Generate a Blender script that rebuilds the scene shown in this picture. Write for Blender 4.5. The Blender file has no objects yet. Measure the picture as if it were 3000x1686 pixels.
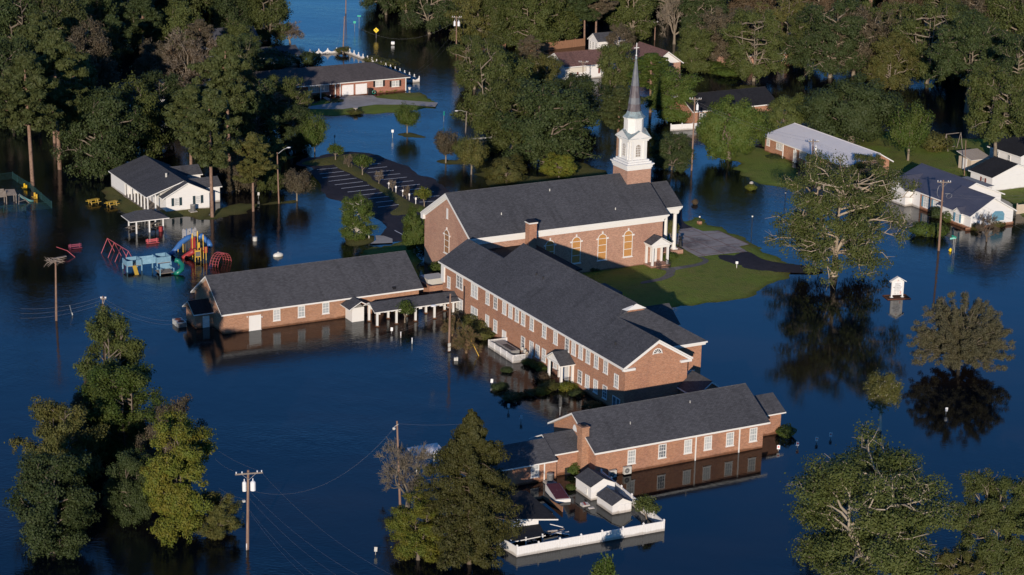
import bpy, bmesh, math, random
import numpy as np
from mathutils import Vector, Matrix
from mathutils.geometry import delaunay_2d_cdt
PI = math.pi
S = bpy.context.scene
COL = S.collection

# ------------------------------------------------------------------ camera
CF, CP, CR, CT, CH = 6542.9, .29756, -.022405, .49937, 90.0
_f = np.array([0, math.cos(CP), -math.sin(CP)]); _r = np.array([1., 0, 0]); _d = np.cross(_f, _r)
CM = np.stack([math.cos(CR)*_r+math.sin(CR)*_d, -math.sin(CR)*_r+math.cos(CR)*_d, _f])
cam = bpy.data.cameras.new('camera'); cam.sensor_width = 36; cam.lens = CF/3000*36
cam.clip_start = 1; cam.clip_end = 9000
co = bpy.data.objects.new('camera', cam); COL.objects.link(co)
R4 = Matrix([[CM[0][i], -CM[1][i], -CM[2][i], 0] for i in range(3)]+[[0, 0, 0, 1]])
co.matrix_world = Matrix.Translation((0, 0, CH)) @ R4
S.camera = co

# ------------------------------------------------------------------ sky and sun
HEAD, ELEV = math.radians(84), math.radians(13.0)      # the light travels towards HEAD, ELEV above the horizon
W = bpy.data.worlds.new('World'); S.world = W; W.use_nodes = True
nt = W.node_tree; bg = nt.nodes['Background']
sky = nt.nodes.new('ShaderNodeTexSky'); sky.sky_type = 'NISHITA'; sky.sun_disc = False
sky.sun_elevation = ELEV; sky.sun_rotation = math.pi/2-(HEAD+math.pi)
sky.air_density = 1.0; sky.dust_density = 0.0; sky.ozone_density = 5.0; sky.altitude = 0
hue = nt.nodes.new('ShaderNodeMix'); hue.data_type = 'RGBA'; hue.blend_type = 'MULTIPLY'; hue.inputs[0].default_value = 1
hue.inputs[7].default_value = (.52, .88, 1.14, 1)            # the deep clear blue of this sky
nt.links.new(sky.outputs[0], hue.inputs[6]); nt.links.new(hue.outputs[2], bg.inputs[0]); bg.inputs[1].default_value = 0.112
sun = bpy.data.lights.new('sun', 'SUN'); sun.energy = 4.9; sun.angle = math.radians(.5); sun.color = (1, .865, .725)
so = bpy.data.objects.new('sun', sun); COL.objects.link(so)
sd = Vector((math.cos(HEAD)*math.cos(ELEV), math.sin(HEAD)*math.cos(ELEV), -math.sin(ELEV)))
so.rotation_euler = sd.to_track_quat('-Z', 'Y').to_euler()
S.view_settings.view_transform = 'Standard'; S.view_settings.look = 'None'
S.view_settings.exposure = 0.0; S.view_settings.gamma = 1
S.cycles.max_bounces = 6; S.cycles.diffuse_bounces = 2; S.cycles.glossy_bounces = 3
S.cycles.transparent_max_bounces = 8; S.cycles.caustics_reflective = False; S.cycles.caustics_refractive = False

# ------------------------------------------------------------------ geometry of the site
UX, UY = (math.cos(CT), math.sin(CT)), (-math.sin(CT), math.cos(CT))   # the town's grid: u to the right and away, v to the left and away
def ray(px, py): return CM.T @ np.array([(px-1500)/CF, (py-843)/CF, 1.])
def at(px, py, z=0.):
    d = ray(px, py); k = (z-CH)/d[2]; return Vector((d[0]*k, d[1]*k, z))
def uva(px, py, z=0.):
    q = at(px, py, z); return (q.x*UX[0]+q.y*UX[1], q.x*UY[0]+q.y*UY[1])
def W3(u, v, z=0.): return Vector((u*UX[0]+v*UY[0], u*UX[1]+v*UY[1], z))
def onU(px, py, u):          # point on the vertical plane of constant u -> (v, z)
    d = ray(px, py); k = u/(d[0]*UX[0]+d[1]*UX[1]); return ((d[0]*UY[0]+d[1]*UY[1])*k, CH+d[2]*k)
def onV(px, py, v):
    d = ray(px, py); k = v/(d[0]*UY[0]+d[1]*UY[1]); return ((d[0]*UX[0]+d[1]*UX[1])*k, CH+d[2]*k)

# ------------------------------------------------------------------ materials
MATS = {}
def mat(name, col, rough=.8, spec=.3, metal=0., noise=None, bump=None, brick=None, transl=0., rnd=0., tide=0.):
    if name in MATS: return MATS[name]
    m = bpy.data.materials.new(name); m.use_nodes = True; MATS[name] = m
    n, l = m.node_tree.nodes, m.node_tree.links
    b = n['Principled BSDF']; b.inputs['Base Color'].default_value = (*col, 1)
    b.inputs['Roughness'].default_value = rough; b.inputs['Metallic'].default_value = metal
    b.inputs['Specular IOR Level'].default_value = spec
    src = None
    if noise:                                    # list of (colour, scale, lo, hi, coords)
        for c2, sc, lo, hi, crd in noise:
            tc = n.new('ShaderNodeTexCoord'); nz = n.new('ShaderNodeTexNoise'); nz.inputs['Scale'].default_value = sc
            nz.inputs['Detail'].default_value = 6; nz.inputs['Roughness'].default_value = .65
            mp = n.new('ShaderNodeMapping')
            if isinstance(crd, tuple): mp.inputs['Scale'].default_value = crd[1]; crd = crd[0]
            l.new(tc.outputs[crd], mp.inputs[0]); l.new(mp.outputs[0], nz.inputs['Vector'])
            rp = n.new('ShaderNodeMapRange'); rp.inputs[1].default_value = lo; rp.inputs[2].default_value = hi
            l.new(nz.outputs[0], rp.inputs[0])
            mx = n.new('ShaderNodeMix'); mx.data_type = 'RGBA'
            l.new(rp.outputs[0], mx.inputs[0]); mx.inputs[7].default_value = (*c2, 1)
            if src: l.new(src, mx.inputs[6])
            else: mx.inputs[6].default_value = (*col, 1)
            src = mx.outputs[2]
    if brick:                                    # (mortar colour, brick width, row height, mortar size, amount)
        tc = n.new('ShaderNodeTexCoord'); bt = n.new('ShaderNodeTexBrick')
        l.new(tc.outputs['UV'], bt.inputs['Vector']); bt.inputs['Scale'].default_value = 1
        bt.inputs['Brick Width'].default_value = brick[1]; bt.inputs['Row Height'].default_value = brick[2]
        bt.inputs['Mortar Size'].default_value = brick[3]; bt.inputs['Bias'].default_value = 0
        bt.inputs['Color1'].default_value = (.72, .72, .72, 1); bt.inputs['Color2'].default_value = (1.25, 1.25, 1.25, 1)
        bt.inputs['Mortar'].default_value = (1, 1, 1, 1)
        mu = n.new('ShaderNodeMix'); mu.data_type = 'RGBA'; mu.blend_type = 'MULTIPLY'; mu.inputs[0].default_value = brick[4]
        if src: l.new(src, mu.inputs[6])
        else: mu.inputs[6].default_value = (*col, 1)
        l.new(bt.outputs[0], mu.inputs[7])
        mo = n.new('ShaderNodeMix'); mo.data_type = 'RGBA'; l.new(bt.outputs['Fac'], mo.inputs[0])
        l.new(mu.outputs[2], mo.inputs[6]); mo.inputs[7].default_value = (*brick[0], 1); src = mo.outputs[2]
    if tide:                                     # damp flood line just above the water
        tide = tide if isinstance(tide, tuple) else (tide, -.02, .16, -.35)
        g = n.new('ShaderNodeNewGeometry'); sx = n.new('ShaderNodeSeparateXYZ'); l.new(g.outputs['Position'], sx.inputs[0])
        nz = n.new('ShaderNodeTexNoise'); nz.inputs['Scale'].default_value = .9; l.new(g.outputs['Position'], nz.inputs['Vector'])
        ad = n.new('ShaderNodeMath'); ad.operation = 'MULTIPLY_ADD'; l.new(nz.outputs[0], ad.inputs[0]); ad.inputs[1].default_value = tide[3]; l.new(sx.outputs[2], ad.inputs[2])
        r3 = n.new('ShaderNodeMapRange'); r3.inputs[1].default_value = tide[1]; r3.inputs[2].default_value = tide[2]; r3.inputs[3].default_value = tide[0]; r3.inputs[4].default_value = 0; l.new(ad.outputs[0], r3.inputs[0])
        mx = n.new('ShaderNodeMix'); mx.data_type = 'RGBA'; mx.blend_type = 'MULTIPLY'; l.new(r3.outputs[0], mx.inputs[0]); mx.inputs[7].default_value = (.34, .29, .24, 1)
        if src: l.new(src, mx.inputs[6])
        else: mx.inputs[6].default_value = (*col, 1)
        src = mx.outputs[2]
    if rnd:
        oi = n.new('ShaderNodeObjectInfo'); hs = n.new('ShaderNodeHueSaturation')
        r1 = n.new('ShaderNodeMapRange'); r1.inputs[3].default_value = 1-rnd; r1.inputs[4].default_value = 1+rnd
        l.new(oi.outputs['Random'], r1.inputs[0]); l.new(r1.outputs[0], hs.inputs['Value'])
        if src: l.new(src, hs.inputs['Color'])
        else: hs.inputs['Color'].default_value = (*col, 1)
        src = hs.outputs[0]
    if src: l.new(src, b.inputs['Base Color'])
    if bump:                                     # (scale, strength, distance)
        tc = n.new('ShaderNodeTexCoord'); nz = n.new('ShaderNodeTexNoise'); nz.inputs['Scale'].default_value = bump[0]
        l.new(tc.outputs['Object'], nz.inputs['Vector']); bp = n.new('ShaderNodeBump')
        bp.inputs['Strength'].default_value = bump[1]; bp.inputs['Distance'].default_value = bump[2]
        l.new(nz.outputs[0], bp.inputs['Height']); l.new(bp.outputs[0], b.inputs['Normal'])
    if transl:
        tr = n.new('ShaderNodeBsdfTranslucent'); ms = n.new('ShaderNodeMixShader'); ms.inputs[0].default_value = transl
        if src: l.new(src, tr.inputs[0])
        else: tr.inputs[0].default_value = (*col, 1)
        l.new(b.outputs[0], ms.inputs[1]); l.new(tr.outputs[0], ms.inputs[2]); l.new(ms.outputs[0], n['Material Output'].inputs[0])
    return m
def brickm(name, c, c2, stain):
    return mat(name, c, .9, .15, noise=[(c2, .9, .35, .7, ('UV', (1, 3, 1))), (stain, .22, .48, .72, ('UV', (1, .5, 1))), (tuple(x*.7 for x in c), 14, .55, .8, 'UV')],
               brick=((.36, .26, .2), .22, .078, .009, .9), tide=.9)
BRICK = brickm('red_brick', (.345, .150, .080), (.41, .20, .115), (.25, .10, .065))
BRICKP = brickm('pink_brick', (.385, .205, .14), (.44, .25, .175), (.30, .145, .105))
BRICKT = brickm('tan_brick', (.33, .155, .082), (.39, .20, .115), (.25, .12, .07))
BRICKR = brickm('dark_red_brick', (.30, .10, .065), (.36, .13, .085), (.24, .08, .05))
def shingle(name, c, k=1.0, spec=.25):
    return mat(name, c, .88, spec, noise=[(tuple(x*1.5 for x in c), 2.2, .35, .75, ('UV', (1, 5, 1))), (tuple(x*.62 for x in c), 5.5, .45, .75, ('UV', (1, 4, 1))), (tuple(x*1.35 for x in c), .13, .42, .66, 'UV'), (tuple(x*.75 for x in c), .5, .5, .75, ('UV', (1.5, .25, 1)))],
               brick=(tuple(x*.55 for x in c), .33, .145, .012, .8*k))
ROOF = shingle('charcoal_shingles', (.064, .065, .072))
ROOFB = shingle('brown_shingles', (.15, .082, .068))
ROOFM = mat('blue_grey_metal_roof', (.065, .066, .088), .45, .5, noise=[((.085, .085, .11), .4, .4, .7, 'UV')])
ROOFS = mat('white_metal_roof', (.74, .70, .67), .6, .3, noise=[((.80, .75, .70), .5, .4, .7, 'UV'), ((.60, .57, .55), 3, .5, .8, ('UV', (4, .3, 1)))])
ROOFC = shingle('black_shingles', (.018, .018, .020))
WHITE = mat('white_paint', (.69, .68, .65), .6, .3, noise=[((.64, .62, .58), 1.2, .5, .85, 'Object')])
SIDE = mat('white_siding', (.70, .69, .67), .7, .25, tide=.7, noise=[((.62, .61, .58), .7, .5, .8, ('UV', (1, 6, 1)))])
VINYL = mat('white_vinyl', (.74, .73, .72), .45, .35, tide=.6, noise=[((.58, .58, .55), 1.5, .5, .8, ('UV', (5, 1, 1)))])
TANW = mat('cream_metal_siding', (.52, .43, .33), .6, .3, noise=[((.44, .37, .29), 2, .45, .7, ('UV', (6, .5, 1)))])
PANE = mat('window_glass_with_blinds', (.42, .44, .44), .12, .5, noise=[((.30, .33, .34), 7, .4, .6, ('UV', (.4, 3, 1)))])
PANE2 = mat('window_glass_banded', (.30, .32, .33), .1, .5, noise=[((.46, .47, .46), 2.2, .45, .55, ('UV', (.3, 2, 1)))])  # darker glass tone with paler bands across the pane
PANE3 = mat('window_with_white_blinds', (.52, .53, .52), .2, .5, noise=[((.40, .42, .43), 9, .4, .6, ('UV', (.2, 4, 1)))])
PANED = mat('dark_window_glass', (.10, .11, .125), .08, .5, noise=[((.24, .26, .27), 3, .45, .6, 'UV')])
LOUV = mat('cream_shutter', (.60, .56, .47), .7)
PLY = mat('plywood_board', (.48, .25, .085), .8, .2, noise=[((.36, .17, .055), 3, .4, .7, ('UV', (1, 4, 1)))])
PLYD = mat('amber_board', (.30, .165, .085), .7, .2, noise=[((.2, .10, .05), 2, .4, .7, 'UV')])
BLACK = mat('black_metal', (.012, .012, .014), .5, .4)
DARK = mat('dark_glass_and_shade', (.02, .02, .024), .8)  # near black for fan panes and for shade painted in wall openings
GREY = mat('grey_metal', (.34, .34, .33), .5, .4, metal=.3, noise=[((.24, .23, .22), 6, .45, .7, 'Object')])
GREYL = mat('light_grey_enamel', (.50, .49, .45), .5, .4, noise=[((.40, .38, .34), 5, .5, .75, 'Object')])
GRILL = mat('grille', (.16, .16, .155), .6, .3, noise=[((.09, .09, .09), 20, .45, .55, ('Object', (.2, .2, 3)))])
COPPER = mat('copper_patina', (.20, .26, .27), .6, .4, noise=[((.30, .37, .38), 1.3, .4, .7, 'Object'), ((.14, .12, .12), 2.4, .5, .72, ('Object', (1, 1, .5)))])
COPPERD = mat('dark_copper', (.095, .08, .085), .55, .4, noise=[((.10, .08, .085), 1.5, .4, .7, 'Object'), ((.2, .2, .21), 3, .5, .75, ('Object', (1, 1, .3)))])
COPPERL = mat('grey_lead_sheet', (.12, .125, .14), .55, .4, noise=[((.17, .18, .19), 1.3, .4, .7, 'Object'), ((.15, .15, .16), 3, .5, .75, ('Object', (1, 1, .3)))])
WOOD = mat('weathered_pole_wood', (.20, .12, .085), .9, .15, noise=[((.30, .21, .16), 3, .4, .7, ('Object', (3, 3, .25))), ((.09, .055, .04), 6, .55, .8, ('Object', (4, 4, .3)))])
WOODG = mat('grey_timber', (.24, .205, .175), .9, .15, noise=[((.15, .125, .105), 4, .4, .7, 'Object')])
FENCEW = mat('brown_wood_fence', (.27, .145, .085), .9, .15, noise=[((.19, .10, .06), 3, .4, .7, ('Object', (4, 4, .4)))])
CONC = mat('concrete', (.38, .355, .33), .9, .2, noise=[((.27, .25, .225), .25, .4, .7, 'Object'), ((.45, .42, .39), 1.7, .5, .8, 'Object'), ((.10, .085, .075), .12, .58, .75, 'Object')])
PAVE = mat('exposed_aggregate_paving', (.32, .285, .26), .85, .25, noise=[((.09, .07, .065), .2, .48, .66, 'Object'), ((.40, .36, .34), 1.1, .5, .8, 'Object')])
PATHM = mat('worn_asphalt_path', (.13, .122, .115), .9, .2, noise=[((.22, .205, .19), .35, .55, .68, 'Object'), ((.07, .065, .062), 1.5, .5, .75, 'Object')])
JOINT = mat('brick_joint', (.22, .12, .095), .9)
ASPH = mat('wet_asphalt', (.026, .022, .028), .85, .2, noise=[((.042, .037, .045), .12, .4, .7, 'Object'), ((.01, .009, .011), 1.3, .5, .8, 'Object')])
LINE = mat('parking_line_paint', (.8, .8, .8), .8, noise=[((.45, .45, .45), 2, .5, .8, 'Object')])
GRASS = mat('short_grass', (.150, .200, .036), .95, .1, tide=(.9, -.06, .04, -.05), noise=[((.18, .175, .050), .13, .42, .66, 'Object'), ((.10, .14, .026), .5, .5, .75, 'Object'), ((.13, .10, .045), 2.5, .6, .85, 'Object'), ((.075, .062, .03), .07, .6, .75, 'Object')], bump=(5, 1, .25))
GRASSO = mat('straw_grass', (.125, .115, .038), .95, .1, tide=(.9, -.06, .04, -.05), noise=[((.09, .10, .03), .3, .4, .65, 'Object'), ((.16, .125, .05), 1.2, .55, .8, 'Object'), ((.09, .052, .028), .22, .6, .75, 'Object')], bump=(5, 1, .25))
MULCH = mat('pine_straw_mulch', (.10, .050, .026), .95, .1, noise=[((.05, .025, .014), 2, .4, .7, 'Object')])
YEL = mat('yellow_plastic', (.58, .37, .05), .4, .5)
YELD = mat('yellow_paint', (.62, .40, .02), .6, .3, noise=[((.4, .25, .02), 3, .5, .8, 'Object')])
BLUE = mat('blue_plastic', (.04, .13, .34), .4, .4, noise=[((.06, .15, .34), 2, .45, .7, 'Object')])
RED = mat('red_plastic', (.30, .03, .03), .5, .4, noise=[((.22, .03, .03), 2, .45, .7, 'Object')])
PINK = mat('faded_red_paint', (.50, .11, .12), .6, .3, noise=[((.38, .07, .08), 3, .5, .75, 'Object')])
GREEN = mat('green_plastic', (.01, .16, .11), .35, .5)
PBLUE = mat('faded_blue_boards', (.16, .30, .40), .8, .2, noise=[((.22, .38, .48), 2, .4, .7, 'Object'), ((.20, .13, .10), 3, .66, .75, ('Object', (1, 1, 6)))])
SIGNG = mat('green_sign', (.02, .36, .24), .5, .4)
SIGNW = mat('white_sign', (.72, .72, .72), .5, .4)
SIGNY = mat('yellow_sign', (.78, .56, .01), .5, .4)
LEAD = mat('red_mark', (.6, .03, .03), .6)
TANK = mat('white_tank', (.60, .59, .54), .4, .5, noise=[((.45, .43, .38), 2, .5, .8, 'Object')])
MAROON = mat('peeling_maroon_paint', (.075, .018, .022), .55, .4, noise=[((.3, .22, .2), 4, .62, .68, 'Object')])
SHUT = mat('dark_green_shutter', (.02, .04, .05), .6)
SHUTR = mat('red_brown_shutter', (.16, .045, .035), .7)
BLUEM = mat('pale_blue_panel', (.12, .27, .36), .6)
GLASSL = mat('lamp_lens', (.7, .7, .68), .3, .5)
BARK = mat('pale_bark', (.19, .155, .115), .95, .1, noise=[((.26, .22, .17), 2, .4, .7, 'Object'), ((.11, .09, .065), 1.2, .5, .7, 'Object')])
BARKP = mat('pine_bark', (.20, .125, .09), .95, .1, noise=[((.28, .19, .14), 2, .4, .7, ('Object', (2, 2, .5))), ((.11, .07, .05), 3, .5, .7, 'Object')])
BARKD = mat('dark_bark', (.10, .075, .055), .95, .1, noise=[((.15, .12, .09), 2, .4, .7, 'Object')])
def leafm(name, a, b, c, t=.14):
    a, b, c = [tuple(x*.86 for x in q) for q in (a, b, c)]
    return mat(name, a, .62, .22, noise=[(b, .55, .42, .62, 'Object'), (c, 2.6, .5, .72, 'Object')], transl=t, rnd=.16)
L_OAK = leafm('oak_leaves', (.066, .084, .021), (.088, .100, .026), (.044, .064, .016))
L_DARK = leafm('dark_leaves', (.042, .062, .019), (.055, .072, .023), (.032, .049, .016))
L_OLV = leafm('olive_leaves', (.092, .096, .026), (.118, .104, .026), (.060, .078, .021))
L_BRT = leafm('yellow_green_leaves', (.115, .140, .018), (.165, .145, .020), (.075, .105, .018))
L_GRN = leafm('fresh_green_leaves', (.062, .098, .016), (.085, .105, .020), (.040, .072, .014))
L_PIN = leafm('pine_needles', (.060, .076, .022), (.076, .085, .027), (.042, .058, .018))
L_CYP = leafm('cypress_leaves', (.062, .062, .016), (.078, .075, .018), (.040, .050, .014))
L_GRY = leafm('thin_grey_brown_leaves', (.088, .074, .046), (.110, .082, .050), (.062, .062, .036))
L_GOL = leafm('grey_olive_leaves', (.108, .104, .056), (.125, .11, .06), (.085, .086, .045))
WIRE = mat('dull_wire', (.16, .16, .17), .7)
L_BRN = leafm('brown_leaves', (.085, .062, .036), (.105, .066, .036), (.06, .056, .03))
TWIG = mat('grey_twigs', (.17, .145, .115), .95, .1, noise=[((.11, .10, .07), 1, .4, .7, 'Object')])

# ------------------------------------------------------------------ mesh building
class MB:
    def __init__(s): s.v = []; s.f = []; s.m = []
    def poly(s, pts, m=0):
        i = len(s.v); s.v += [tuple(p) for p in pts]; s.f.append(tuple(range(i, i+len(pts)))); s.m.append(m)
    def hull8(s, a, b, m=0, mt=None):          # a: 4 bottom pts, b: 4 top pts, both counter-clockwise seen from above
        s.poly(a[::-1], m); s.poly(b, m if mt is None else mt)
        for i in range(4):
            j = (i+1) % 4; s.poly([a[i], a[j], b[j], b[i]], m)
    def box(s, x0, x1, y0, y1, z0, z1, m=0, mt=None):
        s.hull8([(x0, y0, z0), (x1, y0, z0), (x1, y1, z0), (x0, y1, z0)], [(x0, y0, z1), (x1, y0, z1), (x1, y1, z1), (x0, y1, z1)], m, mt)
    def slab(s, pts, th, m=0, ms=1):           # pts counter-clockwise from above
        lo = [(p[0], p[1], p[2]-th) for p in pts]; n = len(pts)
        s.poly(pts, m); s.poly(lo[::-1], ms)
        for i in range(n):
            j = (i+1) % n; s.poly([lo[i], lo[j], pts[j], pts[i]], ms)
    def ext(s, prof, axis, a, b, m=0):         # closed profile [(h, z)] extruded along the axis ('x': profile in y,z ; 'y': in x,z)
        P = (lambda t, h, z: (t, h, z)) if axis == 'x' else (lambda t, h, z: (h, t, z))
        A = [P(a, *p) for p in prof]; B = [P(b, *p) for p in prof]; n = len(prof)
        fl = axis == 'y'
        s.poly(A if fl else A[::-1], m); s.poly(B[::-1] if fl else B, m)
        for i in range(n):
            j = (i+1) % n; q = [A[i], A[j], B[j], B[i]]; s.poly(q[::-1] if fl else q, m)
    def tube(s, pts, rad, n=6, m=0, cap=True):
        pts = [Vector(p) for p in pts]; N = len(pts)
        if not hasattr(rad, '__len__'): rad = [rad]*N
        base = len(s.v); up = Vector((0, 0, 1)); pu = None
        for i, p in enumerate(pts):
            t = (pts[min(i+1, N-1)]-pts[max(i-1, 0)]).normalized()
            if pu is None: pu = t.cross(up if abs(t.z) < .9 else Vector((1, 0, 0))).normalized()
            pu = (pu-t*pu.dot(t)).normalized(); w = t.cross(pu)
            for k in range(n):
                a = 2*PI*k/n; q = p+(pu*math.cos(a)+w*math.sin(a))*rad[i]; s.v.append((q.x, q.y, q.z))
        for i in range(N-1):
            for k in range(n):
                a, b = base+i*n+k, base+i*n+(k+1) % n; s.f.append((a, b, b+n, a+n)); s.m.append(m)
        if cap:
            s.f.append(tuple(range(base+n-1, base-1, -1))); s.m.append(m); e = base+(N-1)*n
            s.f.append(tuple(range(e, e+n))); s.m.append(m)
    def ell(s, c, r, n=10, k=6, m=0):
        base = len(s.v)
        for j in range(k+1):
            th = PI*j/k
            for i in range(n):
                a = 2*PI*i/n; s.v.append((c[0]+r[0]*math.sin(th)*math.cos(a), c[1]+r[1]*math.sin(th)*math.sin(a), c[2]+r[2]*math.cos(th)))
        for j in range(k):
            for i in range(n):
                a, b = base+j*n+i, base+j*n+(i+1) % n; s.f.append((a, a+n, b+n, b)); s.m.append(m)
    def build(s, name, mats, parent=None, off=(0, 0, 0), uv=True, smooth=False):
        me = bpy.data.meshes.new(name)
        me.from_pydata([(p[0]-off[0], p[1]-off[1], p[2]-off[2]) for p in s.v], [], s.f)
        for q in (mats if isinstance(mats, (list, tuple)) else [mats]): me.materials.append(q)
        me.polygons.foreach_set('material_index', s.m)
        if smooth: me.polygons.foreach_set('use_smooth', [True]*len(s.f))
        me.update()
        if uv: planar_uv(me, off)
        o = bpy.data.objects.new(name, me); COL.objects.link(o)
        if parent is not None: o.parent = parent
        return o
def planar_uv(me, off=(0, 0, 0)):
    l = me.uv_layers.new(name='uv'); Z = Vector((0, 0, 1)); o = Vector(off); data = [0.]*(2*len(me.loops))
    for p in me.polygons:
        n = p.normal
        if abs(n.z) > .97: t, b = Vector((1, 0, 0)), Vector((0, 1, 0))
        else: t = Z.cross(n).normalized(); b = n.cross(t)
        for li in p.loop_indices:
            c = me.vertices[me.loops[li].vertex_index].co+o; data[2*li] = c.dot(t); data[2*li+1] = c.dot(b)
    l.data.foreach_set('uv', data)
def tag(o, label, cat, group=None, kind=None):
    if label: o['label'] = label
    if cat: o['category'] = cat
    if group: o['group'] = group
    if kind: o['kind'] = kind
    return o
def root(name, label, cat, u, v, z=0., group=None, rz=0.):
    o = bpy.data.objects.new(name, None); COL.objects.link(o); o.location = W3(u, v, z); o.rotation_euler = (0, 0, CT+rz)
    o.empty_display_size = .5
    return tag(o, label, cat, group)
class Bld:                                       # a thing modelled in the town-grid frame; parts are given in (u, v, z)
    def __init__(s, name, label, cat, u, v, z=0., group=None):
        s.o = (u, v, z); s.r = root(name, label, cat, u, v, z, group)
    def part(s, name, mb, mats, parent=None, label=None, smooth=False):
        o = mb.build(name, mats, parent or s.r, s.o if parent is None else s.o, smooth=smooth)
        if label: o['label'] = label
        return o
    def box(s, name, mats, *a, label=None, **k):
        m = MB(); m.box(*a, **k); return s.part(name, m, mats, label=label)
WC = {}; WR = []
def window(b, side, a, w0, z, w, h, style='grid', name='window', shutters=None, label=None):
    """side S/W/E/N, a = coordinate along the wall, w0 = coordinate of the wall plane, z = bottom"""
    key = (round(w, 2), round(h, 2), style)
    if key not in WC:
        f = MB(); p = MB(); t = .09; hw = w/2
        f.box(-hw, -hw+t, -.07, 0, 0, h); f.box(hw-t, hw, -.07, 0, 0, h)
        f.box(-hw+t, hw-t, -.07, 0, h-t, h); f.box(-hw-.06, hw+.06, -.12, 0, -.09, .0); f.box(-hw+t, hw-t, -.07, 0, 0, t)
        if style in ('grid', 'dark', 'twin', 'six'):
            f.box(-hw+t, hw-t, -.055, -.01, h/2-.035, h/2+.035)
            nx = {'grid': 2, 'dark': 2, 'twin': 4, 'six': 3}[style]
            for i in range(1, nx):
                x = -hw+w*i/nx; q = .075 if (style == 'twin' and i == 2) else .016
                f.box(x-q, x+q, -.05, -.011, t, h-t)
            for i in ((1, 3) if style != 'six' else (1, 3)):
                f.box(-hw+t, hw-t, -.048, -.012, h*i/4-.014, h*i/4+.014)
        if style == 'door':
            f.box(-hw+t, hw-t, -.04, 0, t, h-t)
            f.box(-.01, .01, -.05, 0, t, h-t) if w > 1.3 else None
            f.box(hw-t-.14, hw-t-.08, -.07, 0, h*.45, h*.45+.06)
        if style == 'fdoor':
            f.box(-.08, .08, -.05, 0, t, h-t); f.box(-hw+t, hw-t, -.05, -.01, t, h*.2)
        p.box(-hw+t*.8, hw-t*.8, -.03 if style != 'door' else -.02, 0, t*.8, h-t*.8)
        fo = f.build('window_frame', WHITE); po = p.build('pane', PANED if style in ('dark', 'fdoor') else (WHITE if style == 'door' else PANE))
        WC[key] = (fo.data, po.data); bpy.data.objects.remove(fo); bpy.data.objects.remove(po)
    fd, pd = WC[key]
    rz = {'S': 0, 'W': -PI/2, 'E': PI/2, 'N': PI}[side]
    loc = (a, w0, z) if side in 'SN' else (w0, a, z)
    isd = style in ('door', 'fdoor')
    o = bpy.data.objects.new('door' if isd else name, fd); COL.objects.link(o); o.parent = b.r
    o.location = (loc[0]-b.o[0], loc[1]-b.o[1], loc[2]-b.o[2]); o.rotation_euler = (0, 0, rz)
    if label: o['label'] = label
    if style != 'door':
        c = bpy.data.objects.new('pane', pd); COL.objects.link(c); c.parent = o
        WR.append(1); pick = (len(WR)*7919 % 13)
        if style in ('grid', 'twin', 'six') and pick < 9: c.material_slots[0].link = 'OBJECT'; c.material_slots[0].material = PANE2 if pick < 4 else (PANED if pick == 4 else PANE3)
    if shutters:
        for sg in (-1, 1):
            k = ('sh', round(h, 2), shutters.name)
            if k not in WC:
                m = MB(); m.box(-.2, .2, -.05, 0, 0, h)
                for i in range(int(h/.12)): m.box(-.16, .16, -.062, -.05, .04+i*.12, .1+i*.12)
                q = m.build('shutter', shutters); WC[k] = q.data; bpy.data.objects.remove(q)
            q = bpy.data.objects.new('shutter', WC[k]); COL.objects.link(q); q.parent = o; q.location = (sg*(w/2+.24), 0, 0)
    return o
def arch_window(b, side, a, w0, z, w, h, board):
    hw = w/2; r = hw; f = MB(); p = MB(); n = 12
    arc = lambda rr: [(rr*math.cos(PI*i/n), h-r+rr*math.sin(PI*i/n)) for i in range(n+1)]
    t = .09; A, Bq = arc(hw), arc(hw-t)
    for i in range(n):
        f.poly([(A[i][0], -.06, A[i][1]), (A[i+1][0], -.06, A[i+1][1]), (Bq[i+1][0], -.06, Bq[i+1][1]), (Bq[i][0], -.06, Bq[i][1])])
        f.poly([(A[i][0], 0, A[i][1]), (A[i+1][0], 0, A[i+1][1]), (A[i+1][0], -.06, A[i+1][1]), (A[i][0], -.06, A[i][1])])
    f.box(-hw, -hw+t, -.06, 0, 0, h-r); f.box(hw-t, hw, -.06, 0, 0, h-r); f.box(-hw-.1, hw+.1, -.16, 0, -.12, 0)
    for k in (.0, .345, .69): f.box(-hw+t, hw-t, -.055, 0, (h-r)*(k)+.0, (h-r)*k+.07)
    f.box(-hw+t, hw-t, -.055, 0, h-r-.03, h-r+.04)
    f.box(-.09, .09, -.12, 0, h-.02, h+.34)                                  # keystone
    for sg in (-1, 1): f.box(min(sg*hw, sg*(hw+.26)), max(sg*hw, sg*(hw+.26)), -.12, 0, h-r-.1, h-r+.12)   # imposts
    q = [(x, -.03, zz) for x, zz in arc(hw-.05)]
    p.poly([(hw-.05, -.03, .03)]+q+[(-hw+.05, -.03, .03)])
    rz = {'S': 0, 'W': -PI/2}[side]; loc = (a, w0, z) if side == 'S' else (w0, a, z)
    o = f.build('arched_window', WHITE, b.r); o.location = (loc[0]-b.o[0], loc[1]-b.o[1], loc[2]-b.o[2]); o.rotation_euler = (0, 0, rz)
    c = p.build('board', board, o)
    return o
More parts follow.
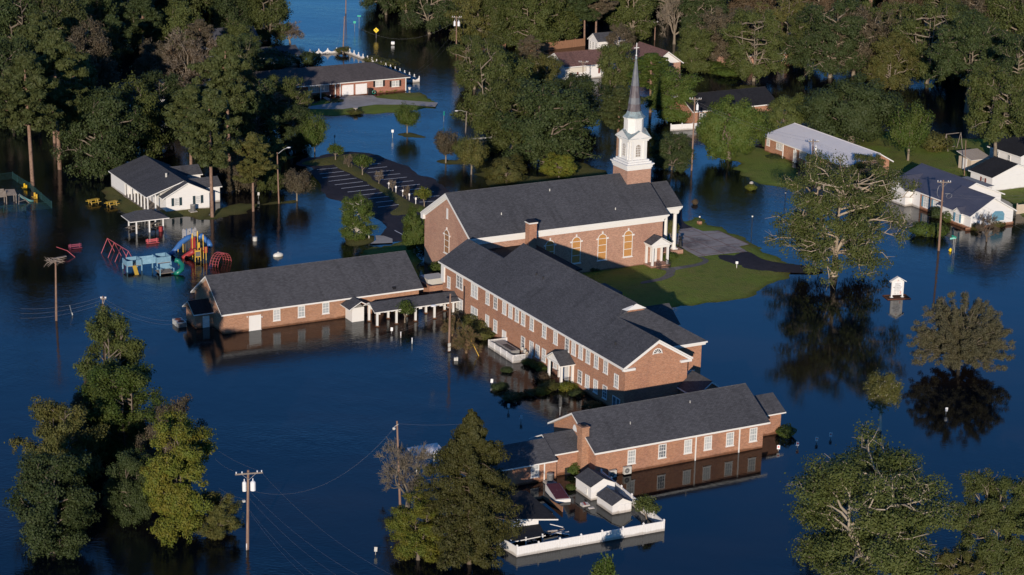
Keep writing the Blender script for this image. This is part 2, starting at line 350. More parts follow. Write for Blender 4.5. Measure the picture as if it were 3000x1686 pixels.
def gable(b, u0, u1, v0, v1, zb, ze, zr, axis, ov=.5, rake=.35, wall=BRICK, roofm=ROOF, th=.2, name='wall', hips=(), ridge=None, wn='wall', rn='roof'):
    """walls and a gable roof; axis = the ridge direction ('x' = u, 'y' = v); ze = roof height at the outer eave line"""
    if axis == 'x': h0, h1, a0, a1 = v0, v1, u0, u1
    else: h0, h1, a0, a1 = u0, u1, v0, v1
    c = (h0+h1)/2 if ridge is None else ridge
    sl = (zr-ze)/(c-h0+ov); sr = (zr-ze)/(h1+ov-c)
    zw0 = ze+sl*ov-th-.02; zw1 = ze+sr*ov-th-.02; top = zr-th-.02
    m = MB(); m.ext([(h0, zb), (h1, zb), (h1, zw1), (c, top), (h0, zw0)], 'x' if axis == 'x' else 'y', a0, a1)
    wo = b.part(wn, m, wall)
    r = MB(); P = (lambda t, h, z: (t, h, z)) if axis == 'x' else (lambda t, h, z: (h, t, z))
    A, Bq = a0-rake, a1+rake
    q0 = [P(A, h0-ov, ze), P(Bq, h0-ov, ze), P(Bq, c, zr), P(A, c, zr)]
    q1 = [P(A, c, zr), P(Bq, c, zr), P(Bq, h1+ov, ze), P(A, h1+ov, ze)]
    if axis == 'y': q0 = q0[::-1]; q1 = q1[::-1]
    r.slab(q0, th); r.slab(q1, th)
    r.tube([P(A+.02, c, zr+.0), P(Bq-.02, c, zr+.0)], .07, 5, 2)
    ro = b.part(rn, r, [roofm, WHITE, roofm])
    return wo, ro
# ------------------------------------------------------------------ water and ground
def sheet(name, pts, m, z, kind='structure'):
    mb = MB(); mb.poly([(p[0], p[1], z) for p in pts]); o = mb.build(name, m); o['kind'] = kind; return o
sheet('ground', [(-5000, -1500), (5000, -1500), (5000, 9000), (-5000, 9000)], mat('silt', (.02, .016, .012), .9), -1.2)
def water_mat():
    m = bpy.data.materials.new('flood_water'); m.use_nodes = True; n, l = m.node_tree.nodes, m.node_tree.links
    b = n['Principled BSDF']; b.inputs['Base Color'].default_value = (.0012, .0030, .0064, 1); b.inputs['Roughness'].default_value = .05
    b.inputs['IOR'].default_value = 1.36; b.inputs['Specular Tint'].default_value = (.62, .86, 1.0, 1)
    g = n.new('ShaderNodeNewGeometry'); mp = n.new('ShaderNodeMapping'); mp.inputs['Scale'].default_value = (1, 1, 1)
    l.new(g.outputs['Position'], mp.inputs[0])
    def nz(sc, det, st=(1, 1, 1)):
        q = n.new('ShaderNodeMapping'); q.inputs['Scale'].default_value = st; q.inputs['Rotation'].default_value = (0, 0, .5)
        l.new(g.outputs['Position'], q.inputs[0]); k = n.new('ShaderNodeTexNoise'); k.inputs['Scale'].default_value = sc; k.inputs['Detail'].default_value = det
        l.new(q.outputs[0], k.inputs['Vector']); return k.outputs[0]
    a = nz(1.6, 3, (1, 2.2, 1)); c = nz(.35, 2); w = nz(.022, 3, (1, 1.8, 1))
    rp = n.new('ShaderNodeMapRange'); rp.inputs[1].default_value = .40; rp.inputs[2].default_value = .66; rp.inputs[3].default_value = .25; rp.inputs[4].default_value = 1.0
    l.new(w, rp.inputs[0])
    add = n.new('ShaderNodeMath'); add.operation = 'MULTIPLY_ADD'; l.new(c, add.inputs[0]); add.inputs[1].default_value = 1.6; l.new(a, add.inputs[2])
    mu = n.new('ShaderNodeMath'); mu.operation = 'MULTIPLY'; l.new(add.outputs[0], mu.inputs[0]); l.new(rp.outputs[0], mu.inputs[1])
    bp = n.new('ShaderNodeBump'); bp.inputs['Strength'].default_value = .7; bp.inputs['Distance'].default_value = .055
    tot = None                                  # calm, sheltered stretches of water; wind ripples elsewhere
    for (cx, cy), rad, low in ((at(1880, 1440)[:2], 42, .22), (at(2620, 1010)[:2], 52, .30), (at(2800, 1200)[:2], 45, .4)):
        vd = n.new('ShaderNodeVectorMath'); vd.operation = 'DISTANCE'; l.new(g.outputs['Position'], vd.inputs[0]); vd.inputs[1].default_value = (cx, cy, 0)
        r2 = n.new('ShaderNodeMapRange'); r2.interpolation_type = 'SMOOTHSTEP'; r2.inputs[1].default_value = rad*.4; r2.inputs[2].default_value = rad; r2.inputs[3].default_value = low; r2.inputs[4].default_value = 1
        l.new(vd.outputs['Value'], r2.inputs[0])
        if tot is None: tot = r2.outputs[0]
        else:
            mm = n.new('ShaderNodeMath'); mm.operation = 'MULTIPLY'; l.new(tot, mm.inputs[0]); l.new(r2.outputs[0], mm.inputs[1]); tot = mm.outputs[0]
    m3 = n.new('ShaderNodeMath'); m3.operation = 'MULTIPLY'; l.new(mu.outputs[0], m3.inputs[0]); l.new(tot, m3.inputs[1]); l.new(m3.outputs[0], bp.inputs['Height']); l.new(bp.outputs[0], b.inputs['Normal'])
    sl = nz(.03, 4, (1, 2, 1)); rs = n.new('ShaderNodeMapRange'); rs.inputs[1].default_value = .46; rs.inputs[2].default_value = .68; l.new(sl, rs.inputs[0])
    mc = n.new('ShaderNodeMix'); mc.data_type = 'RGBA'; l.new(rs.outputs[0], mc.inputs[0]); mc.inputs[6].default_value = (.0012, .0028, .0058, 1); mc.inputs[7].default_value = (.012, .0085, .0068, 1)
    l.new(mc.outputs[2], b.inputs['Base Color'])                # base colour turns browner in broad noise patches
    return m
WATER = water_mat()
sheet('water', [(-5000, -1500), (5000, -1500), (5000, 9000), (-5000, 9000)], WATER, 0.0)

def hsh(x, y, s=1.0):
    return (math.sin(x*1.7*s+y*.9*s)+math.sin(x*.63*s-y*1.31*s+1.3)+.6*math.sin(x*3.1*s+y*2.7*s+.7)+.5*math.sin(x*6.3*s-y*5.1*s+2))/2.4
def land(name, px, m, top=.16, slope=.07, wob=.35, base=-.10, step=1.1, zref=0.05):
    """a low raised patch of ground whose outline is traced where it lies"""
    P = [at(x, y, zref) for x, y in px]; P = [(p.x, p.y) for p in P]
    Q = []
    for i in range(len(P)):                       # round the outline a little, then give it a natural edge
        a, b, c, d = P[i-1], P[i], P[(i+1) % len(P)], P[(i+2) % len(P)]
        n = max(2, int(math.dist(b, c)/.9))
        for k in range(n):
            t = k/n
            Q.append(tuple(.5*((2*b[j])+(c[j]-a[j])*t+(2*a[j]-5*b[j]+4*c[j]-d[j])*t*t+(3*b[j]-a[j]-3*c[j]+d[j])*t**3) for j in (0, 1)) if wob else (b[0]+(c[0]-b[0])*t, b[1]+(c[1]-b[1])*t))
    if wob: Q = [(x+wob*hsh(x, y), y+wob*hsh(y, x+9)) for x, y in Q]
    A = np.array(Q); B2 = np.roll(A, -1, 0); x0, y0 = A.min(0); x1, y1 = A.max(0); pts = list(Q)
    def dist(x, y):
        p = np.array([x, y]); d = B2-A; t = np.clip(((p-A)*d).sum(1)/np.maximum((d*d).sum(1), 1e-9), 0, 1); q = A+d*t[:, None]
        return math.sqrt(((q-p)**2).sum(1).min())
    def inside(x, y):
        c = ((A[:, 1] > y) != (B2[:, 1] > y)) & (x < (B2[:, 0]-A[:, 0])*(y-A[:, 1])/(B2[:, 1]-A[:, 1]+1e-12)+A[:, 0]); return c.sum() % 2 == 1
    yy = y0
    while yy < y1:
        xx = x0
        while xx < x1:
            x, y = xx+.3*hsh(xx*5, yy*3), yy+.3*hsh(yy*5, xx*3)
            if inside(x, y) and dist(x, y) > .5: pts.append((x, y))
            xx += step
        yy += step
    n = len(Q); r = delaunay_2d_cdt([Vector(p) for p in pts], [(i, (i+1) % n) for i in range(n)], [], 1, 1e-5)
    vs = []
    for v in r[0]:
        d = dist(v.x, v.y) if wob else 9
        vs.append((v.x, v.y, min(top, base+slope*d+(.04*hsh(v.x, v.y, .8) if wob else 0)) if wob else top))
    mb = MB(); mb.v = vs; mb.f = [tuple(f) for f in r[2]]; mb.m = [0]*len(mb.f)
    o = mb.build(name, m, smooth=True, uv=False); o['kind'] = 'structure'; return o
def flat(name, px, m, z): return land(name, px, m, top=z, wob=0, zref=z, step=6)

land('lawn', [(1560, 830), (1700, 890), (1900, 925), (1960, 915), (2040, 903), (2120, 893), (2200, 880), (2258, 872), (2266, 850), (2300, 832), (2350, 822), (2340, 806), (2400, 797), (2445, 800), (2440, 790), (2360, 773), (2310, 750), (2262, 730), (2215, 700), (2150, 668), (2100, 650), (2075, 634), (2045, 621), (2013, 624), (1996, 640), (1985, 600), (1900, 560), (1800, 540), (1700, 600), (1600, 700)], GRASS, top=.13, slope=.06)
land('lawn', [(1352, 514), (1385, 502), (1450, 488), (1520, 486), (1556, 508), (1585, 512), (1600, 498), (1660, 462), (1700, 467), (1760, 487), (1800, 500), (1830, 560), (1500, 590), (1420, 570), (1400, 524)], GRASSO, top=.10)
land('lawn', [(1276, 474), (1300, 466), (1340, 468), (1400, 462), (1438, 463), (1430, 471), (1400, 478), (1350, 482), (1300, 482)], GRASSO, top=.08, slope=.1, base=-.02, wob=.15)
land('lawn', [(1160, 393), (1185, 388), (1215, 390), (1250, 402), (1220, 404), (1175, 401)], GRASSO, top=.07, slope=.1, base=-.02, wob=.12)
land('lawn', [(1002, 703), (1020, 692), (1060, 687), (1098, 690), (1104, 704), (1085, 714), (1040, 722), (1010, 716)], GRASSO, top=.16, slope=.12, base=-.02, wob=.1)
land('lawn', [(1025, 732), (1060, 722), (1110, 713), (1240, 700), (1245, 860), (1150, 800), (1050, 760)], GRASS, top=.12)
land('parking_lot', [(866, 480), (880, 468), (930, 458), (985, 446), (1060, 446), (1100, 451), (1130, 465), (1200, 490), (1225, 512), (1265, 520), (1300, 545), (1330, 580), (1330, 640), (1300, 760), (1210, 715), (1190, 708), (1110, 706), (1105, 692), (1121, 685), (1124, 662), (1106, 642), (1070, 628), (1030, 604), (965, 580), (942, 562), (936, 536), (915, 510), (905, 492), (880, 486)], ASPH, top=.07, slope=.08, wob=.18, base=0.0)
land('grass_median', [(972, 483), (985, 468), (1010, 468), (1065, 500), (1100, 530), (1150, 560), (1200, 590), (1240, 603), (1245, 618), (1200, 628), (1150, 633), (1138, 622), (1165, 606), (1130, 577), (1090, 548), (1035, 516)], GRASSO, top=.2, slope=.14, base=.05, wob=.05, zref=.1)
land('grass_median', [(882, 478), (910, 468), (975, 457), (1040, 449), (1076, 452), (1074, 461), (1010, 469), (980, 484), (920, 486)], GRASSO, top=.2, slope=.14, base=.04, wob=.05, zref=.1)
land('lawn', [(285, 545), (330, 535), (400, 575), (620, 600), (645, 622), (625, 640), (600, 652), (560, 645), (530, 642), (470, 650), (400, 640), (330, 622), (288, 580)], GRASSO, top=.2, slope=.09, wob=.4)
land('lawn', [(575, 642), (600, 622), (645, 600), (690, 590), (760, 592), (800, 584), (870, 580), (897, 590), (860, 602), (790, 604), (755, 618), (735, 632), (690, 634), (640, 650), (600, 650)], GRASSO, top=.14, slope=.08)
land('lawn', [(880, 332), (900, 300), (950, 284), (985, 282), (1090, 276), (1130, 270), (1190, 266), (1240, 262), (1262, 276), (1296, 300), (1282, 304), (1276, 314), (1312, 318), (1250, 323), (1160, 335), (1060, 339), (960, 344)], GRASS, top=.14, slope=.07)
land('lawn', [(2060, 440), (2130, 425), (2210, 425), (2280, 440), (2340, 480), (2370, 545), (2300, 556), (2235, 546), (2180, 528), (2140, 503), (2125, 490), (2150, 478), (2100, 468), (2062, 462)], GRASS, top=.16, slope=.08)
land('lawn', [(2200, 400), (2300, 370), (2420, 380), (2600, 380), (2800, 400), (3150, 420), (3200, 620), (3060, 640), (2990, 645), (2930, 590), (2860, 560), (2760, 540), (2620, 535), (2500, 528), (2380, 500), (2260, 460)], GRASS, top=.16, slope=.08)
land('lawn', [(1995, 183), (2050, 184), (2090, 195), (2150, 215), (2165, 226), (2120, 230), (2060, 214), (2005, 198)], GRASS, top=.12)
land('lawn', [(560, 475), (700, 455), (860, 450), (900, 462), (800, 482), (640, 500)], GRASSO, top=.1)
land('driveway', [(2094, 751), (2140, 745), (2190, 737), (2235, 760), (2300, 772), (2370, 780), (2412, 790), (2392, 800), (2300, 798), (2200, 789), (2140, 770)], ASPH, top=.16, slope=.4, wob=.03, base=.13, zref=.15)
land('driveway', [(1900, 660), (1960, 610), (1994, 596), (1999, 640), (2006, 655), (2032, 669), (1985, 676), (1940, 700)], ASPH, top=.16, slope=.4, wob=.03, base=.13, zref=.15)
flat('courtyard', [(1960, 677), (1985, 673), (2030, 667), (2060, 678), (2105, 676), (2196, 716), (2165, 723), (2190, 738), (2095, 747), (2046, 753), (2012, 735), (1960, 700)], PAVE, .185)
def joints():
    poly = [at(x, y, .19) for x, y in [(1985, 673), (2030, 667), (2060, 678), (2105, 676), (2196, 716), (2165, 723), (2190, 738), (2095, 747), (2046, 753), (2012, 735), (1975, 705)]]
    P = [(p.x*UX[0]+p.y*UX[1], p.x*UY[0]+p.y*UY[1]) for p in poly]
    def ins(x, y):
        c = False
        for (a, b), (e, f) in zip(P, P[1:]+P[:1]):
            if (b > y) != (f > y) and x < (e-a)*(y-b)/(f-b)+a: c = not c
        return c
    g = MB(); u0, u1 = min(p[0] for p in P), max(p[0] for p in P); v0, v1 = min(p[1] for p in P), max(p[1] for p in P)
    for ax in (0, 1):
        s = (v0 if ax == 0 else u0)+1.2
        while s < (v1 if ax == 0 else u1):
            t = u0 if ax == 0 else v0
            while t < (u1 if ax == 0 else v1):
                q = (t+.2, s) if ax == 0 else (s, t+.2)
                if ins(*q):
                    c = [(t, s-.07), (t+.4, s-.07), (t+.4, s+.07), (t, s+.07)] if ax == 0 else [(s-.07, t), (s+.07, t), (s+.07, t+.4), (s-.07, t+.4)]
                    g.poly([W3(a, b_, .189+.003*ax) for a, b_ in c])
                t += .4
            s += 3.1
    o = g.build('courtyard_joints', JOINT, uv=False); o['kind'] = 'structure'
joints()
land('path', [(1922, 778), (1962, 784), (1990, 781), (2030, 775), (2055, 768), (2060, 760), (2045, 755), (2062, 753), (2076, 762), (2070, 772), (2030, 783), (1985, 790), (1978, 795), (1976, 806), (1955, 817), (1920, 826), (1880, 832), (1880, 826), (1930, 815), (1950, 803), (1950, 793), (1920, 787)], PATHM, top=.17, slope=1, base=.155, wob=.02, zref=.16, step=2)
flat('path', [(1100, 690), (1124, 691), (1150, 700), (1150, 712), (1100, 714), (1085, 714), (1102, 704)], CONC, .12)
flat('driveway', [(900, 320), (906, 312), (982, 301), (1003, 282), (1092, 279), (1104, 287), (1150, 292), (1283, 301), (1275, 314), (1190, 307), (1100, 307), (1004, 320)], CONC, .165)
flat('path', [(945, 286), (955, 284), (992, 302), (976, 305)], CONC, .166)
# parking stall lines, all on the two rows of stalls
pl = MB()
def stroke(p, q, z, w=.13):
    a, b = at(*p, z), at(*q, z); d = (b-a).normalized(); n = Vector((-d.y, d.x, 0))*w/2
    pl.poly([a-n, b-n, b+n, a+n])
Lr = [(928, 232), (990, 265), (1045, 297), (1108, 329), (1168, 362), (1228, 396), (1290, 432), (1355, 465), (1420, 500), (1482, 538), (1553, 573)]
Ll = [(735, 250), (760, 290), (785, 327), (845, 360), (903, 393), (965, 427), (1022, 461), (1150, 490), (1210, 524), (1290, 558), (1310, 603)]
Rr = [(1210, 130), (1278, 157), (1340, 190), (1397, 222), (1460, 255), (1520, 288), (1582, 320), (1645, 353), (1707, 387), (1770, 422), (1838, 457), (1890, 495), (1935, 540)]
Rl = [(1040, 147), (1085, 180), (1150, 208), (1215, 240), (1215, 277), (1270, 311), (1335, 345), (1395, 380), (1455, 413), (1520, 447), (1585, 482), (1645, 517), (1700, 556)]
for a, b in list(zip(Ll, Lr))+list(zip(Rl, Rr)):
    stroke((700+a[0]/3.2173, 420+a[1]/3.2173), (700+b[0]/3.2173, 420+b[1]/3.2173), .09, .15)
stroke((700+1468/3.2173, 420+822/3.2173), (700+1555/3.2173, 420+868/3.2173), .09)
for (a, b) in (((695, 618), (745, 606)), ((690, 655), (815, 644)), ((750, 700), (880, 685)), ((770, 748), (950, 722)), ((800, 795), (960, 770)), ((910, 830), (1060, 810))):   # stall lines showing through the shallow water
    pass
o = pl.build('parking_lines', LINE, uv=False); o['kind'] = 'structure'

# ------------------------------------------------------------------ two-storey education building
b = Bld('education_building', 'long two storey red brick church hall with two rows of white windows', 'building', 128.2, 207.3)
ze, zr1 = 6.1, 10.38
m = MB()      # walls: narrow gabled wing, wide block, narrow north block
m.ext([(128.2, -1.2), (136.7, -1.2), (136.7, 6.18), (132.45, 8.68), (128.2, 6.18)], 'y', 207.3, 216.5)
m.box(136.71, 141.7, 212.0, 216.4, -1.2, 6.15)
m.ext([(128.201, -1.2), (141.7, -1.2), (141.7, 6.2), (134.9, 10.1), (128.201, 6.2)], 'y', 216.51, 244.4)
m.ext([(128.202, -1.2), (136.0, -1.2), (136.0, 6.2), (132.1, 8.35), (128.202, 6.2)], 'y', 244.41, 254.3)
b.part('wall', m, BRICK)
k = .6
zw = lambda u: ze+(u-127.7)*.595
r = MB(); th = .2
r.slab([(127.7, 206.9, ze), (132.45, 206.9, zw(132.45)), (132.45, 216.2, zw(132.45)), (127.7, 216.2, ze)], th)
r.slab([(132.45, 206.9, zw(132.45)), (137.2, 206.9, ze), (137.2, 216.9, ze), (132.45, 216.9, zw(132.45))], th)
r.slab([(127.7, 216.2, ze+.001), (134.9, 216.2, zr1), (134.9, 244.6, zr1), (127.7, 244.6, ze+.001)], th, 0, 0); r.box(127.64, 127.698, 216.2, 244.6, ze-.19, ze-.01, 1)
zt = 9.6; du = (zt-ze)/.595
r.slab([(134.9, 217.0, zr1-.01), (134.9+(zr1-zt)/.595, 217.0, zt), (142.1, 211.4, ze), (142.1, 244.6, ze), (134.9, 244.6, zr1-.01)], th, 0, 0)   # east plane
r.slab([(133.3, 217.0, zt), (128.5, 211.4, ze), (142.1, 211.4, ze), (134.9+(zr1-zt)/.595, 217.0, zt)], th, 0, 0); r.box(137.3, 142.1, 211.34, 211.398, ze-.19, ze-.01, 1)                         # south hip plane
r.slab([(127.7, 244.6, ze+.002), (132.1, 244.6, 8.7), (132.1, 254.8, 8.7), (127.7, 254.8, ze+.002)], th)
r.slab([(132.1, 244.6, 8.7), (136.5, 244.6, ze), (136.5, 254.8, ze), (132.1, 254.8, 8.7)], th)
r.tube([(134.9, 216.3, zr1), (134.9, 244.5, zr1)], .08, 5, 2); r.tube([(132.45, 207, zw(132.45)), (132.45, 216, zw(132.45))], .07, 5, 2)
r.box(138.3, 142.6, 232, 236.4, 5.2, 6.3)
b.part('roof', r, [ROOF, WHITE, ROOF])
g = MB(); g.poly([(133.5, 216.15, zt+.02), (136.3, 216.15, zt+.02), (134.9, 216.15, zr1-.05)]); g.poly([(133.3, 216.9, zt+.0), (133.5, 216.15, zt+.02), (134.9, 216.15, zr1-.05)])
b.part('gablet', g, WHITE)
g = MB()      # cornice, rake boards and returns
for (a0, a1) in ((206.95, 254.3),): g.box(127.95, 128.19, a0, a1, 5.62, 5.9)
g.slab([(127.75, 207.05, 5.9), (132.45, 207.05, 8.7), (132.45, 207.3, 8.7), (127.75, 207.3, 5.9)], .26, 0, 0)
g.slab([(132.45, 207.05, 8.7), (137.15, 207.05, 5.9), (137.15, 207.3, 5.9), (132.45, 207.3, 8.7)], .26, 0, 0)
g.box(127.85, 129.4, 206.98, 207.29, 5.62, 5.9); g.box(135.6, 137.1, 206.98, 207.29, 5.62, 5.9)
g.box(137.3, 142.0, 211.6, 211.99, 5.6, 5.88)
g.box(128.0, 128.9, 254.31, 254.45, 3.4, 6.0); g.box(127.98, 128.19, 253.6, 254.45, 3.4, 5.6)
b.part('cornice', g, WHITE)
g = MB()
for i in range(9):
    a = PI*i/8
    g.box(132.45+.62*math.cos(a)-.05, 132.45+.62*math.cos(a)+.05, 207.2, 207.29, 7.15+.62*math.sin(a)-.05, 7.15+.62*math.sin(a)+.05)
n = [(132.45+.66*math.cos(PI*i/10), 207.24, 7.15+.66*math.sin(PI*i/10)) for i in range(11)]; g.poly(n)
fan = b.part('fan_window', g, WHITE)
g = MB()
for i in range(5):
    a0, a1 = PI*(i+.12)/5, PI*(i+.88)/5
    g.poly([(132.45+.12*math.cos((a0+a1)/2), 207.22, 7.2+.12*math.sin((a0+a1)/2)), (132.45+.5*math.cos(a0), 207.22, 7.2+.5*math.sin(a0)), (132.45+.5*math.cos(a1), 207.22, 7.2+.5*math.sin(a1))])
b.part('pane', g, DARK, parent=fan)
Z5 = lambda x, y: (1150+x/4.387, 700+y/4.387)
ZF = lambda x, y: (1250+x/3.81, 850+y/3.81)
UW = 128.18
def w1(p, w, h, st='grid'):
    v, z = onU(*p, UW); window(b, 'W', v-w/2, UW, z-h, w, h, st)
for p in ((1203, 672), (1305, 730), (1418, 797), (1497, 842), (1580, 890), (1660, 937), (1770, 1000), (1930, 1093), (2075, 1175), (1198, 965), (1302, 1028), (1765, 1303), (1845, 1348), (1925, 1400)): w1(Z5(*p), .98, 1.62)
for p in ((1550, 525), (1623, 567), (1702, 610), (1783, 657), (1875, 710), (1980, 768), (2098, 925), (1775, 933), (1867, 987)): w1(ZF(*p), .98, 1.62)
for p in ((1692, 885), (1970, 1052), (1058, 508)): w1(ZF(*p), .98, 1.62, 'dark')
w1(Z5(708, 472), .85, 1.6); w1(Z5(825, 452), 1.85, 1.75, 'twin'); w1(Z5(1015, 562), 1.85, 1.75, 'twin'); w1(Z5(822, 742), 1.85, 1.75, 'twin'); w1(Z5(1012, 855), 1.85, 1.8, 'twin')
w1(Z5(1413, 1165), 1.05, 2.1, 'door'); w1(ZF(2078, 1172), 1.7, 1.95, 'fdoor'); w1(ZF(1418, 800), .9, .7)
u, z = onV(1600+1323/3.2173, 850+762/3.2173, 212.0); window(b, 'S', u+.55, 211.98, z-1.7, 1.1, 1.7)
# entrance porch
g = MB()
gp = dict(u0=126.4, u1=128.2, v0=219.0, v1=222.4)
for vv in (219.2, 222.2): g.box(126.45, 126.7, vv-.13, vv+.13, .1, 2.85)
for vv in (219.1, 222.3): g.box(127.9, 128.19, vv-.12, vv+.12, .1, 2.85)
g.box(126.4, 128.19, 219.05, 219.3, 2.6, 2.95); g.box(126.4, 128.19, 222.1, 222.35, 2.6, 2.95)
g.poly([(126.42, 218.9, 2.95), (126.42, 222.5, 2.95), (126.42, 220.7, 4.0)][::-1]); g.box(126.3, 126.5, 219.0, 222.4, 2.75, 2.95)
g.box(128.0, 128.16, 220.0, 221.5, .2, 2.5)
pc = b.part('porch', g, WHITE)
r = MB()
r.slab([(126.1, 218.7, 2.85), (128.19, 218.7, 2.85), (128.19, 220.7, 4.1), (126.1, 220.7, 4.1)], .12); r.slab([(126.1, 220.7, 4.1), (128.19, 220.7, 4.1), (128.19, 222.7, 2.85), (126.1, 222.7, 2.85)], .12)
b.part('porch_roof', r, [ROOF, WHITE], parent=pc)
g = MB(); g.box(126.2, 128.19, 218.9, 222.5, -1, .12)
for vv in (219.2, 222.2): g.box(126.4, 126.75, vv-.2, vv+.2, .12, .3)
b.part('stoop', g, BRICK)
g = MB()
for vv in (219.2, 222.2):
    g.box(126.8, 127.9, vv-.02, vv+.02, 1.0, 1.05)
    for i in range(8): g.box(126.85+i*.14, 126.87+i*.14, vv-.01, vv+.01, .12, 1.0)
b.part('railing', g, BLACK)
for (vv, uu) in ((236.0, 132.2), (234.2, 132.2), (212, 129.6)):
    g = MB(); g.tube([(uu, vv, zw(uu)-.1), (uu, vv, zw(uu)+.35)], .09, 6); b.part('roof_vent', g, BLACK)
# small link roof east of the hall
b2 = Bld('side_wing', 'small hip roofed brick wing on the lawn side of the long hall', 'building', 142, 222)
gable(b2, 141.75, 147.5, 226.5, 231.5, -1, 3.0, 5.0, 'x', .4, .3)
b2 = Bld('entrance_annex', 'low dark roofed annex against the brick gable end of the long hall', 'building', 137, 209)
gable(b2, 135.8, 139.4, 203.6, 207.28, -1, 2.6, 4.2, 'y', .4, .3)
q = MB(); q.box(136.3, 136.9, 203.4, 203.6, .9, 2.0); b2.part('vent_grille', q, GRILL)

# ------------------------------------------------------------------ church
b = Bld('church', 'large brick church with white steeple and arched boarded windows', 'church', 134.9, 259.35)
zE, zR, vc = 7.3, 11.9, 266.45
hw, sl = 7.1, (11.9-7.3)/7.7
m = MB(); m.ext([(259.35, -1), (273.55, -1), (273.55, 7.42), (vc, 11.6), (259.35, 7.42)], 'x', 134.9, 165.7)
b.part('wall', m, BRICKP)
r = MB()
r.slab([(134.5, vc-7.7, zE), (166.4, vc-7.7, zE), (166.4, vc, zR), (134.5, vc, zR)], .2)
r.slab([(134.5, vc, zR), (166.4, vc, zR), (166.4, vc+7.7, zE), (134.5, vc+7.7, zE)], .2)
r.slab([(166.41, vc-4.45, zE-.02), (170.7, vc-4.45, zE-.02), (170.7, vc, 9.95), (166.41, vc, 9.95)], .2)
r.slab([(166.41, vc, 9.95), (170.7, vc, 9.95), (170.7, vc+4.45, zE-.02), (166.41, vc+4.45, zE-.02)], .2)
r.tube([(134.6, vc, zR), (166.3, vc, zR)], .08, 5, 2); r.tube([(166.4, vc, 9.97), (170.6, vc, 9.97)], .07, 5, 2)
b.part('roof', r, [ROOF, WHITE, ROOF])
g = MB()
for (d, z0, z1) in ((.55, 6.98, 7.12), (.42, 6.8, 6.98), (.30, 6.62, 6.8), (.14, 6.25, 6.62)):
    g.box(134.9-d*.5, 165.7+d, 259.35-d, 259.34, z0, z1); g.box(165.71, 165.7+d, 259.35, 262.0, z0, z1)
    g.box(165.7+.01, 170.3+d*.6, vc-3.9-d, vc-3.5, z0, z1); g.box(169.9, 170.3+d*.6, vc-3.49, vc+3.9, z0, z1)
for (d, z0) in ((.38, 0), (.26, -.2), (.13, -.42)):
    for s in (-1, 1):
        p = [(134.9-d, vc+s*7.6, zE-.2+z0), (134.89, vc+s*7.6, zE-.2+z0), (134.89, vc, zR-.22+z0), (134.9-d, vc, zR-.22+z0)]
        g.slab(p if s < 0 else p[::-1], .22, 0, 0)
g.box(134.5, 134.89, 273.3, 274.0, 6.5, 7.15); g.box(134.5, 134.89, 258.8, 259.5, 6.7, 7.1)
g.box(134.86, 134.89, vc-.26, vc+.26, 8.25, 9.7); g.box(134.8, 134.9, vc-.3, vc+.3, 8.2, 8.27)
b.part('cornice', g, WHITE)
for k in range(4):
    px = (1150+(1477, 1725, 1970, 2213)[k]/3.2173, 420+(1165, 1130, 1100, 1068)[k]/3.2173)
    u, z = onV(*px, 259.35); arch_window(b, 'S', u, 259.335, z, 1.45, 3.85, PLY)
v, z = onU(1150+517/3.2173, 420+1040/3.2173, 134.9); arch_window(b, 'W', vc, 134.885, z, 1.5, 3.4, PLYD)
window(b, 'N', 150, 273.56, 2, 1.4, 3.8)
for (u_, v_) in ((158.5, 260.6), (141.0, 262.0), (150.2, 264.9)):
    g = MB(); z_ = zE+(v_-vc+7.7)*.597; g.tube([(u_, v_, z_-.1), (u_, v_, z_+.3)], .08, 6); b.part('roof_vent', g, GREYL)
# front columns and plinth
fc = [(169.9, vc-3.75), (169.9, vc-1.3), (169.9, vc+1.3), (169.9, vc+3.75)]
for (u, v) in fc:
    g = MB(); g.box(u-.42, u+.42, v-.42, v+.42, .75, .9); g.tube([(u, v, .9), (u, v, 1.05), (u, v, 1.1), (u, v, 3.2), (u, v, 6.0), (u, v, 6.05), (u, v, 6.15), (u, v, 6.28)], [.40, .38, .31, .30, .255, .33, .33, .26], 20)
    g.box(u-.36, u+.36, v-.36, v+.36, 6.12, 6.27); b.part('column', g, WHITE)
g = MB(); g.box(165.71, 171.0, vc-4.6, vc+4.6, -.9, .75); g.box(171.01, 171.4, vc-3, vc+3, -.9, .45); b.part('plinth', g, BRICKP)
g = MB(); g.box(165.71, 165.75, vc-.9, vc+.9, .75, 3.2); b.part('door', g, WHITE)
# side entrance portico
uc, vp0 = 162.6, 257.6
q = uva(1915, 768, .4); uc = q[0]; 
g = MB()
for s in (-1, 1):
    for vv in (257.55, 259.2): g.box(uc+s*1.25-.14, uc+s*1.25+.14, vv-.14, vv+.13, .4, 3.0)
g.box(uc-1.45, uc+1.45, 257.35, 259.34, 3.0, 3.3); g.box(uc-1.65, uc+1.65, 257.2, 259.33, 3.3, 3.42)
g.poly([(uc-1.55, 257.3, 3.42), (uc+1.55, 257.3, 3.42), (uc, 257.3, 4.35)]); g.box(uc-.55, uc+.55, 259.24, 259.33, .4, 2.75)
for s in (-1, 1): g.slab([(uc-1.7, 257.2, 3.5), (uc, 257.2, 4.5), (uc, 257.3, 4.5), (uc-1.7, 257.3, 3.5)] if s < 0 else [(uc, 257.2, 4.5), (uc+1.7, 257.2, 3.5), (uc+1.7, 257.3, 3.5), (uc, 257.3, 4.5)], .1, 0, 0)
pc = b.part('porch', g, WHITE)
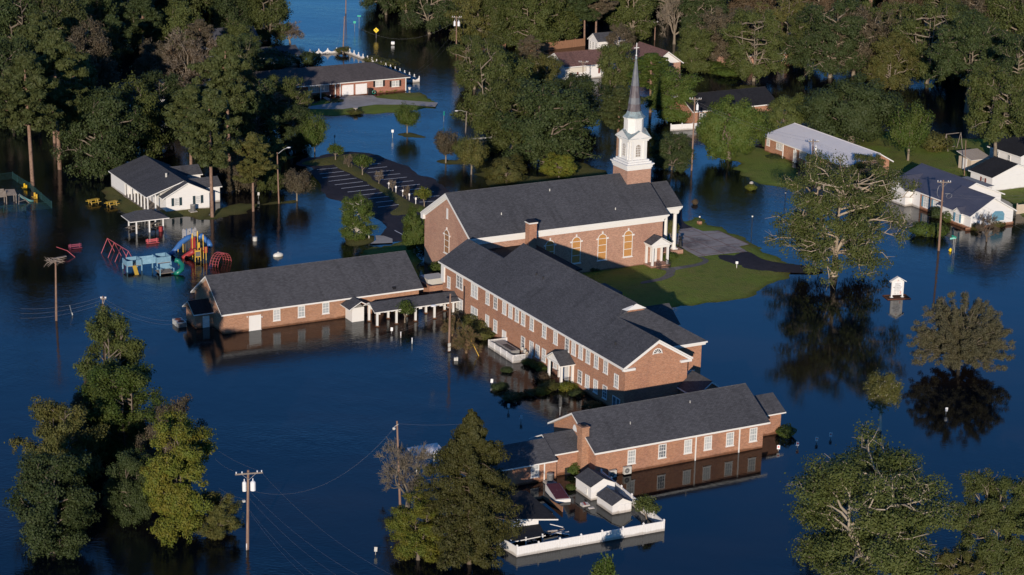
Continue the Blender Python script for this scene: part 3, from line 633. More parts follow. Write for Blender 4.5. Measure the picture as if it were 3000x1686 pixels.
r = MB(); r.slab([(uc-1.72, 257.25, 3.52), (uc, 257.25, 4.52), (uc, 259.34, 4.52), (uc-1.72, 259.34, 3.52)], .06, 0, 1); r.slab([(uc, 257.25, 4.52), (uc+1.72, 257.25, 3.52), (uc+1.72, 259.34, 3.52), (uc, 259.34, 4.52)], .06, 0, 1)
b.part('porch_roof', r, [ROOF, WHITE], parent=pc)
g = MB(); g.box(uc-1.6, uc+1.6, 257.2, 259.34, -.5, .4); g.box(uc-.9, uc+.9, 256.6, 257.19, -.5, .25); b.part('stoop', g, BRICKP)
g = MB()
for s in (-1, 1):
    g.tube([(uc+s*.75, 257.2, 1.3), (uc+s*.9, 255.9, 1.0)], .03, 5)
    for i in range(9): g.box(uc+s*.8-.012, uc+s*.8+.012, 255.9+i*.16, 255.93+i*.16, .2, 1.0+i*.03)
b.part('railing', g, BLACK)
# steeple
su, sv = 164.6, 266.45
def sqb(g, h, z0, z1, m=0): g.box(su-h, su+h, sv-h, sv+h, z0, z1, m)
g = MB(); sqb(g, 1.98, 7, 12.75); b.part('tower_base', g, BRICKP)
g = MB()
for h, z0, z1 in ((2.02, 12.7, 12.95), (2.12, 12.951, 13.25), (2.2, 13.251, 13.4), (2.32, 13.401, 13.55), (2.0, 13.551, 13.8), (1.75, 13.801, 14.05), (1.42, 14.051, 16.75), (1.62, 16.751, 16.95), (1.72, 16.951, 17.08), (1.84, 17.081, 17.2)): sqb(g, h, z0, z1)
for sx in (-1, 1):
    for sy in (-1, 1):
        for (ax, ay) in ((1.35, 1.35), (1.05, 1.5), (1.5, 1.05)): g.box(su+sx*ax-.12, su+sx*ax+.12, sv+sy*ay-.12, sv+sy*ay+.12, 14.06, 16.74)
st = b.part('belfry', g, WHITE)
for sd_, rz in (('S', 0), ('W', -PI/2), ('E', PI/2), ('N', PI)):       # arched belfry windows
    f = MB(); h, hw_ = 1.75, .38; n = 10
    f.box(-hw_-.14, hw_+.14, -.03, 0, -.1, 0)
    for i in range(n):
        a0, a1 = PI*i/n, PI*(i+1)/n; R0, R1 = hw_+.1, hw_
        f.poly([(R0*math.cos(a0), -.06, h-hw_+R0*math.sin(a0)), (R0*math.cos(a1), -.06, h-hw_+R0*math.sin(a1)), (R1*math.cos(a1), -.06, h-hw_+R1*math.sin(a1)), (R1*math.cos(a0), -.06, h-hw_+R1*math.sin(a0))])
    f.box(-hw_-.1, -hw_, -.06, 0, 0, h-hw_); f.box(hw_, hw_+.1, -.06, 0, 0, h-hw_)
    for x in (-.13, .13): f.box(x-.025, x+.025, -.05, 0, 0, h-.1)
    for zz in (.35, .7, 1.05, 1.37): f.box(-hw_, hw_, -.049, 0, zz-.025, zz+.025)
    o = f.build('belfry_window', WHITE, b.r)
    off = 1.44; ou, ov = {'S': (su, sv-off), 'N': (su, sv+off), 'W': (su-off, sv), 'E': (su+off, sv)}[sd_]
    o.location = (ou-b.o[0], ov-b.o[1], 14.5); o.rotation_euler = (0, 0, rz)
    p = MB(); p.poly([(hw_*math.cos(PI*i/10), -.02, h-hw_+hw_*math.sin(PI*i/10)) for i in range(11)]+[(-hw_, -.02, 0), (hw_, -.02, 0)])
    p.build('louver', mat('warm_louver', (.24, .20, .16), .7), o)
g = MB()                                                             # four small pediments around the belfry
for s in (-1, 1):
    for ax in (0, 1):
        def T(a, d, z): return (su+a, sv+s*d, z) if ax == 0 else (su+s*d, sv+a, z)
        f1 = [T(-1.84, 1.84, 17.2), T(1.84, 1.84, 17.2), T(0, 1.84, 18.25)]; g.poly(f1, 1)
        for sg in (-1, 1):
            g.slab([T(sg*1.9, 1.9, 17.22), T(0, 1.9, 18.32), T(0, .2, 18.32), T(sg*1.9, 1.9 if 0 else .2, 17.22)], .07, 0, 1)
b.part('belfry_roof', g, [COPPER, WHITE])
def octo(g, r0, r1, z0, z1, m=0, lo=True):
    a = [(su+r0*math.cos(PI/8+PI/4*i), sv+r0*math.sin(PI/8+PI/4*i), z0) for i in range(8)]; c = [(su+r1*math.cos(PI/8+PI/4*i), sv+r1*math.sin(PI/8+PI/4*i), z1) for i in range(8)]
    for i in range(8): j = (i+1) % 8; g.poly([a[i], a[j], c[j], c[i]], m)
    g.poly(c, m)
g = MB(); octo(g, 1.42, 1.42, 17.3, 20.05); octo(g, 1.5, 1.5, 19.85, 19.95); octo(g, 1.58, 1.62, 19.95, 20.1)
for i in range(8):
    a = PI/4*i; R = 1.315; c, s = math.cos(a), math.sin(a)
    for j in range(13):
        zz = 17.9+j*.14; q = [(-.36, R, zz), (.36, R, zz), (.36, R+.05, zz+.02), (-.36, R+.05, zz+.02), ]
        P = [(su+y*c-x*s, sv+y*s+x*c, z) for x, y, z in q]; P2 = [(p[0], p[1], p[2]+.05) for p in P]; g.hull8(P, P2)
b.part('lantern', g, WHITE)
g = MB(); octo(g, 1.66, 1.22, 20.11, 20.5, 0); octo(g, 1.22, 1.0, 20.5, 20.95, 0)
zz = [20.95, 22.0, 22.9, 23.8, 24.6, 26.2, 28.55]; rr = [1.0-(z-20.95)*.113 for z in zz]; rr[-1] = .12
for i in range(6): octo(g, rr[i]+.012, rr[i+1], zz[i]+.004, zz[i+1], (1, 2, 1, 1, 2, 2)[i] if i else 1)
octo(g, .16, .1, 28.5, 28.9, 0)
b.part('spire', g, [COPPER, COPPERD, COPPERL])
g = MB(); g.box(su-.045, su+.045, sv-.045, sv+.045, 28.9, 30.75); g.box(su-.40, su+.40, sv-.045, sv+.045, 30.0, 30.1); g.ell((su, sv, 28.95), (.14, .14, .14))
b.part('cross', g, WHITE)
# chimney in front of the church wall, with the low link roof
u, v = uva(1554, 745, 5.0)
bc = Bld('brick_chimney', 'square brick chimney with white cap in front of the church wall', 'chimney', 143.2, 257.6)
g = MB(); g.box(142.6, 143.75, 256.8, 257.95, 3, 9.0); bc.part('stack', g, BRICK)
g = MB(); g.box(142.5, 143.85, 256.7, 258.05, 9.0, 9.2); g.box(142.45, 143.9, 256.65, 258.1, 9.201, 9.28, 1); bc.part('cap', g, [WHITE, ASPH])
bc = Bld('link_building', 'low flat roofed link in the shade between the church and the hall', 'building', 136.2, 255)
g = MB(); g.box(136.1, 144.5, 246, 259.3, -1, 5.2); bc.part('wall', g, BRICK); g = MB(); g.box(136.05, 144.7, 245.8, 259.32, 5.2, 5.4); bc.part('roof', g, ROOFC)
# ------------------------------------------------------------------ left wing, covered walk
b = Bld('left_wing_building', 'low tan brick building with long dark roof standing in water left of the hall', 'building', 97.27, 254.8)
gable(b, 97.27, 124.9, 254.8, 264.95, -1.2, 2.78, 6.45, 'x', .5, .45, wall=BRICKT)
for i, x in enumerate((964, 1197, 1427, 1658)):
    y = (668, 637, 603, 570)[i]; u, z = onV(500+x/3.2173, 700+y/3.2173, 254.8); window(b, 'S', u+.5, 254.79, z-1.52, .98, 1.5)
u, z = onV(500+738/3.2173, 700+728/3.2173, 254.8); window(b, 'S', u+.8, 254.79, z-2.0, 1.65, 2.0, 'door')
g = MB(); g.box(94.9, 97.26, 258.5, 261.9, -1.2, 2.1); b.part('side_porch', g, BRICKT)
r = MB(); r.slab([(94.5, 258.1, 2.0), (97.25, 258.1, 2.0), (97.25, 260.2, 3.3), (94.5, 260.2, 3.3)], .15); r.slab([(94.5, 260.2, 3.3), (97.25, 260.2, 3.3), (97.25, 262.3, 2.0), (94.5, 262.3, 2.0)], .15)
b.part('side_porch_roof', r, [ROOFC, WHITE]); window(b, 'S', 96.3, 258.49, -.2, .9, 1.75, 'door')
g = MB(); u, v = uva(500+2105/3.2173, 700+325/3.2173, 5.2); z5 = 2.78+(v-254.3)*.65; g.box(u-.2, u+.2, v-.2, v+.2, z5-.1, z5+.2); b.part('roof_vent', g, BLACK)
for x in (720, 858):
    u, z = onV(500+x/3.2173, 700+735/3.2173, 254.8); g = MB(); g.ell((u, 254.7, z), (.09, .09, .09)); b.part('wall_lamp', g, GLASSL)

b = Bld('covered_walkway', 'white columned covered walk with dark roof joining the wing to the hall', 'walkway', 118, 252)
p0 = uva(500+1960/3.2173, 700+800/3.2173); p1 = uva(1150+612/4.387, 700+960/4.387)
vA = 249.6; vB = vA+2.5; uA, uB = 116.3, 128.1
g = MB(); g.box(uA, uB-.02, vA-.1, vA+.05, 1.85, 2.15); g.box(uA, uB-.02, vB-.05, vB+.1, 1.85, 2.15)
for i in range(12):
    x = uA+1.0*i+.2
    for vv in (vA, vB):
        g.box(x-.1, x+.35, vv-.02, vv+.02, 1.6 if i % 3 == 0 else 1.78, 1.86)
b.part('beam', g, WHITE)
r = MB(); r.slab([(uA-.5, vA-.5, 2.12), (uB+.05, vA-.5, 2.12), (uB+.05, (vA+vB)/2, 3.0), (uA-.5, (vA+vB)/2, 3.0)], .12); r.slab([(uA-.5, (vA+vB)/2, 3.0), (uB+.05, (vA+vB)/2, 3.0), (uB+.05, vB+.5, 2.12), (uA-.5, vB+.5, 2.12)], .12)
b.part('roof', r, [ROOF, WHITE])
for i in range(5):
    for vv in (vA, vB):
        x = uA+.1+i*2.75; g = MB(); g.box(x-.12, x+.12, vv-.12, vv+.12, .15, 1.86); g.box(x-.2, x+.2, vv-.2, vv+.2, -.9, .14, 1); b.part('column', g, [WHITE, BRICKT])
b = Bld('walkway_porch', 'small white gabled porch at the left end of the covered walk', 'porch', 114.8, 252.5)
g = MB(); g.box(114.2, 115.9, 252.6, 254.7, -.9, 1.9); b.part('wall', g, WHITE)
r = MB(); r.slab([(113.5, 251.9, 1.95), (115.2, 251.9, 2.9), (115.2, 254.79, 2.9), (113.5, 254.79, 1.95)][0:4], .12); r.slab([(115.2, 251.9, 2.9), (116.9, 251.9, 1.95), (116.9, 254.79, 1.95), (115.2, 254.79, 2.9)], .12); b.part('roof', r, [ROOF, WHITE])

# brick utility enclosure by the church corner
b = Bld('utility_enclosure', 'brick walled yard of pipes and ducts between the church and left wing', 'enclosure', 128, 258)
g = MB(); g.box(127.2, 133.2, 256.3, 256.6, -1, 2.2); g.box(127.2, 127.5, 256.61, 262.5, -1, 2.2); g.box(126.2, 134, 255.0, 255.3, -1, .8)
b.part('wall', g, BRICK)
g = MB()
for i in range(9):
    for j in range(11): g.box(129.2+i*.3, 129.33+i*.3, 256.27, 256.3, .3+j*.17, .38+j*.17)
b.part('screen_opening_shade', g, DARK)  # solid dark blocks; the shade of the openings is in their colour
g = MB(); g.box(127.8, 130.6, 258, 260.4, -1, 2.6); g.box(131.3, 133.5, 257.2, 259.6, -1, 2.2); g.box(131.6, 132.7, 257.6, 258.7, 2.21, 3.6); b.part('duct_unit', g, GREYL)
g = MB(); g.tube([(131.8, 259.4, 2.2), (131.8, 259.4, 3.5)], .55, 14); g.tube([(131.9, 259.2, 3.5), (131.9, 259.2, 4.0), (131.9, 258.7, 4.3)], .3, 8); b.part('round_duct', g, GREY)

# ------------------------------------------------------------------ front building (B3)
b = Bld('front_wing_building', 'brick building with dark gable roof and reflected windows in the foreground', 'building', 115.5, 192.1)
gable(b, 115.5, 137.2, 192.1, 201.3, -1.5, 3.2, 6.1, 'x', .6, .5)
ZD = lambda x, y: (1600+x/3.2173, 850+y/3.2173)
ZE = lambda x, y: (1400+x/3.0815, 1180+y/3.0815)
for p in (ZE(1354, 430), ZE(1632, 378), ZE(1865, 336), ZD(1492, 1380), ZD(1700, 1345), ZD(1920, 1303)):
    u, z = onV(*p, 192.1); window(b, 'S', u+.48, 192.09, z-1.62, 1.0, 1.6, 'six')
for p in (ZE(1968, 320), ZD(1822, 1330)):
    g = MB(); u, z = onV(*p, 192.1); g.box(u-.06, u+.06, 191.98, 192.09, -.6, 3.1); b.part('downpipe', g, WHITE)
for (u_, v_) in ((121, 194.2), (129.5, 195.5)):
    g = MB(); z_ = 3.2+(v_-191.5)*.557; g.tube([(u_, v_, z_-.1), (u_, v_, z_+.28)], .08, 6); b.part('roof_vent', g, GREY)
g = MB(); n = [(115.47, 196.7+.45*math.cos(PI*i/10), 3.9+.75*math.sin(PI*i/10)) for i in range(11)]; g.poly(n[::-1]); b.part('gable_vent', g, WHITE)
g = MB(); g.box(114.6, 115.48, 193.6, 194.6, -1, 5.35); g.box(114.5, 115.5, 193.5, 194.7, 5.35, 5.5); g.box(114.8, 115.2, 193.8, 194.4, 5.5, 5.62, 1); b.part('chimney', g, [BRICKT, ROOFC])
g = MB(); g.ext([(195.1, -1.5), (200.0, -1.5), (200.0, 2.8), (197.5, 3.6), (195.1, 2.8)], 'x', 137.21, 141.7); b.part('end_wall', g, BRICK)
r = MB(); r.slab([(137.75, 194.7, 2.65), (142.1, 194.7, 2.65), (142.1, 197.5, 4.1), (137.75, 197.5, 4.1)], .15); r.slab([(137.75, 197.5, 4.1), (142.1, 197.5, 4.1), (142.1, 200.3, 2.65), (137.75, 200.3, 2.65)], .15); b.part('end_roof', r, [ROOF, WHITE])
b = Bld('rear_annex', 'low brick annex with stepped dark roofs left of the front building chimney', 'building', 105, 194)
g = MB(); g.box(111.9, 114.6, 194.6, 199.5, -1.5, 2.45); g.box(103.6, 111.7, 193.9, 199.3, -1.5, 2.15); b.part('wall', g, BRICK)
r = MB(); r.slab([(111.6, 194.3, 2.62), (115.48, 194.3, 2.62), (115.48, 197.1, 4.0), (111.6, 197.1, 4.0)], .15); r.slab([(111.6, 197.1, 4.0), (115.48, 197.1, 4.0), (115.48, 199.9, 2.62), (111.6, 199.9, 2.62)], .15)
r.slab([(103.2, 193.45, 2.3), (111.55, 193.45, 2.3), (111.55, 196.4, 3.85), (103.2, 196.4, 3.85)], .15); r.slab([(103.2, 196.4, 3.85), (111.55, 196.4, 3.85), (111.55, 199.7, 2.3), (103.2, 199.7, 2.3)], .15); b.part('roof', r, [ROOF, WHITE])
u, z = onV(*ZE(478, 555), 193.9); window(b, 'S', u+.5, 193.89, z-1.55, 1.0, 1.6)
g = MB(); u, z = onV(*ZE(600, 545), 193.9); g.box(u-.06, u+.06, 193.8, 193.89, -.5, z); b.part('downpipe', g, WHITE)
g = MB(); u, z = onV(*ZE(850, 600), 194.6); g.box(u-.9, u+.9, 194.5, 194.59, -.3, .75); b.part('garage_opening_shade', g, DARK)  # solid dark panel; the shade inside the garage is in its colour

# ------------------------------------------------------------------ white bungalow with porch
b = Bld('white_bungalow', 'white sided bungalow with post lined porch and dark roof by tall pines', 'house', 110.6, 313.4)
g = MB(); g.ext([(110.7, -1), (117.7, -1), (117.7, 2.55), (114.1, 4.3), (110.7, 2.6)], 'y', 313.4, 332.0); g.box(108.25, 110.69, 325.5, 332.0, -1, 2.45); g.box(110.72, 110.75, 313.5, 320, -.5, 2.4); b.part('wall', g, SIDE)
r = MB(); r.slab([(107.95, 314.4, 2.5), (114.1, 314.4, 4.5), (114.1, 332.4, 4.5), (107.95, 332.4, 2.5)], .16); r.slab([(110.0, 312.95, 2.38), (114.1, 312.95, 4.49), (114.1, 314.6, 4.49), (110.0, 314.6, 2.38)], .16)
r.slab([(114.1, 312.95, 4.5), (118.15, 312.95, 2.5), (118.15, 332.4, 2.5), (114.1, 332.4, 4.5)], .16)
for v0 in (316.2, 324.6):
    r.slab([(115.0, v0, 2.5), (120.9, v0, 2.5), (120.9, v0+2.0, 3.7), (115.0, v0+2.0, 3.7)], .14); r.slab([(115.0, v0+2.0, 3.7), (120.9, v0+2.0, 3.7), (120.9, v0+4.0, 2.5), (115.0, v0+4.0, 2.5)], .14)
b.part('roof', r, [ROOF, WHITE])
for v0 in (316.5, 324.9): g = MB(); g.box(117.71, 120.6, v0, v0+3.4, -1, 2.45); b.part('rear_wing', g, SIDE)
g = MB(); g.box(108.0, 110.69, 314.5, 325.49, -1, .22); g.box(107.9, 110.6, 313.5, 314.49, -1, .1); b.part('porch_floor', g, WOODG)
for i in range(8):
    g = MB(); v = 314.7+i*1.5; g.box(108.15, 108.33, v-.09, v+.09, .22, 2.42); b.part('post', g, WHITE)
g = MB(); g.box(109.35, 109.53, 314.5, 314.68, .22, 2.7); b.part('post', g, WHITE)
for p in ((1388, 1080), (1800, 1035)):
    u, z = onV(300+p[0]/6.582, 440+p[1]/6.582, 313.4); window(b, 'S', u+.38, 313.39, z, .8, 1.25, 'six', shutters=SHUT)
g = MB(); g.tube([(112.9, 319.2, 3.7), (112.9, 319.2, 4.7)], .16, 8); b.part('flue', g, GREYL)

# ------------------------------------------------------------------ brick ranch house and its fence
b = Bld('brick_ranch_house', 'red brick ranch house with two white garage doors behind a driveway', 'house', 168, 379.2)
g = MB(); g.box(168.3, 182.8, 379.3, 389.0, -1, 2.75); g.box(155.0, 168.29, 380.6, 389.0, -1, 2.7); b.part('wall', g, BRICKR)
r = MB(); zr = 5.15; vr = 384.0
r.slab([(153.5, 378.7, 2.8), (183.4, 378.7, 2.8), (177.6, vr, zr), (153.5, vr, zr)], .16); r.slab([(183.4, 378.7, 2.8), (183.4, 389.4, 2.8), (177.6, vr, zr)], .16); r.slab([(177.6, vr, zr), (183.4, 389.4, 2.8), (153.5, 389.4, 2.8), (153.5, vr, zr)], .16); b.part('roof', r, [shingle('grey_brown_shingles', (.075, .066, .066)), WHITE])
def gd(x, y, w=2.35, h=2.0):
    u, z = onV(700+x/3.2173, y/3.2173, 379.3); m_ = MB(); m_.box(u-w/2, u+w/2, 379.22, 379.29, .17, .17+h)
    for i in range(4): m_.box(u-w/2+.05, u+w/2-.05, 379.19, 379.22, .2+i*h/4, .17+(i+.9)*h/4)
    b.part('garage_door', m_, VINYL)
gd(1025, 850); gd(1152, 840)
for x in (1320, 1474):
    u, z = onV(700+x/3.2173, 812/3.2173, 379.3); window(b, 'S', u, 379.29, z-.1, 1.55, 1.15, 'twin', shutters=mat('black_shutter', (.015, .015, .018), .6))
for u in (164.2, 166.3): window(b, 'S', u, 380.59, 1.0, 1.9, 1.25, 'twin')
for u in (162.5, 164.9, 167.9, 168.9, 182.6):
    g = MB(); g.box(u-.07, u+.07, 379.0, 379.14, .1, 2.7); b.part('post', g, WHITE)
def vfence(name, label, pts, h, z0=0., post=2.4, scallop=0., m=VINYL, cap=True, thick=.05, panels=True):
    """a panel fence along points in (u, v); each post a part, each run of panels a part"""
    b = Bld(name, label, 'fence', *pts[0])
    for (p, q) in zip(pts[:-1], pts[1:]):
        L = math.dist(p, q); n = max(1, round(L/post)); d = ((q[0]-p[0])/L, (q[1]-p[1])/L); nn = (-d[1]*thick/2, d[0]*thick/2)
        for i in range(n+1):
            if i == n and q != pts[-1]: continue
            x, y = p[0]+d[0]*L*i/n, p[1]+d[1]*L*i/n; g = MB(); g.box(x-.07, x+.07, y-.07, y+.07, -.8, z0+h+.12)
            g.hull8([(x-.1, y-.1, z0+h+.121), (x+.1, y-.1, z0+h+.121), (x+.1, y+.1, z0+h+.121), (x-.1, y+.1, z0+h+.121)], [(x-.01, y-.01, z0+h+.26), (x+.01, y-.01, z0+h+.26), (x+.01, y+.01, z0+h+.26), (x-.01, y+.01, z0+h+.26)])
            b.part('post', g, m)
        for i in range(n):
            g = MB(); a = (p[0]+d[0]*(L*i/n+.08), p[1]+d[1]*(L*i/n+.08)); l2 = L/n-.16; K = 10 if scallop else 12
            for k in range(K):
                t0, t1 = k/K, (k+.93)/K; s0 = scallop*4*(t0-t0*t0); s1 = scallop*4*(t1-t1*t1); A = (a[0]+d[0]*l2*t0, a[1]+d[1]*l2*t0); C = (a[0]+d[0]*l2*t1, a[1]+d[1]*l2*t1)
                lo = [(A[0]-nn[0], A[1]-nn[1], -.8), (C[0]-nn[0], C[1]-nn[1], -.8), (C[0]+nn[0], C[1]+nn[1], -.8), (A[0]+nn[0], A[1]+nn[1], -.8)]
                hi = [(lo[0][0], lo[0][1], z0+h-s0), (lo[1][0], lo[1][1], z0+h-s1), (lo[2][0], lo[2][1], z0+h-s1), (lo[3][0], lo[3][1], z0+h-s0)]
                g.hull8(lo, hi)
            if not scallop:
                A = a; C = (a[0]+d[0]*l2, a[1]+d[1]*l2); w = 1.6
                lo = [(A[0]-nn[0]*w, A[1]-nn[1]*w, z0+h-.1), (C[0]-nn[0]*w, C[1]-nn[1]*w, z0+h-.1), (C[0]+nn[0]*w, C[1]+nn[1]*w, z0+h-.1), (A[0]+nn[0]*w, A[1]+nn[1]*w, z0+h-.1)]
                g.hull8(lo, [(x, y, z0+h+.02) for x, y, z in lo])
            b.part('panel', g, m)
    return b
vfence('scalloped_fence', 'white scalloped picket fence round the flooded yard behind the brick ranch house', [(168, 419.2), (187.6, 418.4), (188.8, 385.9), (185.8, 385.9)], .95, scallop=.55, post=2.0)
F = [uva(1440+x/4.9932, 1350+y/4.9932) for x, y in ((160, 1255), (375, 1410), (1845, 1140))]
vfence('vinyl_fence', 'white vinyl panel fence standing in water round the sheds at the front', [(97.7, 181.0), (98.1, 177.6), (114.7, 176.9), (115.9, 191.5)], 1.05, post=2.3)
def fpx(name, label, px, h, m, z=0., **k): return vfence(name, label, [uva(x, y, z) for x, y in px], h, m=m, z0=z, **k)
fpx('privacy_fence', 'sunlit brown wood fence behind the pole with two grey transformers', [(1345, 170), (1440, 158), (1480, 152)], 1.5, FENCEW, post=2.4, cap=False)
fpx('privacy_fence', 'brown wood fence running along the woods to the red roofed house', [(1540, 158), (1600, 148), (1712, 135)], 1.6, FENCEW, post=2.4)
fpx('white_fence', 'white fence in front of the brown roofed house left of the steeple', [(1648, 222), (1718, 214)], 1.0, VINYL, post=2.4)
fpx('white_fence', 'white fence under trees right of the steeple below a brick house', [(1965, 384), (2030, 380), (2085, 372)], 1.1, VINYL, post=2.2)
fpx('yard_fence', 'pale vertical board fence at the far right edge beside the white house', [(2978, 628), (3040, 622)], 1.5, TANW, post=2.2)

# ------------------------------------------------------------------ other houses round the church
b = Bld('brown_roofed_house', 'house with brown roof and white gable behind the steeple', 'house', 215.5, 376)
gable(b, 215.9, 228, 376.0, 383.6, -1, 2.8, 4.9, 'x', .5, .4, wall=SIDE, roofm=ROOFB)
gable(b, 233.0, 239.3, 370.5, 381, -1, 2.9, 5.4, 'y', .5, .4, wall=BRICKP, roofm=ROOFB, wn='end_wall', rn='end_roof')
g = MB(); g.poly([(233.1, 370.42, 3.0), (239.2, 370.42, 3.0), (236.15, 370.42, 5.1)]); b.part('gable_board', g, WHITE)
for u in (218, 224.5): window(b, 'S', u, 375.99, .9, 1.1, 1.4, 'grid', shutters=SHUTR)
g = MB(); g.box(216.6, 220.5, 375.6, 375.9, 1.6, 2.5); b.part('porch_rail', g, LOUV)
b = Bld('garden_house', 'small white gabled outbuilding with grey roof in front of the woods', 'shed', 236.3, 398)
gable(b, 236.3, 242.6, 397.8, 401.8, -1, 2.4, 3.9, 'x', .25, .25, wall=SIDE, roofm=ROOF)
for v in (398.6, 399.8, 401): window(b, 'W', v, 236.29, .5, .6, 1.6, 'dark')
b = Bld('silver_roofed_house', 'brick house with pale metal roof crossed by tree shadows', 'house', 218.7, 287)
gable(b, 218.7, 227.3, 287, 310.6, -1, 2.8, 4.35, 'y', .55, .5, roofm=ROOFS, ridge=225.0)
for v, w in ((309.6, .9), (306.3, 1.7), (299.3, 2.0)): window(b, 'W', v, 218.69, 1.25, w, 1.1, 'twin' if w > 1 else 'grid')
window(b, 'W', 301.6, 218.69, .2, .95, 2.0, 'door')
for v in (304.6, 301.0, 297.8, 294.6):
    g = MB(); g.box(218.2, 218.34, v-.07, v+.07, .1, 2.7); b.part('post', g, WHITE)
b = Bld('blue_roofed_house', 'white sided house with blue grey roof standing in water at the right', 'house', 218.4, 255)
gable(b, 218.5, 226.8, 255.2, 262.5, -1, 2.25, 4.75, 'y', .45, .35, wall=SIDE, roofm=ROOFM)
gable(b, 219.4, 230.5, 262.51, 275.4, -1, 2.75, 5.15, 'y', .45, .4, wall=SIDE, roofm=ROOFM, wn='rear_wall', rn='rear_roof')
g = MB(); g.ext([(256.9, .6), (258.5, .6), (258.5, 2.3), (257.7, 2.9), (256.9, 2.3)], 'x', 218.0, 220.5); d_ = b.part('dormer', g, SIDE)
r = MB(); r.slab([(217.7, 256.6, 2.25), (220.6, 256.6, 2.25), (220.6, 257.7, 3.05), (217.7, 257.7, 3.05)], .1); r.slab([(217.7, 257.7, 3.05), (220.6, 257.7, 3.05), (220.6, 258.8, 2.25), (217.7, 258.8, 2.25)], .1); b.part('dormer_roof', r, [ROOFM, WHITE], parent=d_)
window(b, 'W', 257.7, 217.99, .75, .8, 1.3, 'grid', shutters=BLUEM)
g = MB(); g.box(217.6, 226.9, 255.1, 255.19, -.5, .45); g.box(218.42, 218.49, 255.2, 262, -.5, .45); b.part('brick_skirt', g, BRICK)
g = MB(); g.ext([(222.6, .9), (225.0, .9), (225.0, 1.9), (224.6, 2.35), (223.2, 2.5), (222.6, 2.1)], 'y', 255.12, 255.19); b.part('awning', g, BLUEM)
g = MB(); g.box(219.3, 219.39, 263, 268.5, -.5, 2.7); b.part('brick_front', g, BRICK)
for v in (264.6, 267): window(b, 'W', v, 219.29, .6, 1.2, 1.7, 'twin', shutters=BLUEM)
g = MB(); g.ext([(270.6, .0), (275.0, .0), (275.0, 2.7), (272.8, 4.2), (270.6, 2.7)], 'x', 218.0, 222); e_ = b.part('front_gable', g, SIDE)
r = MB(); r.slab([(217.6, 270.2, 2.55), (223.5, 270.2, 2.55), (224.6, 272.8, 4.4), (217.6, 272.8, 4.4)], .1); r.slab([(217.6, 272.8, 4.4), (224.6, 272.8, 4.4), (223.5, 275.4, 2.55), (217.6, 275.4, 2.55)], .1); b.part('front_gable_roof', r, [ROOFM, WHITE], parent=e_)
b = Bld('cream_shed', 'cream metal shed with slanted ribbed roof behind the blue roofed house', 'shed', 242.0, 284)
g = MB(); g.box(242.2, 246.0, 284.0, 287.2, -.5, 2.2); b.part('wall', g, TANW)
r = MB(); r.slab([(241.9, 283.6, 2.2), (246.4, 283.6, 2.2), (246.4, 287.6, 3.0), (241.9, 287.6, 3.0)], .08); b.part('roof', r, [mat('ribbed_tan_roof', (.42, .36, .29), .6, brick=((.25, .2, .16), .25, 20, .03, .2)), WHITE])
g = MB(); g.box(242.12, 242.19, 285, 286.1, .1, 2.1); b.part('door', g, WHITE)
b = Bld('white_garage', 'white sided garage with black roof next to the cream shed', 'garage', 236.7, 272)
gable(b, 236.7, 246.5, 272.0, 277.4, -1, 2.5, 4.3, 'y', .35, .3, wall=SIDE, roofm=ROOFC)
window(b, 'W', 274.2, 236.69, 1.0, .6, 1.0, 'dark', shutters=SHUTR)
b = Bld('white_house', 'white sided house in shade at the right edge behind the black roofed garage', 'house', 249, 282)
gable(b, 249.5, 262, 280, 288, -1, 3.0, 5.2, 'y', .4, .3, wall=SIDE, roofm=ROOFC)
window(b, 'W', 283, 249.49, 1, .8, 1.6, 'dark'); window(b, 'W', 286, 249.49, 1, .8, 1.6, 'dark')
b = Bld('patio_roof', 'flat grey patio roof on posts between blue roofed house and garage', 'patio roof', 232, 271)
r = MB(); r.slab([(231.2, 268.2, 2.2), (234.0, 268.2, 2.3), (234.0, 275.0, 2.3), (231.2, 275.0, 2.2)], .08); b.part('roof', r, [GREY, WHITE])
for v in (268.5, 271.6, 274.7):
    g = MB(); g.box(233.7, 233.8, v-.05, v+.05, -.4, 2.2); b.part('post', g, WHITE)
def house(name, label, px, py, w, d, ze, zr, wall, roofm, axis='x', wins=(), z0=.2, ov=.45):
    u, v = uva(px, py, z0); b = Bld(name, label, 'house', u, v); gable(b, u, u+w, v, v+d, -1, ze, zr, axis, ov, .4, wall=wall, roofm=roofm)
    for x in wins: window(b, 'S', u+x, v-.01, 1.1, 1.5, 1.15, 'twin')
    return b
house('brick_house', 'red brick house with black roof half hidden by the bright green tree', 2030, 366, 18, 8.5, 2.7, 4.9, BRICK, ROOFC, wins=(2, 5))
house('brick_house', 'brick house with white trim under the far right oaks beyond the dark water', 2158, 203, 14, 8, 2.8, 4.8, BRICKP, ROOFC, wins=(1.5, 7, 11))
house('brick_house', 'dark roofed brick house seen between trunks beyond the big spreading oak', 2628, 200, 15, 8, 2.8, 4.8, BRICKR, ROOFC, wins=(1.5, 6, 10))
house('brick_house', 'farthest brick house near the top right corner among trees', 2775, 96, 14, 8, 2.8, 4.6, BRICKP, ROOFC, wins=(2, 7, 11))
house('brick_house', 'far brick house at the top edge reflected in the flooded street', 1145, 3, 12, 8, 2.6, 4.8, BRICK, ROOFC, wins=(3, 8))
house('white_house', 'white house with blue grey roof hidden among the left trees', 330, 345, 11, 9, 2.8, 5.4, SIDE, ROOFM, wins=(2, 8))
house('white_house', 'white house with slate roof in shade at the upper left woods', 625, 172, 10, 8, 2.8, 5.5, SIDE, ROOF, wins=(2,))
house('white_house', 'low white house behind dark bushes left of the scalloped fence', 742, 200, 10, 6, 2.2, 3.6, SIDE, ROOF)
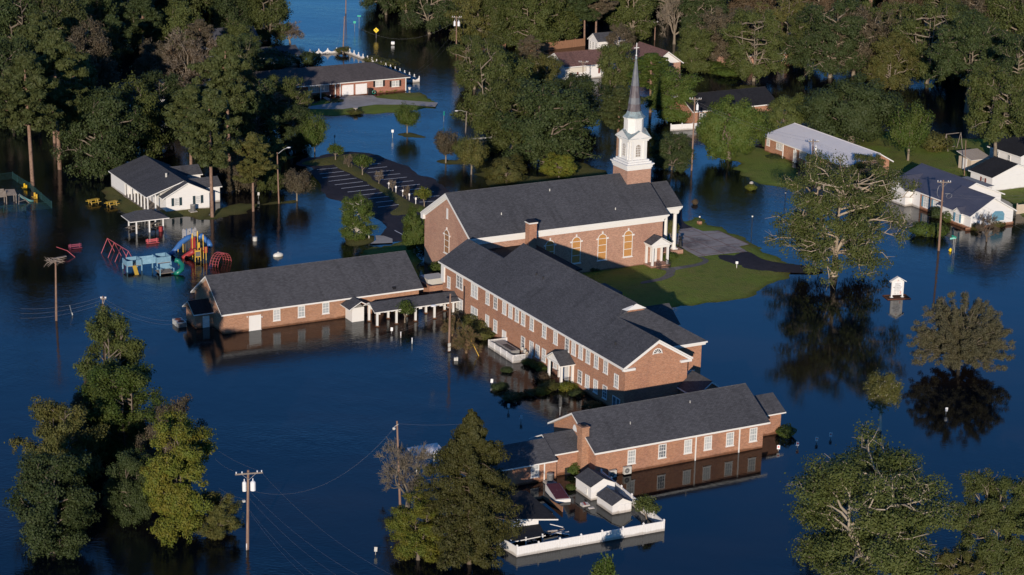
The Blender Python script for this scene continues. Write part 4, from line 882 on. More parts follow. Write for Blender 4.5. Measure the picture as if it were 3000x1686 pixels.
house('white_house', 'small pale gabled house in the woods between the large right oaks', 2372, 150, 6, 7, 2.6, 4.6, SIDE, ROOFM)

b = Bld('white_roofed_carport', 'pale metal roofed carport half hidden behind bare tree and cypress', 'carport', *uva(1260, 1370))
q = [uva(1212, 1334, 2.1), uva(1300, 1312, 2.1)]; r = MB(); r.slab([(q[0][0], q[0][1]-.3, 2.0), (q[1][0]-.3, q[0][1]-.3, 2.0), (q[1][0]-.3, q[0][1]+1.7, 2.35), (q[0][0], q[0][1]+1.7, 2.35)], .08); b.part('roof', r, [ROOFS, WHITE])
for dx in (.3, 2.4):
    g = MB(); g.box(q[0][0]+dx, q[0][0]+dx+.1, q[0][1], q[0][1]+.1, -.6, 2.0); b.part('post', g, WHITE)
# ------------------------------------------------------------------ sheds and clutter inside the vinyl fence
b = Bld('garden_shed', 'larger white shed with dark gable roof inside the vinyl fence', 'shed', 112, 187)
gable(b, 112.0, 114.9, 187.0, 190.2, -1.5, 1.5, 2.25, 'y', .12, .1, wall=SIDE, th=.06)
window(b, 'W', 187.9, 111.99, .45, .4, .65, 'dark')
b = Bld('garden_shed', 'smaller white shed with double doors nearest the vinyl fence corner', 'shed', 112, 182.8)
gable(b, 112.1, 114.4, 182.75, 185.9, -1.5, 1.0, 1.65, 'y', .12, .1, wall=SIDE, th=.06)
g = MB(); g.box(112.9, 113.6, 182.7, 182.74, -.5, .95); g.box(113.63, 114.3, 182.7, 182.74, -.5, .95); b.part('double_door', g, VINYL)
b = Bld('camper_shell', 'low floating white shell with peeling maroon top near the brick annex', 'camper shell', 108.5, 188)
g = MB(); P = [(108.3, 188.0), (109.9, 187.6), (110.4, 190.9), (108.9, 191.3)]
g.hull8([(x, y, -.3) for x, y in P], [(P[0][0], P[0][1], .32), (P[1][0], P[1][1], .32), (P[2][0], P[2][1], .8), (P[3][0], P[3][1], .8)]); b.part('body', g, WHITE)
g = MB(); Q = [(108.42, 188.15), (109.85, 187.8), (110.28, 190.8), (108.92, 191.15)]; g.hull8([(Q[i][0], Q[i][1], (.36, .36, .83, .83)[i]) for i in range(4)], [(Q[i][0], Q[i][1], (.42, .42, .89, .89)[i]) for i in range(4)]); b.part('top', g, MAROON)
u, v = uva(1440+1370/4.9932, 1350+660/4.9932); b = Bld('floating_cooler', 'white and red box lid floating beside the smaller shed', 'cooler', u, v)
g = MB(); g.hull8([(u-.45, v-.3, -.1), (u+.5, v-.25, -.1), (u+.5, v+.4, -.1), (u-.45, v+.35, -.1)], [(u-.42, v-.27, .22), (u+.45, v-.22, .12), (u+.45, v+.35, .2), (u-.42, v+.3, .3)]); b.part('body', g, VINYL)
g = MB(); g.hull8([(u-.2, v-.27, .2), (u, v-.26, .2), (u+.1, v+.32, .28), (u-.1, v+.32, .28)], [(u-.2, v-.27, .24), (u, v-.26, .22), (u+.1, v+.32, .29), (u-.1, v+.32, .31)]); b.part('stripe', g, RED)
u, v = uva(1440+1460/4.9932, 1350+700/4.9932); g = MB(); g.hull8([(u-.35, v-.15, -.1), (u+.35, v-.2, -.1), (u+.35, v+.2, -.1), (u-.35, v+.15, -.1)], [(u-.3, v-.1, .12), (u+.3, v-.15, .06), (u+.3, v+.15, .1), (u-.3, v+.1, .16)])
o = g.build('crumpled_bag', VINYL, None, (u, v, 0)); o.location = W3(u, v); o.rotation_euler = (0, 0, CT); tag(o, 'crumpled white plastic floating against the smaller shed', 'bag')
b = Bld('floating_deck', 'broken brown wooden deck piece floating by the dark roofed carport', 'deck', 107.3, 187)
for (x0, x1) in ((106.5, 106.65), (107.75, 107.85)):
    g = MB(); g.hull8([(x0, 185.6, -.2), (x1, 185.6, -.2), (x1, 190.0, -.2), (x0, 190.0, -.2)], [(x0, 185.6, .6 if x0 > 107 else .2), (x1, 185.6, .6 if x0 > 107 else .2), (x1, 190.0, .25), (x0, 190.0, .25)]); b.part('rail', g, FENCEW)
g = MB(); g.box(106.66, 107.74, 189.7, 189.9, -.1, .2); b.part('crossbar', g, FENCEW)
b = Bld('carport', 'dark roofed carport with white gable leaning in water beside the cypress', 'carport', 101, 182)
r = MB(); r.slab([(98.5, 183.3, 1.75), (105.3, 182.1, 1.0), (104.6, 187.6, 2.2), (98.5, 188.8, 2.8)], .14); r.slab([(98.2, 179.6, .72), (102.5, 179.7, .68), (103.4, 182.6, .62), (98.2, 183.1, .66)], .1); b.part('roof', r, [ROOFC, WHITE])
g = MB(); g.poly([(98.3, 183.2, .6), (103.3, 182.65, .6), (103.3, 182.65, 1.02), (98.3, 183.2, 1.6)]); g.box(98.4, 103, 182.9, 183.1, -.6, .3); b.part('gable_siding', g, SIDE)
for x in (98.6, 100.3, 102.2):
    g = MB(); g.box(x-.06, x+.06, 179.75, 179.87, -.6, .85); b.part('post', g, WHITE)
for i, (x, y) in enumerate(((100.9, 180.3), (101.5, 180.2))):
    q = Bld('patio_chair', ('white patio chair under the carport edge', 'white folding chair beside the carport chair')[i], 'chair', x, y)
    for part_, a in (('seat', (x-.2, x+.2, y-.2, y+.2, .1, .15)), ('backrest', (x-.2, x+.2, y+.17, y+.21, .15, .6))):
        g = MB(); g.box(*a); q.part(part_, g, VINYL)
    for sx in (-.18, .18):
        for sy in (-.18, .18): g = MB(); g.box(x+sx-.02, x+sx+.02, y+sy-.02, y+sy+.02, -.3, .1); q.part('leg', g, VINYL)
random.seed(5)
for i in range(7):
    u = 104.0+random.random()*1.0; v = 179.9+i*.33; g = MB(); g.box(-.7, .7, -.07, .07, -.03, .03)
    o = g.build('loose_board', [WHITE, WOODG, SIDE][i % 3]); o.location = W3(u, v, .12+random.random()*.35); o.rotation_euler = (random.uniform(-.2, .2), random.uniform(-.3, .3), CT-.4+random.uniform(-.4, .4))
    tag(o, 'broken board in the debris pile at the carport corner', 'board', 'broken boards spilling from the carport corner')

def acdrum(label, px, py, z0=.2, r=.36, h=.85):
    p = at(px, py, z0); o = bpy.data.objects.new('air_conditioner', None); COL.objects.link(o); o.location = p; o.rotation_euler = (0, 0, CT); tag(o, label, 'air conditioner')
    g = MB(); g.box(-.55, .55, -.55, .55, -.7, 0); g.build('pad', CONC, o)
    g = MB(); g.tube([(0, 0, 0), (0, 0, h)], r, 8); g.build('housing', GRILL, o); g = MB(); g.tube([(0, 0, h), (0, 0, h+.05), (0, 0, h+.09)], [r+.03, r+.03, r*.6], 8); g.build('top', GREY, o)
acdrum('round grey air conditioner on a slab beside the annex downpipe', 1611, 1411)
acdrum('grey air conditioner on a slab by the white bungalow gable', 565, 618, .3, .4, .9)
for i, (x, y) in enumerate(((1792, 1396), (1832, 1386))):
    u, v = uva(x, y, .1); v = 191.6; q = Bld('split_unit', ('left of two cream fan units against the front brick wall', 'right of two cream fan units against the front brick wall')[i], 'air conditioner', u, v)
    g = MB(); g.box(u-.45, u+.45, v-.17, v+.17, .05 if i == 0 else .15, .85 if i == 0 else .95); q.part('housing', g, GREYL)
    zc = .45+.1*i; g = MB(); g.tube([(u-.1, v-.175, zc), (u-.1, v-.2, zc)], .3, 16); q.part('fan_grille', g, GRILL)
    g = MB(); g.tube([(u-.1, v-.2, zc), (u-.1, v-.215, zc)], .1, 10); q.part('fan_hub', g, GREY)
u, v = uva(526, 953); q = Bld('package_unit', 'double white air conditioner with rusty fan tops left of the wing', 'air conditioner', u, v)
g = MB(); g.box(u-.6, u+.6, v-1.0, v+1.0, -.5, .65); q.part('housing', g, GREYL)
for s in (-.5, .5):
    g = MB(); g.tube([(u, v+s, .65), (u, v+s, .69)], .42, 14); q.part('fan_grille', g, mat('rust', (.16, .05, .03), .9))
g = MB(); g.box(u-.55, u+.55, v-1.02, v-1.0, -.2, .55); q.part('coil', g, GRILL)

# lattice enclosure with generator beside the hall
b = Bld('lattice_enclosure', 'white lattice fence in a rectangle against the hall wall', 'fence', 124, 229)
L0 = uva(1250+660/3.81, 850+640/3.81); L1 = uva(1250+948/3.81, 850+815/3.81)
def lattice(g, p, q, z0, z1):
    L = math.dist(p, q); d = ((q[0]-p[0])/L, (q[1]-p[1])/L); H = z1-z0; n = int(L/.16)
    def bar(a, za, c, zc, w=.025):
        A = (p[0]+d[0]*a, p[1]+d[1]*a); C = (p[0]+d[0]*c, p[1]+d[1]*c); e = (-d[1]*.012, d[0]*.012)
        lo = [(A[0]-e[0], A[1]-e[1], za-w), (C[0]-e[0], C[1]-e[1], zc-w), (C[0]+e[0], C[1]+e[1], zc-w), (A[0]+e[0], A[1]+e[1], za-w)]
        g.hull8(lo, [(x, y, z+2*w) for x, y, z in lo])
    for i in range(-int(H/.16), n+1):
        a, c = i*.16, i*.16+H; za, zc = z0, z1
        if a < 0: za -= a; a = 0
        if c > L: zc -= c-L; c = L
        if c > a: bar(a, za, c, zc); bar(a, z0+z1-za, c, z0+z1-zc)
    bar(0, z1, L, z1, .05); bar(0, z0, L, z0, .05)
c4 = [(128.1, L0[1]-.4), (L0[0]+.3, L0[1]-.2), (L1[0]+.1, L1[1]-.1), (128.1, L1[1]-.3)]
for i in range(3):
    g = MB(); lattice(g, c4[i], c4[i+1], .05, .95); b.part('lattice_panel', g, VINYL)
for (x, y) in c4+[((c4[1][0]+c4[2][0])/2, (c4[1][1]+c4[2][1])/2), (c4[1][0]*.75+c4[2][0]*.25, c4[1][1]*.75+c4[2][1]*.25), (c4[1][0]*.25+c4[2][0]*.75, c4[1][1]*.25+c4[2][1]*.75)]:
    g = MB(); g.box(x-.06, x+.06, y-.06, y+.06, -.9, 1.05); b.part('post', g, VINYL)
gu, gv = 126.9, (L0[1]+L1[1])/2+.6
b = Bld('generator', 'long grey generator with slotted top inside the white lattice', 'generator', gu, gv)
g = MB(); g.box(gu-.6, gu+.6, gv-2.2, gv+2.2, -.5, .85); b.part('housing', g, GREY)
g = MB()
for i in range(5): g.box(gu-.4, gu+.3, gv-1.8+i*.5, gv-1.55+i*.5, .86, .9)
b.part('top_louver', g, BLACK)
for i, vv in enumerate((-3.0, -3.7, -4.2)):
    p = W3(127.4, gv+vv, 0); o = bpy.data.objects.new('gas_meter', None); COL.objects.link(o); o.location = p; o.rotation_euler = (0, 0, CT); tag(o, ('tall grey meter box on a post right of the generator', 'short grey meter on a post near the lattice corner', 'tan meter on a post closest to the lattice end')[i], 'meter')
    g = MB(); g.tube([(0, 0, -.6), (0, 0, 1.1-.12*i)], .035, 6); g.build('post', GREY, o); g = MB(); g.box(-.15, .15, -.1, .1, 1.1-.12*i, 1.5-.12*i); g.build('box', [GREYL, GREYL, TANW][i], o)
# ------------------------------------------------------------------ playground
def Zp(x, y): return (280+x/6.133, 650+y/6.133)
def obj(name, label, cat, px, py, z=0., group=None, rz=0.):
    p = at(px, py, z); o = bpy.data.objects.new(name, None); COL.objects.link(o); o.location = p; o.rotation_euler = (0, 0, CT+rz); o.empty_display_size = .4
    return tag(o, label, cat, group)
def part(o, name, m, fn, smooth=False):
    g = MB(); fn(g); return g.build(name, m, o, smooth=smooth)
def loc(o, px, py, z=0.):                        # a traced point in the thing's own coordinates
    p = at(px, py, z)-o.location; c, s = math.cos(-o.rotation_euler[2]), math.sin(-o.rotation_euler[2]); return (p.x*c-p.y*s, p.x*s+p.y*c, p.z)
# swing frame
sw = obj('swing_frame', 'faded red swing frame standing in the flooded playground', 'swing set', *Zp(280, 630))
def top_of(px, py, pyb, pxb):                     # height and place of a point above a foot
    return None
T0, T1 = loc(sw, *Zp(212, 300), 2.1), loc(sw, *Zp(590, 530), 2.1)
T0 = (T0[0], T0[1], 2.1); T1 = (T1[0], T1[1], 2.1)
part(sw, 'top_bar', PINK, lambda g: g.tube([T0, T1], .045, 6))
for t in (0, .33, .66, 1):
    c = [T0[j]*(1-t)+T1[j]*t for j in range(3)]
    for sgn in (-1, 1): part(sw, 'leg', PINK, lambda g: g.tube([c, (c[0]+sgn*1.15, c[1]+.1*sgn, -.3)], .04, 6))
# blue wooden fort
ft = obj('wooden_fort', 'faded blue wooden play fort with bridge, yellow slide and green tube slide', 'playset', *Zp(700, 860))
def FL(x, y, z=0): return loc(ft, *Zp(x, y), z)
a0 = FL(570, 910); a1 = FL(828, 935)
def boards(g, x0, x1, y0, y1, z0, z1, n):
    for i in range(n): g.box(x0, x1, y0, y1, z0+(z1-z0)*i/n, z0+(z1-z0)*(i+.86)/n)
def tower(o, x, y, w, d, zf, zt, gap=None, legs=True):
    def wl(g):
        if gap is None: boards(g, x, x+w, y-.03, y+.03, zf, zt, 6)
        else: boards(g, x, x+w*.38, y-.03, y+.03, zf, zt, 6); boards(g, x+w*.62, x+w, y-.03, y+.03, zf, zt, 6)
        boards(g, x-.03, x+.03, y, y+d, zf, zt, 6); boards(g, x+w-.03, x+w+.03, y, y+d, zf, zt, 6); boards(g, x+.5, x+w-.1, y+d-.03, y+d+.03, zf, zt, 6)
    part(o, 'board_wall', PBLUE, wl); part(o, 'platform', WOODG, lambda g: g.box(x, x+w, y, y+d, zf-.1, zf))
    for i in (0, 1):
        for j in (0, 1): part(o, 'leg', PBLUE, lambda g: g.box(x+i*w-.07, x+i*w+.07, y+j*d-.07, y+j*d+.07, -.8, zf))
x1, y1 = a0[0], a0[1]
tower(ft, x1, y1, 2.1, 1.9, .85, 1.6, gap=1)
bx, by = FL(1110, 900)[:2]
tower(ft, bx, by, 2.0, 2.0, 1.25, 2.05)
def br(g):
    for dy in (0, 1.1): 
        for i in range(5):
            za = .75+i*.17; zb = 1.15+i*.17
            g.hull8([(x1+2.15, y1+.4+dy, za), (bx-.05, by+.5+dy, zb), (bx-.05, by+.56+dy, zb), (x1+2.15, y1+.46+dy, za)], [(x1+2.15, y1+.4+dy, za+.14), (bx-.05, by+.5+dy, zb+.14), (bx-.05, by+.56+dy, zb+.14), (x1+2.15, y1+.46+dy, za+.14)])
part(ft, 'bridge', PBLUE, br)
def dk(g):
    for i in range(9): g.box(bx-.3, bx+1.7, by-2.0+i*.22, by-1.8+i*.22, .22, .3)
part(ft, 'lower_deck', WOODG, dk)
part(ft, 'deck_rail', PBLUE, lambda g: (g.box(bx-.33, bx-.25, by-2, by-.1, .75, .85), g.box(bx-.35, bx-.25, by-2.05, by-1.95, -.5, .9), g.box(bx+1.65, bx+1.75, by-2.05, by-1.95, -.5, .9), g.box(bx+1.66, bx+1.74, by-2, by-.1, .75, .85), g.box(bx+.4, bx+1.9, by-.06, by, .3, 1.1)))
part(ft, 'slide', YEL, lambda g: g.hull8([(x1+.75, y1-.05, .75), (x1+1.3, y1-.05, .75), (x1+1.1, y1-1.7, -.1), (x1+.55, y1-1.7, -.1)][::-1], [(x1+.75, y1-.05, .85), (x1+1.3, y1-.05, .85), (x1+1.1, y1-1.7, .0), (x1+.55, y1-1.7, .0)][::-1]))
gp = [FL(1425, 690, 1.5), FL(1500, 710, 1.3), FL(1565, 790, .95), FL(1550, 860, .6), FL(1470, 920, .3), FL(1420, 935, .0)]
part(ft, 'tube_slide', GREEN, lambda g: g.tube(gp, .33, 12), True)
# plastic play structure
ps = obj('play_structure', 'colourful play structure with blue tube slide, red slide and yellow posts', 'playset', *Zp(1850, 700))
def PL(x, y, z=0): return loc(ps, *Zp(x, y), z)
for (x, y, h) in ((1792, 720, 1.9), (1892, 705, 1.9), (1843, 680, 1.7), (1940, 665, 3.4), (1988, 692, 1.95), (1745, 640, 3.2), (1838, 600, 3.4), (1575, 590, 1.6), (1485, 640, 1.2), (1605, 560, 1.3)):
    q = PL(x, y); part(ps, 'post', YEL, lambda g: g.tube([(q[0], q[1], -.6), (q[0], q[1], h)], .055, 8))
for (x, y) in ((1745, 640), (1838, 600), (1940, 665)):
    q = PL(x, y); part(ps, 'finial', YEL, lambda g: g.tube([(q[0], q[1], 2.6), (q[0], q[1], 2.9), (q[0], q[1], 3.35), (q[0], q[1], 3.6)], [.06, .13, .10, .03], 8))
c0 = PL(1840, 650)
part(ps, 'deck', RED, lambda g: (g.box(c0[0]-.9, c0[0]+.9, c0[1]-.8, c0[1]+1.0, 1.1, 1.25), g.box(c0[0]-.8, c0[0]-.1, c0[1]+.6, c0[1]+.68, 1.3, 2.9), g.box(c0[0]+.6, c0[0]+1.2, c0[1]-.7, c0[1]-.62, .8, 1.7)))
part(ps, 'panel', YEL, lambda g: (g.box(PL(1792, 720)[0]+.05, PL(1892, 705)[0]-.05, PL(1792, 720)[1]-.04, PL(1792, 720)[1]+.04, 1.42, 1.62), g.box(PL(1792, 720)[0]+.05, PL(1892, 705)[0]-.05, PL(1792, 720)[1]-.04, PL(1792, 720)[1]+.04, .62, .74), g.box(c0[0]-.1, c0[0]+.25, c0[1]-.2, c0[1]-.1, 1.5, 2.3)))
part(ps, 'game_panel', GRILL, lambda g: g.box(PL(1792, 720)[0]+.08, PL(1892, 705)[0]-.08, PL(1792, 720)[1]-.02, PL(1792, 720)[1]+.02, .74, 1.42))
gp = [PL(1745, 270, 2.3), PL(1660, 290, 2.2), PL(1590, 340, 1.9), PL(1520, 400, 1.5), PL(1460, 480, 1.0), PL(1400, 550, .5), PL(1340, 590, .1)]
part(ps, 'tube_slide', BLUE, lambda g: g.tube(gp, [.42, .4, .4, .4, .38, .36, .34], 12), True)
gp = [PL(1840, 290, 2.4), PL(1900, 250, 2.6), PL(1970, 320, 2.1), PL(2040, 380, 1.7), PL(2060, 440, 1.4)]
part(ps, 'tube_slide', BLUE, lambda g: g.tube(gp, .38, 12), True)
gp = [PL(1780, 520, 1.2), PL(1700, 570, .7), PL(1620, 620, .25), PL(1560, 660, .0)]
part(ps, 'slide', RED, lambda g: g.tube(gp, [.4, .4, .38, .3], 8), True)
# climbing wall
cw = obj('climbing_wall', 'grey speckled climbing wall with wavy outline beside blue poles', 'climbing wall', *Zp(1560, 330))
def cwf(g):
    xs = [i*.18 for i in range(13)]; top = [1.5+.18*math.sin(i*1.3)+.1*math.sin(i*2.9) for i in range(13)]; bot = [.25+.35*abs(math.sin(i*.9)) if i % 4 else -.5 for i in range(13)]
    for i in range(12): g.hull8([(xs[i], -.06, bot[i]), (xs[i+1], -.06, bot[i+1]), (xs[i+1], .06, bot[i+1]), (xs[i], .06, bot[i])], [(xs[i], -.06, top[i]), (xs[i+1], -.06, top[i+1]), (xs[i+1], .06, top[i+1]), (xs[i], .06, top[i])])
part(cw, 'wall_panel', mat('speckled_grey_plastic', (.30, .30, .31), .7, noise=[((.05, .04, .05), 5, .62, .64, 'Object')]), cwf)
for x in (.6, 1.4): part(cw, 'post', BLUE, lambda g: g.tube([(x, -.12, -.6), (x, -.12, 1.7)], .04, 6))
# dome climber
dc = obj('arch_climber', 'faded red arched ladder climber next to the play structure', 'climber', *Zp(2240, 780))
def dcf(g):
    A, Bp = loc(dc, *Zp(2050, 800)), loc(dc, *Zp(2195, 825)); d = (Bp[0]-A[0], Bp[1]-A[1]); far = loc(dc, *Zp(2440, 715)); e = (far[0]-Bp[0], far[1]-Bp[1])
    for k in range(4):
        s = k/3; g.tube([(A[0]+d[0]*s+e[0]*(.5-.5*math.cos(PI*i/12)), A[1]+d[1]*s+e[1]*(.5-.5*math.cos(PI*i/12)), -.15+1.75*math.sin(PI*i/12)) for i in range(13)], .028, 5)
    for i in range(13):
        t = PI*(i+.2)/13; p = (e[0]*(.5-.5*math.cos(t)), e[1]*(.5-.5*math.cos(t)), -.15+1.75*math.sin(t)); g.tube([(A[0]+p[0], A[1]+p[1], p[2]), (Bp[0]+p[0], Bp[1]+p[1], p[2])], .02, 5)
part(dc, 'ladder_frame', PINK, dcf)
def bench(label, px, py, m, w=2.0, rz=0., z=0., group=None):
    o = obj('bench', label, 'bench', px, py, z, group, rz)
    part(o, 'seat', m, lambda g: (g.box(-w/2, w/2, -.42, -.22, .05, .1), g.box(-w/2, w/2, -.2, .0, .05, .1)))
    part(o, 'backrest', m, lambda g: (g.box(-w/2, w/2, .04, .09, .22, .38), g.box(-w/2, w/2, .06, .11, .45, .6)))
    for s in (-1, 1): part(o, 'leg', m, lambda g: g.box(s*w*.36-.05, s*w*.36+.05, -.1, .15, -.5, .7))
bench('faded red bench half submerged below the picnic shelter', *Zp(1020, 385), PINK, 1.9)
bench('dim purple red bench half submerged farther left in the playground', 220, 728, mat('dull_red_paint', (.22, .05, .08), .7), 1.9)
bench('yellow bench inside the green fence, the farther one', 74, 553, YELD, 1.5, -PI/2)
bench('yellow bench inside the green fence, nearer to its gate', 104, 580, YEL, 1.5, -PI/2)
def picnic(label, px, py, m, z=.0, rz=0., s=1.):
    o = obj('picnic_table', label, 'picnic table', px, py, z, 'picnic tables', rz); o.scale = (s, s, s)
    part(o, 'tabletop', m, lambda g: [g.box(-.9, .9, -.38+i*.155, -.24+i*.155, .68, .73) for i in range(5)])
    for y in (-.72, .72): part(o, 'seat', m, lambda g: g.box(-.9, .9, y-.13, y+.13, .40, .45))
    for x in (-.6, .6): part(o, 'leg', m, lambda g: (g.tube([(x, -.25, .68), (x, -.6, -.4)], .04, 4), g.tube([(x, .25, .68), (x, .6, -.4)], .04, 4), g.box(x-.04, x+.04, -.75, .75, .36, .42)))
picnic('yellow picnic table on the grass edge, the left one', 274, 598, YEL, -.05, .25)
picnic('yellow picnic table on the grass, nearer the white bungalow', 328, 604, YEL, .0, .25)
picnic('weathered picnic table under the left of the picnic shelter', 392, 676, WOODG, -.25, .3)
picnic('weathered picnic table under the shelter beside the red barrel', 452, 668, WOODG, -.2, .1)
o = obj('red_barrel', 'red barrel standing in water at the shelter post', 'barrel', 471, 678)
part(o, 'body', RED, lambda g: g.tube([(0, 0, -.4), (0, 0, .7)], .29, 16)); part(o, 'rim', RED, lambda g: g.tube([(0, 0, .70), (0, 0, .73)], .31, 16))
# picnic shelter
b = Bld('picnic_shelter', 'open picnic shelter with grey hip roof on white posts', 'shelter', *uva(425, 680))
A = [uva(354, 635, 1.9), uva(381, 652, 1.9), uva(497, 640, 1.9)]
e0, e1 = A[1], A[2]; vv0 = (e0[1]+e1[1])/2; u0, u1 = e0[0], e1[0]; vv1 = vv0+4.2
r = MB(); c = ((u0+1.6, (vv0+vv1)/2, 3.0), (u1-2.2, (vv0+vv1)/2, 3.0))
r.slab([(u0, vv0, 1.95), (u1, vv0, 1.95), c[1], c[0]], .12); r.slab([(u1, vv0, 1.95), (u1, vv1, 1.95), c[1]], .12); r.slab([c[1], (u1, vv1, 1.95), (u0, vv1, 1.95), c[0]], .12); r.slab([c[0], (u0, vv1, 1.95), (u0, vv0, 1.95)], .12)
b.part('roof', r, [ROOF, WHITE])
for (x, y) in ((u0+1.0, vv0+.25), (u0+3.0, vv0+.25), (u1-.8, vv0+.6), (u0+1.0, vv1-.5), (u1-.9, vv1-.5)):
    g = MB(); g.box(x-.09, x+.09, y-.09, y+.09, -.6, 1.85); b.part('post', g, WHITE)
# green chain-link fence
MESH = mat('green_mesh', (.008, .04, .042), .8)
def meshpanel(b, p, q, h):
    L = math.dist(p, q); d = ((q[0]-p[0])/L, (q[1]-p[1])/L); g = MB(); n = int(L/.22)
    def bar(a, za, c, zc, w=.011): g.tube([(p[0]+d[0]*a, p[1]+d[1]*a, za), (p[0]+d[0]*c, p[1]+d[1]*c, zc)], w, 3, cap=False)
    for i in range(-int(h/.22), n+1):
        a, c, za, zc = i*.22, i*.22+h, 0., h
        if a < 0: za -= a; a = 0
        if c > L: zc -= c-L; c = L
        if c > a: bar(a, za, c, zc); bar(a, h-za, c, h-zc)
    bar(0, h, L, h, .03); b.part('mesh_panel', g, MESH)
b = Bld('chain_link_fence', 'dark green chain link fence round the small flooded playground at left', 'fence', *uva(100, 570))
F = [uva(x/9.05, 480+y/9.05) for x, y in ((-200, 470), (340, 400), (465, 495), (800, 690), (1100, 960), (1375, 1190), (870, 1240), (680, 1255), (100, 1300), (-200, 1330))]
for i in range(len(F)-1):
    if i != 6: meshpanel(b, F[i], F[i+1], 1.05)
for p in F: g = MB(); g.tube([(p[0], p[1], -.6), (p[0], p[1], 1.2)], .05, 6); b.part('post', g, MESH)
ws = obj('wooden_playset', 'old wooden playset with teal slide at the left edge', 'playset', 10, 600)
part(ws, 'tower_wall', WOODG, lambda g: (boards(g, -.8, .5, -.04, .04, 1.2, 2.2, 6), boards(g, -.8, .5, 1.2, 1.28, 1.2, 2.2, 6)))
part(ws, 'awning', WOODG, lambda g: g.slab([(.6, -.3, 1.5), (2.1, -.3, 1.4), (2.1, 1.0, 2.0), (.6, 1.0, 2.1)], .06, 0, 0))
for x in (-.8, .5, 2.0):
    for y in (0, 1.2): part(ws, 'leg', WOODG, lambda g: g.box(x-.06, x+.06, y-.06, y+.06, -.6, 1.6))
part(ws, 'swing_leg', WOODG, lambda g: (g.tube([(2.6, .3, 1.3), (1.9, -1.6, -.4)], .06, 5), g.tube([(2.6, .3, 1.3), (4.2, -.9, -.4)], .06, 5), g.tube([(2.2, -.7, .4), (3.4, -.4, .45)], .04, 5)))
part(ws, 'slide', mat('teal_plastic', (.12, .28, .27), .4), lambda g: g.tube([(2.6, .5, 1.2), (3.2, .3, .7), (4.0, .1, .2), (4.7, 0, .05)], [.18, .2, .2, .18], 6), True)
o = obj('seesaw', 'brown tilted board and bent pipe in the water near the messy pole', 'seesaw', 176, 756)
part(o, 'board', WOODG, lambda g: g.hull8([(-.9, -.2, -.05), (.9, -.2, .1), (.9, .2, .1), (-.9, .2, -.05)], [(-.9, -.2, .05), (.9, -.2, .2), (.9, .2, .2), (-.9, .2, .05)]))
part(o, 'pipe', PINK, lambda g: g.tube([(.3, 2.5, .9), (1.2, .4, .8), (2.0, -.6, 0)], .04, 5))
# tanks
o = obj('propane_tank', 'white rounded propane tank floating in the flooded car park', 'tank', 815, 751)
part(o, 'tank', TANK, lambda g: g.ell((0, 0, .12), (.78, .45, .42), 18, 10), True); part(o, 'cap', TANK, lambda g: g.tube([(0, 0, .5), (0, 0, .62)], .12, 8))
o = obj('litter_bin', 'grey round litter bin standing in the dark water below the pines', 'bin', 747, 706)
part(o, 'body', GREYL, lambda g: g.tube([(0, 0, -.4), (0, 0, .55)], .33, 14)); part(o, 'lid', GREY, lambda g: g.tube([(0, 0, .55), (0, 0, .62), (0, 0, .68)], [.36, .34, .2], 14))
o = obj('wheelie_bin', 'black wheeled bin beside the right garage door', 'bin', 1083, 277, .17)
part(o, 'body', BLACK, lambda g: g.hull8([(-.3, -.3, 0), (.3, -.3, 0), (.3, .3, 0), (-.3, .3, 0)], [(-.38, -.38, 1.1), (.38, -.38, 1.1), (.38, .38, 1.1), (-.38, .38, 1.1)])); part(o, 'lid', BLACK, lambda g: g.box(-.4, .4, -.42, .42, 1.11, 1.2))
o = obj('hose_reel', 'round green hose reel against the ranch house wall', 'hose reel', 1094, 276, .17)
part(o, 'reel', GREEN, lambda g: g.tube([(.3*math.cos(PI*i/8), -.2, .4+.3*math.sin(PI*i/8)) for i in range(17)], .09, 6))
o = obj('birdbath', 'pale stone birdbath in shrubs on the ranch house lawn', 'birdbath', 1042, 331, .1)
part(o, 'bowl', CONC, lambda g: g.tube([(0, 0, .7), (0, 0, .8), (0, 0, 1.0)], [.15, .4, .5], 12)); part(o, 'pedestal', CONC, lambda g: g.tube([(0, 0, 0), (0, 0, .7)], [.22, .12], 8))
o = obj('flower_pot', 'small white planter at the ranch house corner', 'planter', 1200, 264, .1)
part(o, 'bowl', WHITE, lambda g: g.tube([(0, 0, 0), (0, 0, .45)], [.15, .3], 8)); part(o, 'rim', WHITE, lambda g: g.tube([(0, 0, .45), (0, 0, .52)], .33, 8))
o = obj('boulder', 'pale rock in a small yellow shrub on the flooded roadside', 'rock', 2201, 546, .2)
part(o, 'stone', CONC, lambda g: g.ell((0, 0, .5), (.38, .3, .32), 9, 5), True)

# ------------------------------------------------------------------ signs
def text_obj(body, size, m, parent, loc_, name='lettering', align='CENTER'):
    cu = bpy.data.curves.new(name, 'FONT'); cu.body = body; cu.size = size; cu.align_x = align; cu.extrude = .004; cu.space_line = .95
    o = bpy.data.objects.new(name, cu); COL.objects.link(o); bpy.context.view_layer.update()
    dg = bpy.context.evaluated_depsgraph_get(); me = bpy.data.meshes.new_from_object(o.evaluated_get(dg)); me.name = name
    bpy.data.objects.remove(o); me.materials.clear(); me.materials.append(m)
    o = bpy.data.objects.new(name, me); COL.objects.link(o); o.parent = parent; o.location = loc_; o.rotation_euler = (PI/2, 0, 0); return o
p = at(2627, 872); cs = bpy.data.objects.new('church_sign', None); COL.objects.link(cs); cs.location = p; cs.rotation_euler = (0, 0, .22); cs.scale = (.8, .8, .86)
tag(cs, 'white church sign with gabled top on a brick edged bed in water', 'sign')
for x in (-.98, .98):
    part(cs, 'post', WHITE, lambda g: (g.box(x-.12, x+.12, -.12, .12, 0, 2.75), g.box(x-.24, x+.24, -.24, .24, .02, .14)))
